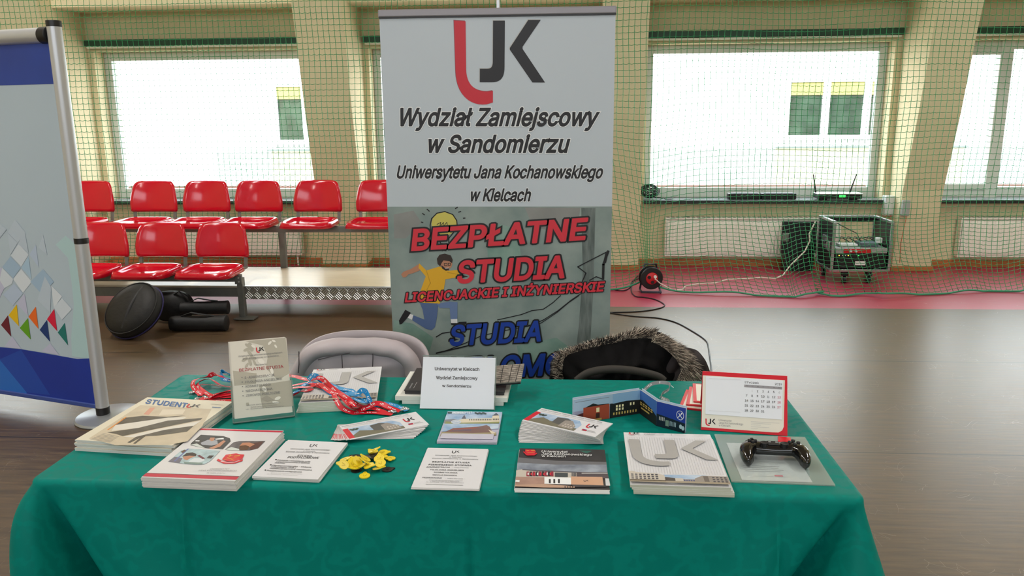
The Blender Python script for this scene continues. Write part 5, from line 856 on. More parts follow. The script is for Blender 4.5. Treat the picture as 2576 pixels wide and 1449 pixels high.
# ------------------------------------------------------------------ table and green cloth
TX0, TX1, TY0, TY1, TZ = -1.200, 0.640, 1.572, 2.318, 0.75
oak = mat('table_laminate', (150, 140, 122), 0.5)
tb = thing('table', 'long table hidden under the green tablecloth', 'table', ((TX0 + TX1) / 2, (TY0 + TY1) / 2, 0)); tc2 = ((TX0 + TX1) / 2, (TY0 + TY1) / 2)
MB().box((0, 0, TZ - 0.016), (TX1 - TX0 - 0.02, TY1 - TY0 - 0.02, 0.026), oak).build('tabletop', tb, bevel=0.004)
for a in (-1, 1):
    for b in (-1, 1): MB().tube([(a * 0.70, b * 0.20, 0), (a * 0.70, b * 0.20, TZ - 0.03)], 0.018, steel, 12).build('leg', tb, smooth=60)
def cloth_mat():
    m = mat('green_damask_cloth', (0, 122, 108), 0.6, spec=0.1); nt = m.node_tree; b = nt.nodes['Principled BSDF']; Lk = nt.links.new
    tc = nt.nodes.new('ShaderNodeTexCoord'); n1 = nt.nodes.new('ShaderNodeTexNoise'); n1.inputs['Scale'].default_value = 26; n1.inputs['Detail'].default_value = 3; n1.inputs['Distortion'].default_value = 1.6; Lk(tc.outputs['Object'], n1.inputs['Vector'])
    v = nt.nodes.new('ShaderNodeTexWave'); v.wave_type = 'RINGS'; v.inputs['Scale'].default_value = 6.5; v.inputs['Distortion'].default_value = 14; v.inputs['Detail'].default_value = 3; v.inputs['Detail Scale'].default_value = 2.2; Lk(tc.outputs['Object'], v.inputs['Vector'])
    mu = nt.nodes.new('ShaderNodeMath'); mu.operation = 'MULTIPLY'; Lk(n1.outputs['Fac'], mu.inputs[0]); Lk(v.outputs['Fac'], mu.inputs[1])
    r = nt.nodes.new('ShaderNodeValToRGB'); e = r.color_ramp.elements; e[0].position = 0.22; e[1].position = 0.42; e[0].color = (*lin((0, 119, 108)), 1); e[1].color = (*lin((0, 126, 114)), 1); Lk(mu.outputs[0], r.inputs[0]); Lk(r.outputs[0], b.inputs['Base Color'])
    r2 = nt.nodes.new('ShaderNodeMapRange'); r2.inputs['From Min'].default_value = 0.2; r2.inputs['From Max'].default_value = 0.45; r2.inputs['To Min'].default_value = 0.5; r2.inputs['To Max'].default_value = 0.68; Lk(mu.outputs[0], r2.inputs[0]); Lk(r2.outputs[0], b.inputs['Roughness'])
    n2 = nt.nodes.new('ShaderNodeTexNoise'); n2.inputs['Scale'].default_value = 6; n2.inputs['Detail'].default_value = 4; Lk(tc.outputs['Object'], n2.inputs['Vector'])
    bu = nt.nodes.new('ShaderNodeBump'); bu.inputs['Strength'].default_value = 0.25; bu.inputs['Distance'].default_value = 0.01; Lk(n2.outputs['Fac'], bu.inputs['Height']); Lk(bu.outputs[0], b.inputs['Normal'])
    return m
def cloth():
    cr = 0.028; W, D = TX1 - TX0, TY1 - TY0; pts = []; N = 0
    def seg(a, b, n):
        for k in range(n): t = k / n; pts.append((Vector(a) * (1 - t) + Vector(b) * t, None))
    loop = []
    def corner(cx, cy, a0, tag2):
        for k in range(17): an = a0 + k / 16 * math.pi / 2; loop.append((cx + cr * math.cos(an), cy + cr * math.sin(an), math.cos(an), math.sin(an), tag2, (k - 8) / 8))
    def side(p, q, nx, ny, n):
        for k in range(1, n): t = k / n; loop.append((p[0] + (q[0] - p[0]) * t, p[1] + (q[1] - p[1]) * t, nx, ny, None, 0))
    corner(TX0 + cr, TY0 + cr, math.pi, 'fl'); side((TX0 + cr, TY0), (TX1 - cr, TY0), 0, -1, 340); corner(TX1 - cr, TY0 + cr, 1.5 * math.pi, 'fr'); side((TX1, TY0 + cr), (TX1, TY1 - cr), 1, 0, 90); corner(TX1 - cr, TY1 - cr, 0, 'br'); side((TX1 - cr, TY1), (TX0 + cr, TY1), 0, 1, 200); corner(TX0 + cr, TY1 - cr, 0.5 * math.pi, 'bl'); side((TX0, TY1 - cr), (TX0, TY0 + cr), -1, 0, 90)
    rows = [('top', 0.0), ('arc', 0.2), ('arc', 0.4), ('arc', 0.6), ('arc', 0.8), ('arc', 1.0)] + [('drop', 0.62 * (k / 44) ** 1.1) for k in range(1, 45)]
    vs = []; n = len(loop); re = 0.016
    folds = [(-0.845, 0.011, 0.006), (-0.205, -0.007, 0.005), (0.455, 0.012, 0.006), (-0.70, 0.005, 0.03), (0.1, 0.004, 0.05), (0.36, 0.006, 0.03), (-0.5, 0.004, 0.05)]
    for kind, val in rows:
        for (x, y, nx, ny, tg, ck) in loop:
            if kind == 'top':
                px_, py_ = x - nx * (val + re), y - ny * (val + re)
                if tg: cxx = x - cr * nx; cyy = y - cr * ny; sx = 1 if 'r' in tg[1:] else -1; sy = 1 if tg[0] == 'b' else -1; k2 = max(0, cr - re - val); ex = max(0, val + re - cr); px_, py_ = cxx + nx * k2 - sx * ex, cyy + ny * k2 - sy * ex
                z = TZ + 0.002
            elif kind == 'arc':
                a = val * math.pi / 2; px_, py_ = x - nx * re * (1 - math.sin(a)), y - ny * re * (1 - math.sin(a)); z = TZ + 0.002 - re * (1 - math.cos(a))
            else:
                d = val; z = TZ + 0.002 - re - d; fl = 0.012 * d / 0.6
                if ny < -0.5 or tg in ('fl', 'fr'):
                    for (fx, am, sg) in folds:
                        w2 = sg * (1 + 3 * d); fl += am * min(1, d / 0.12) * math.exp(-((x - fx - 0.02 * d) / w2) ** 2)
                    fl += 0.005 * math.sin(x * 9 + 1) * min(1, d / 0.2) * d
                best = 9
                for (cx, cy, sgn) in ((TX0, TY0, 1), (TX1, TY0, -1), (TX1, TY1, 0), (TX0, TY1, 0)):
                    dd = math.hypot(x - cx, y - cy)
                    if dd < best: best = dd; bc = (cx, cy, sgn)
                k3 = d / (0.1 + d)
                fl += (0.062 * (1 - math.exp(-d / 0.05)) + 0.02 * d if bc[2] == 1 else 0.33 * d) * math.exp(-(best / (0.03 + 0.16 * d)) ** 2)
                fl -= 0.48 * d * math.exp(-((best - 0.03 - (0.30 if bc[2] == 1 else 0.42) * d) / (0.014 + 0.09 * d)) ** 2)
                fl += 0.07 * d * math.exp(-((best - 0.12 - 0.6 * d) / (0.05 + 0.1 * d)) ** 2)
                if nx < -0.5: fl += 0.05 * d * math.sin(y * 14)
                px_, py_ = x + nx * fl, y + ny * fl
                if tg:
                    sx = 1 if tg[1] == 'r' else -1; px_ += sx * 0.02 * d; 
            vs.append((px_, py_, z))
    fs = [tuple(range(n))]
    fs[0] = fs[0]
    for r_ in range(len(rows) - 1):
        for k in range(n): fs.append((r_ * n + k, (r_ + 1) * n + k, (r_ + 1) * n + (k + 1) % n, r_ * n + (k + 1) % n))
    mb = MB(); mb.add(vs, fs, cloth_mat()); return mb
tag(cloth().build('tablecloth', smooth=40, off=(tc2[0], tc2[1], TZ)), 'green damask tablecloth draped over the long table', 'tablecloth')
TT = TZ + 0.0023

# ------------------------------------------------------------------ things on the table
def fit(tl, tr, br, bl, z, w=None, h=None):
    A, B, D = pz(*tl, z), pz(*tr, z), pz(*bl, z); Cc = pz(*br, z) if br else B + D - A
    u = ((B - A) + (Cc - D)) / 2; v = ((A - D) + (B - Cc)) / 2; cen = (A + B + Cc + D) / 4
    un = (u.normalized() + Vector((v.y, -v.x, 0)).normalized()).normalized(); return Pl(cen, un, Vector((-un.y, un.x, 0))), w or u.length, h or v.length
def slab(w, h, t, top, edge, mb=None, z0=0.0):
    mb = mb or MB(); x, y = w / 2, h / 2
    mb.add([(-x, -y, z0), (x, -y, z0), (x, y, z0), (-x, y, z0), (-x, -y, z0 + t), (x, -y, z0 + t), (x, y, z0 + t), (-x, y, z0 + t)], [(0, 3, 2, 1), (0, 1, 5, 4), (1, 2, 6, 5), (2, 3, 7, 6), (3, 0, 4, 7)], edge)
    mb.poly([(-x, -y, z0 + t), (x, -y, z0 + t), (x, y, z0 + t), (-x, y, z0 + t)], top); return mb
def shifted(pl, dz, dx=0, dy=0, rot=0):
    u = Matrix.Rotation(R(rot), 3, 'Z') @ pl.u; return Pl(pl.o + Vector((dx, dy, dz)), u, Vector((-u.y, u.x, 0)))
def pile(name, n, t, pl, w, h, top, edge, printfn, toplabel, restlabel, cat, group, jit=(0.003, 0.003, 0.6), drift=(0, 0), cover=None, seed=1):
    rnd2 = random.Random(seed); src = None
    for k in range(n - 1):
        q = shifted(pl, -(n - k) * t, drift[0] * (n - 1 - k) + rnd2.uniform(-jit[0], jit[0]), drift[1] * (n - 1 - k) + rnd2.uniform(-jit[1], jit[1]), rnd2.uniform(-jit[2], jit[2]))
        if src is None: o = src = slab(w, h, t * 0.96, top, edge).build(name)
        else: o = src.copy(); col.objects.link(o)
        o.matrix_world = q.mw(); tag(o, restlabel, cat, group)
    q = shifted(pl, -t); r = thing(name, toplabel, cat, group=group, mw=q.mw())
    slab(w, h, t * 0.8, top, edge).build('pages', r)
    mb = slab(w, h, t * 0.2, cover or top, edge, z0=t * 0.8); pr = Print(pl, mb, fn=lambda a, b, hh: (a, b, t + hh)); printfn(pr, w, h); mb.build('cover', r)
    return r
def zp(x0, y0, k): return lambda *pts: [(x0 + x / k, y0 + y / k) for x, y in pts]
def textlines(pr, f, x0, x1, y0, y1, n, m, wd=0.0012, seed=1):
    rn = random.Random(seed)
    for k in range(n): y = y0 + (y1 - y0) * (k + 0.5) / n; pr.line([f(x0, y), f(x0 + (x1 - x0) * rn.uniform(0.7, 1), y)], wd, m, px=False)
full = lambda pr, w, h: pr.quad((-w / 2, h / 2), (w / 2, h / 2), (w / 2, -h / 2), (-w / 2, -h / 2), px=False)
gold = ink('gold', (214, 170, 60)); beige = ink('beige', (196, 182, 156), noise=(30, 0.08)); darkm = ink('dark_stripe', (84, 76, 62), noise=(60, 0.3)); stone = ink('building_grey', (150, 142, 134)); stone2 = ink('building_light', (196, 188, 176)); winm = ink('window_dark', (74, 74, 84)); skyb = ink('sky_blue', (128, 166, 206), noise=(25, 0.1, (196, 210, 224))); roofm = ink('roof_red', (150, 84, 70)); grass = ink('lawn', (140, 144, 92)); charc = ink('charcoal', (52, 50, 52), noise=(14, 0.3)); brick = ink('brick_red', (176, 84, 58)); stormm = ink('storm_sky', (112, 120, 136), noise=(22, 0.25, (160, 168, 180)))

# student magazines, far left
Zm = zp(180, 980, 5.367); pl, w, h = fit((369, 998), (581, 1011), None, (195, 1105), TT + 0.028)
def pr_student(p, w, h):
    p.poly(Zm((930, 210), (1890, 265), (1760, 500), (1560, 700), (1300, 750), (600, 752), (235, 660)), beige)
    p.poly(Zm((1230, 270), (1540, 270), (1500, 330), (1180, 345)), ink('pale_beige', (214, 202, 180))); p.poly(Zm((970, 335), (1060, 245), (1130, 246), (1045, 342)), ink('salmon', (206, 150, 126)))
    p.poly(Zm((590, 480), (700, 385), (960, 355), (1290, 368), (1540, 350), (1000, 445), (760, 488)), darkm); p.poly(Zm((590, 480), (1300, 380), (1560, 372), (1500, 400), (900, 520), (540, 560)), ink('band_white', (214, 208, 196)))
    p.poly(Zm((480, 580), (900, 520), (1300, 420), (1770, 384), (1745, 410), (1100, 540), (690, 630), (600, 600)), darkm); p.poly(Zm((700, 640), (1100, 548), (1760, 420), (1650, 490), (1260, 550), (860, 650)), ink('band_white', (214, 208, 196)))
    p.poly(Zm((870, 640), (1260, 545), (1650, 490), (1560, 570), (1150, 625), (1000, 630), (860, 735), (830, 730), (930, 650), (790, 722), (755, 715)), darkm)
    p.line(Zm((490, 545), (600, 470), (735, 375)), 0.004, ink('orange', (222, 138, 44)))
    for k in range(7): p.line(Zm((420 - 28 * k, 590 + 14 * k), (640 - 20 * k, 640 + 12 * k)), 0.0009, grey_i)
    p.text('STUDENT', *Zm((988, 192), (1545, 250), (1028, 130)), ink('mag_blue', (44, 92, 150)), 0.03)
    p.logo(*Zm((1580, 196), (1755, 208), (1530, 246)), inkred, dgrey); p.line(Zm((1905, 240), (2010, 250)), 0.004, ink('mag_blue', (44, 92, 150))); p.line(Zm((1880, 200), (2050, 214)), 0.0012, grey_i)
pile('magazine', 7, 0.004, pl, w, h, cream_p, pedge, pr_student, 'topmost student magazine, blue heading and dark diagonal machine picture', 'cream-edged magazine in the stack under the student magazine', 'magazine', 'student magazines', (0.003, 0.002, 0.5), seed=4)

# prospectuses with red end stripes
Zm2 = zp(340, 1060, 6.44); pl, w, h = fit((507, 1077), (713, 1083), (592, 1210), (356, 1200), TT + 0.025)
def crest(p, Z, sx=1.0):
    p.poly(Z((1320, 640), (1345, 612), (1410, 645), (1560, 672), (1680, 650), (1745, 616), (1738, 650), (1610, 690), (1440, 692)), inkred); p.line(Z((1390, 652), (1480, 672), (1600, 672), (1690, 640)), 0.0022, white_i)
    p.poly(Z((1470, 548), (1540, 538), (1640, 525), (1690, 540), (1768, 545), (1738, 610), (1680, 640), (1600, 660), (1480, 652), (1408, 622)), inkred)
    p.line(Z((1440, 628), (1640, 595)), 0.0016, gold); p.line(Z((1490, 590), (1600, 640)), 0.0016, gold); p.line(Z((1510, 568), (1575, 562)), 0.002, gold); p.line(Z((1550, 548), (1530, 580)), 0.002, gold); p.line(Z((1610, 572), (1690, 565)), 0.0035, gold)
def pr_pros(p, w, h):
    f = full(p, w, h); p.qrect(f, 0.0, 0.01, 1, 0.045, ink('stripe_red', (190, 34, 62))); p.qrect(f, 0.0, 0.93, 1, 0.985, ink('stripe_red', (190, 34, 62))); p.qrect(f, 0, 0.922, 1, 0.93, dgrey)
    p.poly(Zm2((905, 355), (1065, 218), (1430, 240), (1535, 275), (1548, 325), (1420, 455), (1180, 440), (1090, 430), (895, 388)), ink('photo_dark', (48, 46, 48), noise=(80, 0.3)))
    p.poly(Zm2((900, 380), (1000, 360), (1130, 430), (1090, 432)), ink('photo_page', (200, 206, 200))); p.poly(Zm2((1060, 350), (1180, 300), (1330, 310), (1340, 370), (1240, 395), (1080, 380)), ink('photo_shirt', (158, 160, 168))); p.poly(Zm2((1200, 300), (1220, 265), (1290, 265), (1280, 310), (1240, 325)), skin); p.poly(Zm2((1195, 435), (1290, 400), (1430, 310), (1470, 320), (1380, 410), (1260, 450)), skin); p.poly(Zm2((1290, 285), (1430, 270), (1440, 292), (1310, 300)), white_i); p.poly(Zm2((980, 310), (1045, 312), (1040, 328), (975, 325)), white_i)
    p.poly(Zm2((1455, 460), (1590, 345), (1690, 322), (2110, 320), (1990, 440), (1860, 472), (1700, 475)), ink('photo_grey', (96, 90, 92), noise=(80, 0.3))); p.poly(Zm2((1850, 420), (1930, 350), (2080, 330), (1990, 440), (1870, 470)), ink('photo_brown', (88, 54, 52))); p.poly(Zm2((1690, 400), (1740, 350), (1850, 345), (1940, 375), (1860, 420), (1760, 420)), skin); p.poly(Zm2((1680, 440), (1700, 400), (1790, 390), (1850, 410), (1820, 465), (1720, 472)), ink('photo_hair', (92, 62, 40)))
    p.poly(Zm2((1470, 455), (1560, 420), (1680, 450), (1690, 475), (1500, 470)), ink('photo_page', (200, 206, 200)))
    p.poly(Zm2((535, 655), (750, 475), (870, 445), (1380, 478), (1215, 650), (1120, 700), (1000, 707), (800, 692)), ink('photo_lab', (166, 188, 192), noise=(60, 0.2)))
    p.poly(Zm2((535, 655), (640, 580), (770, 600), (720, 680)), ink('photo_shade', (110, 104, 116))); p.line(Zm2((860, 450), (640, 650)), 0.004, ink('photo_post', (104, 112, 164))); p.poly(Zm2((760, 575), (830, 520), (930, 507), (995, 535), (985, 570), (880, 560)), hair); p.poly(Zm2((770, 580), (880, 560), (980, 570), (900, 600), (840, 635), (790, 620)), skin); p.poly(Zm2((890, 640), (960, 600), (1100, 600), (1130, 640), (1000, 690), (860, 670)), ink('photo_coat', (206, 214, 218))); p.line(Zm2((1030, 560), (1110, 610)), 0.006, ink('photo_scope', (110, 50, 62))); p.poly(Zm2((1160, 600), (1200, 560), (1280, 560), (1230, 610)), hair); p.poly(Zm2((740, 500), (800, 465), (830, 480), (770, 520)), ink('photo_hair', (92, 62, 40))); p.poly(Zm2((800, 690), (780, 660), (1100, 680), (1080, 705)), ink('photo_bench', (120, 140, 132)))
    crest(p, Zm2)
    for t, a, b, c in (('UNIWERSYTET', (1208, 787), (1522, 787), (1222, 770)), ('JANA KOCHANOWSKIEGO', (1018, 812), (1640, 818), (1032, 795)), ('W KIELCACH', (1152, 852), (1450, 858), (1166, 836))): p.text(t, *Zm2(a, b, c), grey_i, 0.004)
pile('prospectus', 9, 0.00277, pl, w, h, gloss, pedge, pr_pros, 'topmost prospectus with three photos, red crest and red end stripes', 'white prospectus in the stack under the one with the red crest', 'prospectus', 'prospectuses with red stripes', (0.0015, 0.0015, 0.3), seed=2)

# leaflets: postgraduate studies; free studies
Zc = zp(620, 1090, 6.44); pl, w, h = fit((728, 1107), (871, 1113), (803, 1207), (631, 1197), TT + 0.009)
def pr_pod(p, w, h):
    p.logo(*Zc((1040, 175), (1168, 180), (1008, 224)), dgrey, dgrey)
    for t, a, b, c, m, bo, sf in (('Uniwersytet Jana Kochanowskiego', (705, 262), (1350, 284), (722, 240), grey_i, 0.004, True), ('w Kielcach', (908, 296), (1105, 304), (922, 278), grey_i, 0.004, True), ('Wydział Zamiejscowy w Sandomierzu', (628, 308), (1340, 334), (644, 286), grey_i, 0.004, True), ('STUDIA', (812, 376), (1052, 384), (834, 350), dgrey, 0.02, True), ('PODYPLOMOWE', (655, 404), (1162, 416), (680, 374), dgrey, 0.02, True), ('Edukacja i rewalidacja osób', (498, 444), (1030, 472), (512, 426), dgrey, 0.012, True), ('z niepełnosprawnością ze spektrum', (480, 470), (1020, 494), (492, 452), dgrey, 0.012, True), ('autyzmu', (455, 486), (620, 496), (468, 470), dgrey, 0.012, True), ('Oligofrenopedagogika - edukacja', (410, 530), (1045, 562), (424, 512), dgrey, 0.012, True), ('i rehabilitacja osób z', (392, 554), (800, 574), (404, 536), dgrey, 0.012, True), ('niepełnosprawnością intelektualną', (370, 578), (1055, 608), (384, 560), dgrey, 0.012, True), ('Przygotowanie pedagogiczne', (325, 614), (890, 640), (340, 596), dgrey, 0.012, True), ('Wydział Zamiejscowy w Sandomierzu', (390, 648), (900, 668), (398, 636), lgrey, 0.002, False), ('ul. Schinzla, Sandomierz', (330, 668), (820, 690), (338, 656), lgrey, 0.002, False)):
        p.text(t, *Zc(a, b, c), m, bo, serif=sf)
    for c in ((480, 430), (395, 515), (308, 600)): p.ell(Zc(c)[0], 2.2, 1.3, dgrey)
pile('leaflet', 4, 0.0022, pl, w, h, paper, pedge, pr_pod, 'topmost leaflet with three bullet paragraphs, left of the yellow tokens', 'white leaflet in the pile left of the yellow tokens', 'leaflet', 'postgraduate study leaflets', (0.002, 0.003, 1.6), seed=5)
Zb = zp(1020, 1080, 8.523); pl, w, h = fit((1078, 1127), (1229, 1129), (1204, 1230), (1032, 1226), TT + 0.0055)
def pr_bez(p, w, h):
    p.logo(*Zb((1000, 460), (1172, 460), (985, 518)), dgrey, dgrey)
    for t, a, b, c, m, bo, sf in (('Uniwersytet Jana Kochanowskiego', (632, 566), (1535, 588), (640, 545), grey_i, 0.006, True), ('w Kielcach', (928, 606), (1210, 612), (936, 586), grey_i, 0.006, True), ('Wydział Zamiejscowy w Sandomierzu', (562, 632), (1555, 656), (570, 612), grey_i, 0.006, True), ('BEZPŁATNE STUDIA', (572, 712), (1380, 732), (582, 684), dgrey, 0.02, True), ('PIERWSZEGO STOPNIA', (488, 772), (1420, 794), (498, 744), dgrey, 0.02, True), ('ADMINISTRACJA', (440, 822), (955, 828), (448, 800), dgrey, 0.016, True), ('- nowy kierunek -', (1005, 828), (1390, 838), (1012, 812), grey_i, 0.01, False), ('FILOLOGIA ANGIELSKA', (528, 880), (1252, 896), (536, 856), dgrey, 0.016, True), ('KOSMETOLOGIA', (606, 936), (1118, 948), (614, 914), dgrey, 0.016, True), ('MECHATRONIKA', (576, 992), (1104, 1006), (584, 970), dgrey, 0.016, True), ('PEDAGOGIKA', (356, 1050), (778, 1060), (366, 1026), dgrey, 0.016, True), ('- nowy kierunek -', (850, 1064), (1275, 1076), (856, 1046), grey_i, 0.01, False), ('Uniwersytet Jana Kochanowskiego w Kielcach', (505, 1098), (1220, 1118), (510, 1082), grey_i, 0.002, False), ('Wydział Zamiejscowy w Sandomierzu', (560, 1120), (1150, 1136), (566, 1104), grey_i, 0.002, False), ('ul. Schinzla, 27-600 Sandomierz', (445, 1140), (1250, 1162), (450, 1124), grey_i, 0.004, False)):
        p.text(t, *Zb(a, b, c), m, bo, serif=sf)
    p.line(Zb((442, 1180), (1225, 1204)), 0.0022, lgrey)
pile('leaflet', 3, 0.0018, pl, w, h, paper, pedge, pr_bez, 'topmost free-studies leaflet lying right of the yellow tokens', 'white leaflet in the pile right of the yellow tokens', 'leaflet', 'free study leaflets', (0.002, 0.002, 0.8), seed=6)

# dark booklets with building photo
Zd = zp(1280, 1010, 6.036); pl, w, h = fit((1307, 1126), (1519, 1133), (1537, 1232), (1296, 1228), TT + 0.0085)
def pr_dark(p, w, h):
    f = full(p, w, h); p.qrect(f, 0.0, 0.0, 1, 1, charc)
    p.poly(Zd((130, 930), (1480, 930), (1500, 1090), (1000, 1070), (600, 1055), (120, 1040)), stormm); p.poly(Zd((140, 850), (700, 900), (1480, 920), (1486, 960), (700, 960), (132, 930)), ink('cloud_grey', (108, 108, 112)))
    p.poly(Zd((1060, 745), (1270, 752), (1180, 790)), ink('reflection_teal', (40, 96, 84)))
    p.poly(Zd((112, 1050), (205, 1030), (430, 1050), (1030, 1070), (1030, 1160), (540, 1160), (110, 1150)), stone2)
    p.poly(Zd((205, 1028), (430, 1045), (640, 1050), (1030, 1068), (1030, 1085), (430, 1062), (205, 1044)), ink('roof_grey', (92, 92, 98)))
    for k in range(9): x = 270 + 46 * k; p.poly(Zd((x, 1066), (x + 40, 1067), (x + 40, 1140), (x - 4, 1138)), charc if k % 2 else ink('glass_red', (150, 42, 60)))
    for k in range(8): x = 285 + 48 * k; p.poly(Zd((x, 1085 + 6 * (k % 3)), (x + 18, 1085), (x + 18, 1120 + 5 * (k % 2)), (x, 1122)), redl if k % 3 else white_i)
    p.poly(Zd((700, 1085), (895, 1090), (895, 1152), (700, 1148)), ink('glass_wall', (70, 76, 78)))
    for k in range(4): x = 955 + 18 * k; p.poly(Zd((x, 1088), (x + 10, 1088), (x + 10, 1145), (x, 1145)), winm)
    p.poly(Zd((1030, 1080), (1500, 1085), (1520, 1180), (1030, 1165)), ink('dark_wing', (84, 74, 78))); p.poly(Zd((1105, 1090), (1500, 1090), (1500, 1104), (1105, 1104)), lgrey)
    p.poly(Zd((105, 1150), (545, 1160), (545, 1300), (96, 1290)), ink('paving_pink', (168, 134, 120), noise=(40, 0.12))); p.poly(Zd((540, 1155), (945, 1165), (945, 1270), (540, 1258)), white_i)
    for x in (608, 676, 746): p.poly(Zd((x, 1186), (x + 28, 1187), (x + 28, 1252), (x, 1250)), charc)
    p.poly(Zd((945, 1148), (1420, 1155), (1440, 1285), (945, 1270)), ink('peach_wall', (206, 162, 132))); p.logo(*Zd((1135, 1202), (1212, 1202), (1135, 1230)), dgrey, dgrey)
    p.poly(Zd((940, 1270), (1440, 1285), (1530, 1305), (1000, 1310)), ink('shadow_strip', (74, 70, 72))); p.poly(Zd((1462, 1178), (1520, 1180), (1540, 1290), (1472, 1288)), ink('white_post', (206, 208, 210))); p.poly(Zd((96, 1275), (540, 1262), (1000, 1300), (1000, 1322), (520, 1318), (94, 1300)), ink('paving_tan', (186, 152, 130)))
    for k in range(4): p.ell(Zd((855 + 38 * k, 1310))[0], 2.2, 1.6, charc)
    p.poly(Zd((105, 1205), (165, 1208), (162, 1235), (100, 1232)), white_i)
    p.poly(Zd((215, 775), (235, 770), (270, 805), (390, 805), (425, 790), (430, 800), (390, 832), (270, 832)), inkred); p.poly(Zd((250, 740), (390, 742), (410, 770), (395, 805), (270, 805), (248, 775)), inkred); p.line(Zd((275, 757), (300, 757)), 0.003, gold); p.line(Zd((345, 755), (390, 758)), 0.003, gold); p.line(Zd((280, 795), (385, 785)), 0.0016, gold)
    for t, a, b, c in (('Uniwersytet', (497, 786), (892, 796), (502, 752)), ('Jana Kochanowskiego', (495, 822), (1260, 838), (499, 790)), ('w Kielcach', (497, 856), (862, 862), (500, 824))): p.text(t, *Zd(a, b, c), white_i, 0.006)
pile('booklet', 3, 0.0028, pl, w, h, gloss, mat('white_pages', (232, 232, 226), 0.6), pr_dark, 'topmost dark booklet with white lettering and a building photo', 'booklet lying under the dark building-photo booklet', 'booklet', 'dark building-photo booklets', (0.0015, 0.002, 0.4), (0, -0.0012), seed=7)

# note pads: right front and left rear
Zn = zp(1540, 1070, 7.625)
def pad_print(p, w, h, Z=None):
    f = full(p, w, h); lg = ink('pad_grey', (168, 166, 164)); ln = ink('pad_line', (196, 196, 198))
    for k in range(34): x = 0.03 + 0.94 * k / 33; p.qrect(f, x, 0.1, x + 0.0035, 0.8, ln)
    for k in range(30): y = 0.1 + 0.7 * k / 29; p.qrect(f, 0.03, y, 0.97, y + 0.0012, ln)
    g = lambda x, y: f(0.045 + 0.93 * x, 0.16 + 0.52 * y)
    p.logo(g(0.0, 0), g(1.0, 0), g(0, 1), lg, lg, px=False)
    p.logo(f(0.06, 0.02), f(0.19, 0.02), f(0.06, 0.068), inkred, black, px=False)
    for t, y in (('Uniwersytet', 0.032), ('Jana Kochanowskiego', 0.05), ('w Kielcach', 0.068)): p.qtext(f, t, 0.23, 0.23 + 0.0125 * len(t), y, y - 0.013, dgrey)
    p.qrect(f, 0.545, 0.02, 0.549, 0.07, grey_i); textlines(p, f, 0.58, 0.72, 0.025, 0.06, 2, lgrey, 0.001); textlines(p, f, 0.8, 0.95, 0.025, 0.065, 3, lgrey, 0.001, 2)
    p.qpoly(f, [(0.35, 0.84), (0.75, 0.825), (0.8, 0.84), (0.75, 0.93), (0.35, 0.93)], skyb)
    p.qpoly(f, [(0, 0.79), (0.05, 0.79), (0.08, 0.81), (0.3, 0.825), (0.36, 0.85), (0.37, 0.96), (0, 0.96)], stone2); p.windows(f, 0.01, 0.83, 0.3, 0.93, 7, 3, winm, 0.6, 0.5); p.qrect(f, 0.0, 0.94, 0.37, 0.965, ink('hedge', (92, 80, 64)))
    p.qpoly(f, [(0.36, 0.885), (0.46, 0.9), (0.46, 0.95), (0.36, 0.95)], ink('dark_roof', (74, 66, 64))); p.qrect(f, 0.46, 0.9, 0.54, 0.955, stone2); p.qrect(f, 0.54, 0.915, 0.68, 0.955, stone); p.windows(f, 0.54, 0.92, 0.68, 0.95, 6, 1, ink('blue_glass', (84, 88, 128)), 0.7, 0.7)
    p.qpoly(f, [(0.66, 0.9), (0.74, 0.85), (1.0, 0.85), (1.0, 0.975), (0.66, 0.96)], stone); p.qrect(f, 0.75, 0.855, 0.8, 0.97, ink('stair_tower', (112, 104, 98))); p.windows(f, 0.83, 0.86, 0.99, 0.96, 4, 3, winm, 0.6, 0.45); p.qrect(f, 0.36, 0.955, 1, 0.985, ink('road_beige', (158, 146, 126))); p.qrect(f, 0, 0.965, 0.4, 0.985, ink('road_beige', (158, 146, 126)))
pl, w, h = fit((1570, 1087), (1784, 1094), (1843, 1226), (1583, 1219), TT + 0.021)
pile('notepad', 6, 0.0035, pl, 0.21, 0.282, paper, gedge, pad_print, 'topmost large notepad with grey logo, lying beside the game controller', 'notepad in the stack beside the game controller', 'notepad', 'notepads near the front edge', (0.0015, 0.001, 0.4), (0.0018, -0.0006), seed=8)
pl, w, h = fit((784, 930), (956, 922.7), (951, 1007), (762, 1011), TT + 0.026)
pile('notepad', 7, 0.0037, pl, 0.208, 0.292, paper, gedge, pad_print, 'topmost notepad half covered by the red and blue lanyards', 'notepad in the stack under the lanyards', 'notepad', 'notepads at the rear', (0.002, 0.001, 0.5), (-0.0012, -0.0014), seed=9)

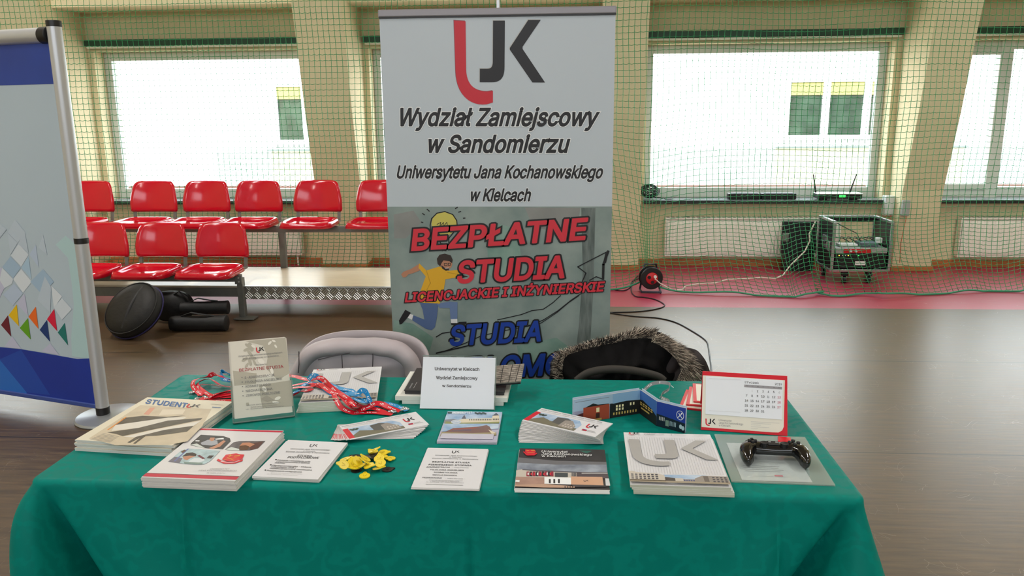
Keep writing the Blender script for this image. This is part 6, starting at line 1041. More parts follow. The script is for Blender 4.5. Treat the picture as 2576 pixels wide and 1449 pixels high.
# postcards with buildings
Zo = zp(980, 860, 5.367); pl, w, h = fit((1127, 1035), (1262, 1037), (1250, 1112), (1099, 1110), TT + 0.006)
def pr_post(p, w, h):
    f = full(p, w, h); p.qrect(f, 0, 0, 1, 0.43, skyb); p.qrect(f, 0, 0.43, 1, 1, ink('lavender_paper', (178, 176, 196)))
    p.qpoly(f, [(0, 0.3), (0.15, 0.27), (0.3, 0.32), (0.3, 0.42), (0, 0.42)], ink('hill_grey', (132, 134, 142)))
    p.poly(Zo((930, 1055), (985, 1045), (1000, 1000), (1020, 995), (1030, 1040), (1380, 1030), (1400, 985), (1440, 960), (1475, 985), (1490, 1085), (960, 1100)), ink('palace_cream', (214, 204, 180)))
    p.poly(Zo((970, 1040), (1010, 985), (1035, 1040)), ink('slate', (90, 96, 110))); p.poly(Zo((1385, 1000), (1440, 960), (1480, 995)), ink('slate', (90, 96, 110)))
    for k in range(13): x = 1075 + 24 * k; p.poly(Zo((x, 1045), (x + 11, 1045), (x + 11, 1062), (x, 1062)), winm)
    for k in range(4): x = 1395 + 22 * k; p.poly(Zo((x, 1040), (x + 10, 1040), (x + 10, 1060), (x, 1060)), winm)
    p.poly(Zo((760, 1078), (960, 1098), (1480, 1082), (1480, 1105), (1200, 1110), (740, 1112)), grass)
    p.poly(Zo((745, 1110), (1480, 1110), (1470, 1180), (700, 1215)), skyb); p.poly(Zo((740, 1225), (860, 1170), (1200, 1150), (1310, 1128), (1350, 1150), (1390, 1225), (1420, 1250), (730, 1240)), ink('brick_hall', (122, 92, 86)))
    p.poly(Zo((850, 1180), (1210, 1155), (1120, 1180), (800, 1200)), roofm); 
    for k in range(11): x = 850 + 24 * k; p.poly(Zo((x, 1190), (x + 12, 1189), (x + 10, 1205), (x - 2, 1206)), ink('blue_glass', (84, 88, 128)))
    p.poly(Zo((705, 1225), (1100, 1240), (1440, 1228), (1440, 1270), (680, 1275)), ink('lawn_dry', (152, 140, 100))); p.poly(Zo((1330, 1190), (1390, 1215), (1440, 1240), (1380, 1250)), ink('palace_cream', (214, 204, 180)))
    p.qrect(f, 0.04, 0.77, 0.93, 0.93, ink('grey_lilac', (192, 190, 204)))
    p.ell(Zo((900, 1090))[0], 12.5, 5.2, white_i); p.ell(Zo((900, 1090))[0], 11.5, 4.5, ink('pale_sky', (176, 188, 204))); p.line(Zo((860, 1092), (905, 1085), (940, 1090)), 0.002, white_i)
    for k in range(9): p.ell(Zo((1160 + 17 * k, 965 + 6 * (k % 3)))[0], 2.4, 1.5, ink('leaf_dark', (58, 74, 66)))
    for k in range(4): p.ell(Zo((795 + 12 * k, 965))[0], 2.2, 1.5, ink('leaf_dark', (58, 74, 66)))
    p.text('UNIWERSYTET', *Zo((840, 982), (1110, 982), (846, 952)), white_i, 0.016)
pile('brochure', 4, 0.0016, pl, 0.148, 0.2, gloss, mat('lavender_edge', (176, 176, 192), 0.5), pr_post, 'topmost brochure with two building photos, in front of the white sign', 'brochure under the one with two building photos', 'brochure', 'brochures before the white sign', (0.001, 0.002, 0.4), seed=10)

# fans of long cards
def card_print(p, w, h):
    f = full(p, w, h); p.qrect(f, 0.0, 0.28, 0.07, 0.94, inkred); p.qpoly(f, [(0.07, 0.28), (0.62, 0.28), (0.7, 0.5), (0.7, 0.94), (0.07, 0.94)], skyb)
    p.qpoly(f, [(0.07, 0.78), (0.18, 0.55), (0.26, 0.62), (0.3, 0.66), (0.42, 0.7), (0.7, 0.78), (0.7, 0.94), (0.07, 0.94)], ink('ground_olive', (116, 112, 92)))
    p.qpoly(f, [(0.33, 0.36), (0.46, 0.3), (0.56, 0.42), (0.52, 0.8), (0.34, 0.72)], ink('block_dark', (86, 86, 84))); p.qpoly(f, [(0.46, 0.44), (0.55, 0.38), (0.66, 0.68), (0.66, 0.9), (0.46, 0.86)], stone); p.windows(f, 0.5, 0.6, 0.65, 0.86, 4, 2, stone2)
    for k in range(5): p.ell(f(0.09 + 0.02 * k, 0.4 + 0.05 * (k % 2)), 0.004, 0.004, ink('leaf_dark', (58, 74, 66)), px=False)
    p.logo(f(0.76, 0.34), f(0.9, 0.34), f(0.76, 0.6), inkred, black, px=False); p.qrect(f, 0.77, 0.72, 0.83, 0.8, inkred); p.qrect(f, 0.77, 0.72, 0.83, 0.745, ink('flag_blue', (44, 60, 120))); textlines(p, f, 0.84, 0.96, 0.7, 0.82, 2, grey_i, 0.0012)
    for y, x0_ in ((0.1, 0.02), (0.2, 0.04)):
        x = x0_
        for wd in (0.1, 0.07, 0.14, 0.12, 0.09, 0.11, 0.16, 0.08):
            if x + wd < 0.97: p.line([f(x, y), f(x + wd * 0.85, y)], 0.0016, grey_i if y < 0.15 else lgrey, px=False)
            x += wd
def fan(n, t, quad_top, quad_bot, labels, group, seed):
    ptop, _, _ = fit(*quad_top, TT + n * t); pbot, _, _ = fit(*quad_bot, TT + t); a0 = math.atan2(pbot.u.y, pbot.u.x); a1 = math.atan2(ptop.u.y, ptop.u.x); rn = random.Random(seed); src = None
    for k in range(n):
        s = k / (n - 1); a = a0 + (a1 - a0) * s ** 0.9 + (rn.uniform(-0.02, 0.02) if 0 < k < n - 1 else 0); o = pbot.o * (1 - s) + ptop.o * s; u = Vector((math.cos(a), math.sin(a), 0)); q = Pl((o.x, o.y, TT + k * t), u, (-u.y, u.x, 0))
        if k < n - 1:
            if src is None: 
                cm = slab(0.208, 0.100, t * 0.62, paper, mat('card_edge', (186, 184, 182), 0.6))
                for (a_, b_, c_, d_, m_) in ((-0.104, 0.0475, 0.104, 0.05, lgrey), (-0.104, -0.05, 0.104, -0.0485, lgrey), (-0.104, -0.05, -0.1025, 0.05, lgrey), (0.1025, -0.05, 0.104, 0.05, lgrey), (-0.096, 0.038, 0.02, 0.0396, grey_i), (-0.104, -0.042, -0.102, -0.01, inkred)): cm.poly([(a_, b_, t * 0.62 + 0.00005), (c_, b_, t * 0.62 + 0.00005), (c_, d_, t * 0.62 + 0.00005), (a_, d_, t * 0.62 + 0.00005)], m_)
                ob2 = src = cm.build('card')
            else: ob2 = src.copy(); col.objects.link(ob2)
            ob2.matrix_world = q.mw(); tag(ob2, labels[1], 'card', group)
        else:
            mb = slab(0.208, 0.100, t * 0.85, paper, paper); top = Pl(q.o + Vector((0, 0, t * 0.85)), q.u, q.v); card_print(Print(top, mb, fn=lambda a, b, hh: (a, b, t * 0.85 + hh)), 0.208, 0.100)
            ob2 = mb.build('card', mw=q.mw()); tag(ob2, labels[0], 'card', group)
fan(11, 0.0011, ((856, 1075), (1045, 1030), (1078, 1071), (880, 1105)), ((848, 1070), (1046, 1068), (1040, 1103), (842, 1098)), ('topmost long card of the fan behind the yellow tokens', 'white long card in the fan behind the yellow tokens'), 'cards fanned behind the tokens', 3)
fan(16, 0.0016, ((1366, 1021), (1538, 1065), (1490, 1103), (1320.6, 1059)), ((1312, 1074), (1510, 1079), (1518, 1114), (1308, 1109)), ('topmost long card of the thick fan in front of the folded night-photo brochure', 'white long card in the thick fan behind the dark booklets'), 'cards fanned behind the dark booklets', 4)

# standing things: base edge on the table, leaning back until the top edge meets its place
def stand(bl, br, top, H, z=None):
    z = z or TT + 0.001; A, B = pz(*bl, z), pz(*br, z); u = (B - A).normalized(); nh = Vector((-u.y, u.x, 0)); M = (A + B) / 2; lo, hi = -0.3, 1.1
    for _ in range(40):
        t = (lo + hi) / 2; y = project(M + Vector((0, 0, math.cos(t) * H)) + nh * math.sin(t) * H)[1]
        if y < top: lo = t
        else: hi = t
    return Pl(M, u, Vector((0, 0, math.cos(t))) + nh * math.sin(t)), (B - A).length, t
acr = clear('clear_acrylic', (254, 255, 255), gloss=0.05); acr_e = clear('acrylic_edge', (206, 220, 214), haze=0.35, hazecol=(170, 186, 180))
# white sign
pl, w, t = stand((1055, 1029), (1243, 1032), 897, 0.150); H = 0.150
sh = thing('sign_holder', 'clear acrylic stand holding the white name sign', 'sign holder', mw=pl.mw())
MB().box((0, H / 2, 0.0015), (w + 0.003, H, 0.0015), acr).build('front_panel', sh); e = MB(); e.box((w / 2 + 0.0012, H / 2, 0), (0.002, H, 0.004), acr_e); e.box((0, H + 0.001, 0), (w, 0.002, 0.004), acr_e); e.build('panel_edge', sh)
ft = MB(); vv = Vector((pl.v.x, pl.v.y, pl.v.z)); fw2 = lambda a, d, zz: (a, zz * math.cos(t) + d * math.sin(t), -(d * math.cos(t) - zz * math.sin(t)))
ft.add([fw2(-w / 2, 0, 0.0), fw2(w / 2, 0, 0.0), fw2(w / 2, 0.07, 0.0), fw2(-w / 2, 0.07, 0.0), fw2(-w / 2, 0, 0.002), fw2(w / 2, 0, 0.002), fw2(w / 2, 0.07, 0.002), fw2(-w / 2, 0.07, 0.002)], [(3, 2, 1, 0), (4, 5, 6, 7), (0, 1, 5, 4), (1, 2, 6, 5), (2, 3, 7, 6), (3, 0, 4, 7)], acr); ft.build('foot', sh)
mb = slab(w - 0.002, H - 0.004, 0.0003, mat('sign_paper', (232, 234, 242), 0.5), paper); tp = Pl(pl.at(0, H / 2, 0), pl.u, pl.v); p = Print(tp, mb, fn=lambda a, b, hh: (a, b, 0.0003 + hh)); Zs = zp(980, 860, 5.367)
for tx, a, b, c in (('Uniwersytet w Kielcach', (607, 384), (1214, 392), (607, 340)), ('Wydział Zamiejscowy', (626, 503), (1190, 512), (626, 460)), ('w Sandomierzu', (706, 610), (1104, 618), (706, 574))): p.text(tx, *Zs(a, b, c), dgrey, 0.026, serif=True)
tag(mb.build('sign_sheet', mw=Pl(pl.at(0, H / 2, -0.0005), pl.u, pl.v).mw()), 'white sign sheet with three printed lines in the acrylic stand', 'sign')
# leaflet holder at the left
pl, w, t = stand((588, 1066), (740, 1048), 853, 0.225); H = 0.225
lh = thing('leaflet_holder', 'clear acrylic leaflet holder standing before the left lanyards', 'leaflet holder', mw=pl.mw())
MB().box((0, H / 2 - 0.008, -0.012), (w, H - 0.03, 0.002), acr).build('back_panel', lh); MB().box((0, 0.058, 0.006), (w + 0.004, 0.115, 0.002), acr).build('front_pocket', lh); MB().box((0, 0.001, -0.003), (w, 0.003, 0.02), acr_e).build('bottom_shelf', lh)
for s in (-1, 1): MB().box((s * (w / 2 + 0.001), 0.058, -0.003), (0.002, 0.115, 0.02), acr_e).build('pocket_side', lh)
Zh = zp(470, 840, 6.037); lw, lhgt = w - 0.006, 0.208
lp = mat('leaflet_beige', (214, 209, 196), 0.35); bg2 = ink('floral_shade', (176, 170, 154)); bg3 = ink('floral_light', (226, 222, 210))
mb = slab(lw, lhgt, 0.0008, lp, paper); cen = pl.at(0, 0.012 + lhgt / 2, 0.002); tp = Pl(cen, pl.u, pl.v); p = Print(tp, mb, fn=lambda a, b, hh: (a, b, 0.0008 + hh))
p.poly(Zh((890, 110), (1500, 60), (1560, 600), (1380, 700), (1200, 520), (1230, 350), (1160, 180), (960, 130)), bg2); p.poly(Zh((700, 560), (1060, 600), (1050, 760), (720, 790)), bg2); p.poly(Zh((1100, 780), (1600, 700), (1610, 1100), (1150, 1130), (1120, 980)), bg2)
for (x, y, a, b, r) in ((930, 180, 9, 4, 0.5), (910, 240, 9, 4, -0.4), (960, 300, 10, 4, 0.9), (880, 390, 9, 4, -0.5), (960, 430, 10, 4, 1.3), (910, 480, 8, 3, -1.0), (1030, 440, 8, 3, 1.1), (1000, 370, 9, 5, 0.2), (970, 200, 12, 6, 1.2)): p.ell(Zh((x, y))[0], a, b, bg2, rot=r)
for (x, y, a, b, r) in ((1010, 190, 6, 3, 0.6), (1260, 140, 6, 3, -0.8), (1320, 110, 5, 2.5, 0.4), (1350, 190, 5, 2.5, 1.0), (1290, 560, 9, 4, 1.3), (1240, 640, 8, 4, 0.3), (1380, 980, 8, 4, -0.4), (1350, 1040, 9, 3, 0.1), (1130, 420, 9, 6, 0.5), (1180, 840, 8, 5, 1.0)): p.ell(Zh((x, y))[0], a, b, bg3, rot=r)
p.poly(Zh((1120, 990), (1215, 935), (1320, 1000), (1220, 1030)), ink('floral_dark', (160, 154, 140))); p.poly(Zh((900, 1050), (940, 1045), (945, 1085), (905, 1090)), bg2)
p.logo(*Zh((1048, 210), (1172, 196), (1056, 292)), inkred, black)
for tx, a, b, c, m, bo, sf in (('Uniwersytet Jana Kochanowskiego w Kielcach', (782, 356), (1452, 294), (780, 332), grey_i, 0.002, True), ('Wydział Zamiejscowy w Sandomierzu', (848, 394), (1396, 342), (846, 370), grey_i, 0.002, True), ('zaprasza na', (1046, 484), (1212, 468), (1044, 464), grey_i, 0.002, True), ('BEZPŁATNE STUDIA', (798, 576), (1470, 516), (793, 532), ink('wine_red', (164, 54, 62)), 0.006, True), ('E-ADMINISTRACJA', (882, 684), (1334, 642), (879, 650), grey_i, 0.004, True), ('FILOLOGIA ANGIELSKA', (888, 752), (1448, 698), (885, 718), grey_i, 0.004, True), ('KOSMETOLOGIA', (892, 820), (1282, 784), (889, 786), grey_i, 0.004, True), ('MECHATRONIKA', (896, 888), (1302, 850), (893, 854), grey_i, 0.004, True), ('ZDROWIE PUBLICZNE', (900, 956), (1416, 906), (897, 922), grey_i, 0.004, True), ('Uniwersytet Jana Kochanowskiego w Kielcach', (910, 1096), (1416, 1050), (908, 1078), grey_i, 0.0, False), ('Wydział Zamiejscowy w Sandomierzu', (970, 1124), (1372, 1088), (968, 1106), grey_i, 0.0, False), ('ul. Schinzla, Sandomierz', (900, 1158), (1470, 1106), (898, 1140), grey_i, 0.0, False)): p.text(tx, *Zh(a, b, c), m, bo, serif=sf)
for k in range(5): p.ell(Zh((838 + 4 * k, 665 + 69.5 * k))[0], 1.5, 1.4, grey_i)
tag(mb.build('leaflet', mw=tp.mw()), 'front beige leaflet in the clear holder, headed by a small logo', 'leaflet', 'leaflets in the clear holder')
for k in range(1, 4):
    q = Pl(pl.at(-0.0015 * k, 0.013 + 0.0015 * k + lhgt / 2, 0.002 - 0.0022 * k), pl.u, pl.v); tag(slab(lw, lhgt, 0.0012, lp, paper).build('leaflet', mw=q.mw()), 'leaflet in the clear holder behind the front beige one', 'leaflet', 'leaflets in the clear holder')
# desk calendar
pl, w, t = stand((1763, 1081), (1981, 1097), 940, 0.152); H = 0.152; rb2 = mat('calendar_red', (206, 18, 40), 0.35)
cal = thing('desk_calendar', 'red-bordered desk calendar standing open at the right of the table', 'calendar', mw=pl.mw())
mb = MB(); mb.box((0, H / 2, -0.001), (w, H, 0.002), rb2); p = Print(pl, mb, fn=lambda a, b, hh: (a, b, hh)); Zk = zp(1700, 900, 4.2625)
p.poly(Zk((290, 188), (1170, 242), (1158, 740), (1140, 780), (1100, 802), (1040, 800), (276, 742)), mat('calendar_cream', (222, 218, 204), 0.4))
p.logo(*Zk((317, 650), (430, 657), (316, 728)), inkred, black)
for tx, a, b, c in (('Uniwersytet', (461, 678), (598, 688), (462, 656)), ('Jana Kochanowskiego', (461, 706), (722, 724), (462, 684)), ('w Kielcach', (461, 734), (585, 743), (462, 712))): p.text(tx, *Zk(a, b, c), grey_i, 0.003)
for k, (x, y, x2) in enumerate(((806, 684, 1110), (806, 700, 1020), (806, 718, 910), (806, 738, 1000), (806, 754, 880))): p.line(Zk((x, y), (x2, y + (x2 - x) * 0.06)), 0.0008, lgrey)
mb.build('front_board', cal, bevel=0.0005)
mb = MB(); p = Print(Pl(pl.at(0, 0, 0.0016), pl.u, pl.v), mb, fn=lambda a, b, hh: (a, b, 0.0016 + hh)); pg = mat('calendar_page', (224, 228, 234), 0.5)
qd = [p.pl.px(*q) for q in Zk((322, 198), (1150, 245), (1140, 664), (318, 602))]; mb.add([(a, b, 0.0003) for a, b in qd] + [(a, b, 0.0016) for a, b in qd], [(0, 3, 2, 1)[::-1], (4, 5, 6, 7), (0, 1, 5, 4), (1, 2, 6, 5), (2, 3, 7, 6), (3, 0, 4, 7)], pg)
p.text('STYCZEŃ', *Zk((738, 274), (886, 283), (738, 254)), dgrey, 0.012); p.text('2019', *Zk((1062, 294), (1138, 299), (1062, 270)), dgrey, 0.012)
p.poly(Zk((734, 287), (1140, 312), (1139, 341), (733, 315)), ink('bar_grey', (148, 146, 150)))
for k, d in enumerate(('PN', 'WT', 'ŚR', 'CZ', 'PT', 'SO', 'N')): x = 755 + 58 * k; y = 305 + 3.6 * k; p.text(d, *Zk((x, y), (x + 18, y + 1), (x, y - 8)), dgrey, 0.004)
lred = ink('soft_red', (196, 92, 112))
for d in range(1, 32):
    r_, c_ = d // 7, d % 7; c_ = (d % 7) if d % 7 else 0
    wd_ = (d + 0) % 7; c_ = wd_ if d >= 1 else 0; r_ = d // 7
    c_, r_ = (d) % 7, (d) // 7                       # 1 January 2019 was a Tuesday
    x = 760 + 58.2 * c_ - 1.0 * r_; y = 352 + 53.5 * r_ + 3.3 * c_; tw = 15 if d < 10 else 34
    if d == 1 or (11 == d): tw *= 0.6
    p.text(str(d), *Zk((x - tw / 2, y + 11), (x + tw / 2, y + 12), (x - tw / 2, y - 12)), (lgrey if d in (1, 6) else lred) if c_ == 6 or d == 1 else dgrey, 0.012)
for y in (222, 568): p.line(Zk((360, y), (690 if y > 300 else 700, y + 18)), 0.0005, lgrey)
mb.build('page_block', cal)
bk = MB(); ct, stt = math.cos(t), math.sin(t)
def tent(a, d, zz): return (a, zz * ct + d * stt, -(d * ct - zz * stt))
dT = H * stt; dB = 2 * dT + 0.02
bk.add([tent(a, d + e2, z) for e2 in (0, 0.002) for (a, d, z) in ((-w / 2, dT, H * ct), (w / 2, dT, H * ct), (w / 2, dB, 0), (-w / 2, dB, 0))], [(0, 1, 2, 3), (7, 6, 5, 4), (0, 4, 5, 1), (1, 5, 6, 2), (2, 6, 7, 3), (3, 7, 4, 0)], rb2); bk.build('back_board', cal)
for k in range(3):
    u = Vector((math.cos(R(-16 + 4 * k)), math.sin(R(-16 + 4 * k)), 0)); c0 = pz(1726 + 8 * k, 983 - 4 * k, TT); o = c0 + u * 0.1 + Vector((u.y, -u.x, 0)) * 0.075
    mb = slab(0.2, 0.15, 0.004, rb2, rb2); mb.box((0.003, -0.001, 0.0042), (0.188, 0.138, 0.0006), mat('calendar_cream', (222, 218, 204), 0.4))
    tag(mb.build('desk_calendar', mw=Pl(o + Vector((0, 0, 0.0046 * k)), u, (-u.y, u.x, 0)).mw()), 'red-edged calendar lying flat behind the standing desk calendar', 'calendar', 'flat calendars behind the standing one')

# folded brochure with a night photo, standing in a zigzag
bot = [(1442, 1067), (1540, 1051), (1609, 1040), (1651, 1071), (1723, 1090)]; topy = [1003, 990, 974, 1009, 1034]; hts = []
P3 = [pz(*b, TT) for b in bot]
for P, y in zip(P3, topy):
    lo, hi = 0.02, 0.2
    for _ in range(30):
        m_ = (lo + hi) / 2
        if project(P + Vector((0, 0, m_)))[1] > y: lo = m_
        else: hi = m_
    hts.append(m_)
HB = sum(hts) / 5
fbr = thing('folded_brochure', 'folded brochure with a night photo standing open in a zigzag', 'brochure', P3[2]); night = [ink('dusk_%d' % k, c) for k, c in enumerate([(158, 184, 206), (134, 172, 204), (60, 106, 176), (28, 56, 150)])]; darkb = ink('night_dark', (26, 24, 24)); lit = ink('lit_window', (240, 228, 178)); lit2 = ink('lit_gold', (196, 168, 92)); navy = ink('night_navy', (14, 28, 44)); brk = ink('night_brick', (164, 70, 46))
for k in range(4):
    A, B = P3[k], P3[k + 1]; u = (B - A).normalized(); L = (B - A).length; q = Pl(A, u, (0, 0, 1)); off2 = P3[2]; mb = MB(); nn = q.n
    f3 = lambda a, b, hh, q=q: tuple(q.at(a, b, 0.0004 + hh) - off2)
    mb.add([tuple(q.at(a, b, c) - off2) for c in (-0.0004, 0.0004) for (a, b) in ((0, 0), (L, 0), (L, HB), (0, HB))], [(3, 2, 1, 0), (4, 5, 6, 7), (0, 1, 5, 4), (1, 2, 6, 5), (2, 3, 7, 6), (3, 0, 4, 7)], gloss)
    p = Print(q, mb, fn=f3); f = p.quad((0, HB), (L, HB), (L, 0), (0, 0), px=False); p.qrect(f, 0, 0.015, 1, 1, night[k])
    if k == 0:
        p.qrect(f, 0, 0.5, 1, 1, ink('dusk_low', (150, 152, 176))); p.qpoly(f, [(0, 0.68), (0.25, 0.6), (0.25, 1), (0, 1)], ink('dark_roofs', (84, 40, 44))); p.qpoly(f, [(0.3, 0.4), (0.5, 0.28), (0.62, 0.36), (0.9, 0.38), (0.9, 0.46), (0.3, 0.5)], darkb); p.qrect(f, 0.25, 0.4, 0.92, 1.0, brk); p.qrect(f, 0.58, 0.48, 0.66, 0.66, lit); p.qrect(f, 0.57, 0.7, 0.67, 0.9, ink('door_dark', (60, 30, 24))); p.qrect(f, 0.5, 0.92, 0.72, 1.0, lit2); p.qrect(f, 0.93, 0.4, 1, 1, darkb); p.line([f(0.05, 0.13), f(0.9, 0.12)], 0.001, grey_i, px=False)
    if k == 1:
        p.qpoly(f, [(0, 0.42), (0.5, 0.38), (1, 0.42), (1, 1), (0, 1)], darkb); p.windows(f, 0.1, 0.48, 0.42, 0.74, 3, 2, lit, 0.6, 0.75); p.windows(f, 0.6, 0.46, 0.82, 0.6, 2, 1, lit, 0.5, 0.8); p.windows(f, 0.0, 0.78, 0.9, 0.9, 9, 1, lit2, 0.5, 0.9)
    if k == 2:
        p.qpoly(f, [(0, 0.42), (0.2, 0.36), (0.7, 0.46), (1, 0.62), (1, 1), (0, 1)], darkb); p.windows(f, 0.0, 0.46, 0.8, 0.62, 5, 2, lit2, 0.7, 0.6); p.qrect(f, 0.1, 0.68, 0.6, 0.74, lit2)
    if k == 3:
        p.qpoly(f, [(0, 0.5), (1, 0.62), (1, 1), (0, 1)], navy); p.windows(f, 0.08, 0.58, 0.3, 0.74, 4, 1, lgrey, 0.5, 0.9); p.qrect(f, 0.32, 0.66, 0.44, 0.9, ink('entrance', (116, 140, 128))); p.windows(f, 0.46, 0.66, 0.7, 0.86, 5, 1, ink('cool_window', (180, 204, 214)), 0.4, 0.9); p.ell(f(0.85, 0.78), 0.004, 0.006, ink('cool_window', (180, 204, 214)), px=False); p.ell(f(0.93, 0.82), 0.004, 0.006, ink('cool_window', (180, 204, 214)), px=False)
        c_ = f(0.82, 0.34); p.ell(c_, 0.0105, 0.0125, white_i, px=False); p.ell(c_, 0.0092, 0.0112, night[3], px=False); p.line([(c_[0] - 0.006, c_[1] - 0.007), (c_[0] + 0.005, c_[1] + 0.006)], 0.0018, white_i, px=False); p.line([(c_[0] + 0.006, c_[1] - 0.007), (c_[0] - 0.004, c_[1] + 0.005)], 0.0018, white_i, px=False); p.ell((c_[0] + 0.004, c_[1] + 0.006), 0.002, 0.002, white_i, px=False)
    mb.build('panel', fbr)
    b2 = MB(); o2 = -nn * 0.004 + Vector((0, 0, 0)); b2.add([tuple(q.at(a, b, c) - off2) for c in (-0.0058, -0.005) for (a, b) in ((0, 0), (L, 0), (L, HB + 0.003), (0, HB + 0.003))], [(3, 2, 1, 0), (4, 5, 6, 7), (0, 1, 5, 4), (1, 2, 6, 5), (2, 3, 7, 6), (3, 0, 4, 7)], mat('pale_blue_leaf', (186, 206, 224), 0.4)); b2.build('rear_leaf', fbr)

# books behind the white sign
wbk = mat('white_box_board', (226, 226, 218), 0.45); dbk = mat('dark_book_cover', (48, 47, 48), 0.35)
c0 = Vector((-0.305, 2.185, TT))
tag(slab(0.285, 0.20, 0.010, wbk, wbk).build('white_book', mw=Pl(c0 + Vector((0.0, -0.008, 0)), (1, -0.012, 0), (0.012, 1, 0)).mw()), 'lower white book in the stack behind the white sign', 'book')
tag(slab(0.315, 0.215, 0.013, wbk, wbk).build('white_book', mw=Pl(c0 + Vector((-0.004, 0.0, 0.0103)), (1, -0.01, 0), (0.01, 1, 0)).mw()), 'upper white book in the stack behind the white sign', 'book')
q = Pl(c0 + Vector((0.002, 0.008, 0.0238)), (1, 0.0, 0), (0, 1, 0)); dr = thing('dark_book', 'dark grey book on the white books behind the sign', 'book', mw=q.mw()); slab(0.28, 0.195, 0.009, dbk, dbk).build('pages', dr)
mb = slab(0.284, 0.2, 0.002, dbk, dbk, z0=0.009); p = Print(Pl(q.o + Vector((0, 0, 0.011)), q.u, q.v), mb, fn=lambda a, b, hh: (a, b, 0.011 + hh)); p.line([(-0.129, -0.082), (-0.129, -0.04)], 0.004, grey_i, px=False); p.line([(-0.118, -0.08), (-0.118, -0.03)], 0.001, lgrey, px=False)
p.mb.tube([(-0.095, -0.055, 0.0115), (-0.09, -0.035, 0.0115), (-0.08, -0.03, 0.0115), (-0.078, -0.045, 0.0115)], 0.003, white_i, 6); mb.build('cover', dr)
# stone-patterned album lifted over the dark book
stn = mat('printed_paving', (128, 120, 110), 0.5, noise=(70, 0.35, (168, 160, 148))); jn = ink('paving_joint', (44, 42, 40))
al = thing('photo_album', 'album with a grey paving-stone cover tilted up beside the sign', 'book', (-0.13, 2.20, 0.80)); A0 = py(1215, 921, 2.22); A1 = py(1319, 916, 2.22); B1 = py(1310, 957, 2.13); B0 = py(1215, 968, 2.13); ao = Vector((-0.13, 2.20, 0.80))
cen = (A0 + A1 + B1 + B0) / 4; uu = (A1 - A0 + B1 - B0).normalized(); vv2 = (A0 - B0 + A1 - B1); vv2 = (vv2 - uu * vv2.dot(uu)).normalized(); q = Pl(cen, uu, vv2)
mb = MB(); cs = [(q.u.dot(P - cen), q.v.dot(P - cen)) for P in (B0, B1, A1, A0)]
mb.add([tuple(q.at(a, b, c) - ao) for c in (-0.004, 0.0) for a, b in cs], [(3, 2, 1, 0), (4, 5, 6, 7), (0, 1, 5, 4), (1, 2, 6, 5), (2, 3, 7, 6), (3, 0, 4, 7)], stn); p = Print(q, mb, fn=lambda a, b, hh: tuple(q.at(a, b, hh) - ao)); f = p.quad(cs[3], cs[2], cs[1], cs[0], px=False)
for k in range(1, 9): p.line([f(0, k / 9), f(1, k / 9 - 0.03)], 0.0012, jn, px=False)
for x in (0.5, 0.72, 0.9): p.line([f(x, 0), f(x - 0.04, 1)], 0.0016, jn, px=False)
mb.build('cover', al)
sp2 = MB(); sp2.add([tuple(q.at(a, b, c) - ao) for c in (-0.012, -0.0045) for a, b in [(a * 0.96, b * 0.92) for a, b in cs]], [(3, 2, 1, 0), (4, 5, 6, 7), (0, 1, 5, 4), (1, 2, 6, 5), (2, 3, 7, 6), (3, 0, 4, 7)], dbk); sp2.build('pages', al)

# plastic folder with paper and the game controller on it
pl, w, h = fit((1812.6, 1093.5), (2002.6, 1102), (2083.6, 1218), (1865, 1206), TT + 0.003, 0.22, 0.262)
fol = thing('plastic_folder', 'clear plastic folder with a printed sheet at the right front of the table', 'folder', mw=Pl(pl.o - Vector((0, 0, 0.003)), pl.u, pl.v).mw()); film = clear('folder_film', (250, 253, 252), haze=0.14, hazecol=(206, 214, 212), grough=0.15)
MB().box((0, 0, 0.0003), (w, h, 0.0004), film).build('back_sheet', fol); MB().box((0, 0, 0.0028), (w, h, 0.0003), film).build('front_sheet', fol)
Zf = zp(1700, 900, 4.2625); spl, sw, shh = fit(*[z for z in Zf((540, 910), (1230, 930), (1455, 1330), (715, 1310))], TT + 0.0022)
mb = slab(sw, shh, 0.0012, paper, paper); p = Print(spl, mb, fn=lambda a, b, hh: (a, b, 0.0012 + hh)); f = full(p, sw, shh); textlines(p, f, 0.08, 0.5, 0.1, 0.4, 7, lgrey, 0.001); textlines(p, f, 0.1, 0.8, 0.62, 0.8, 4, grey_i, 0.0012, 4); p.qrect(f, 0.5, 0.86, 0.62, 0.9, ink('soft_red', (196, 92, 112))); p.line([f(0.2, 0.9), f(0.7, 0.9)], 0.001, lgrey, px=False)
tag(mb.build('printed_sheet', mw=Pl(spl.o - Vector((0, 0, 0.0012)), spl.u, spl.v).mw()), 'printed white sheet inside the clear plastic folder', 'sheet')
tag(slab(0.03, 0.035, 0.0004, rb2, rb2).build('red_sticker', mw=Pl(pz(1973, 1106, TT + 0.0032), (0.97, -0.25, 0), (0.25, 0.97, 0)).mw()), 'small red sticker behind the game controller', 'sticker')

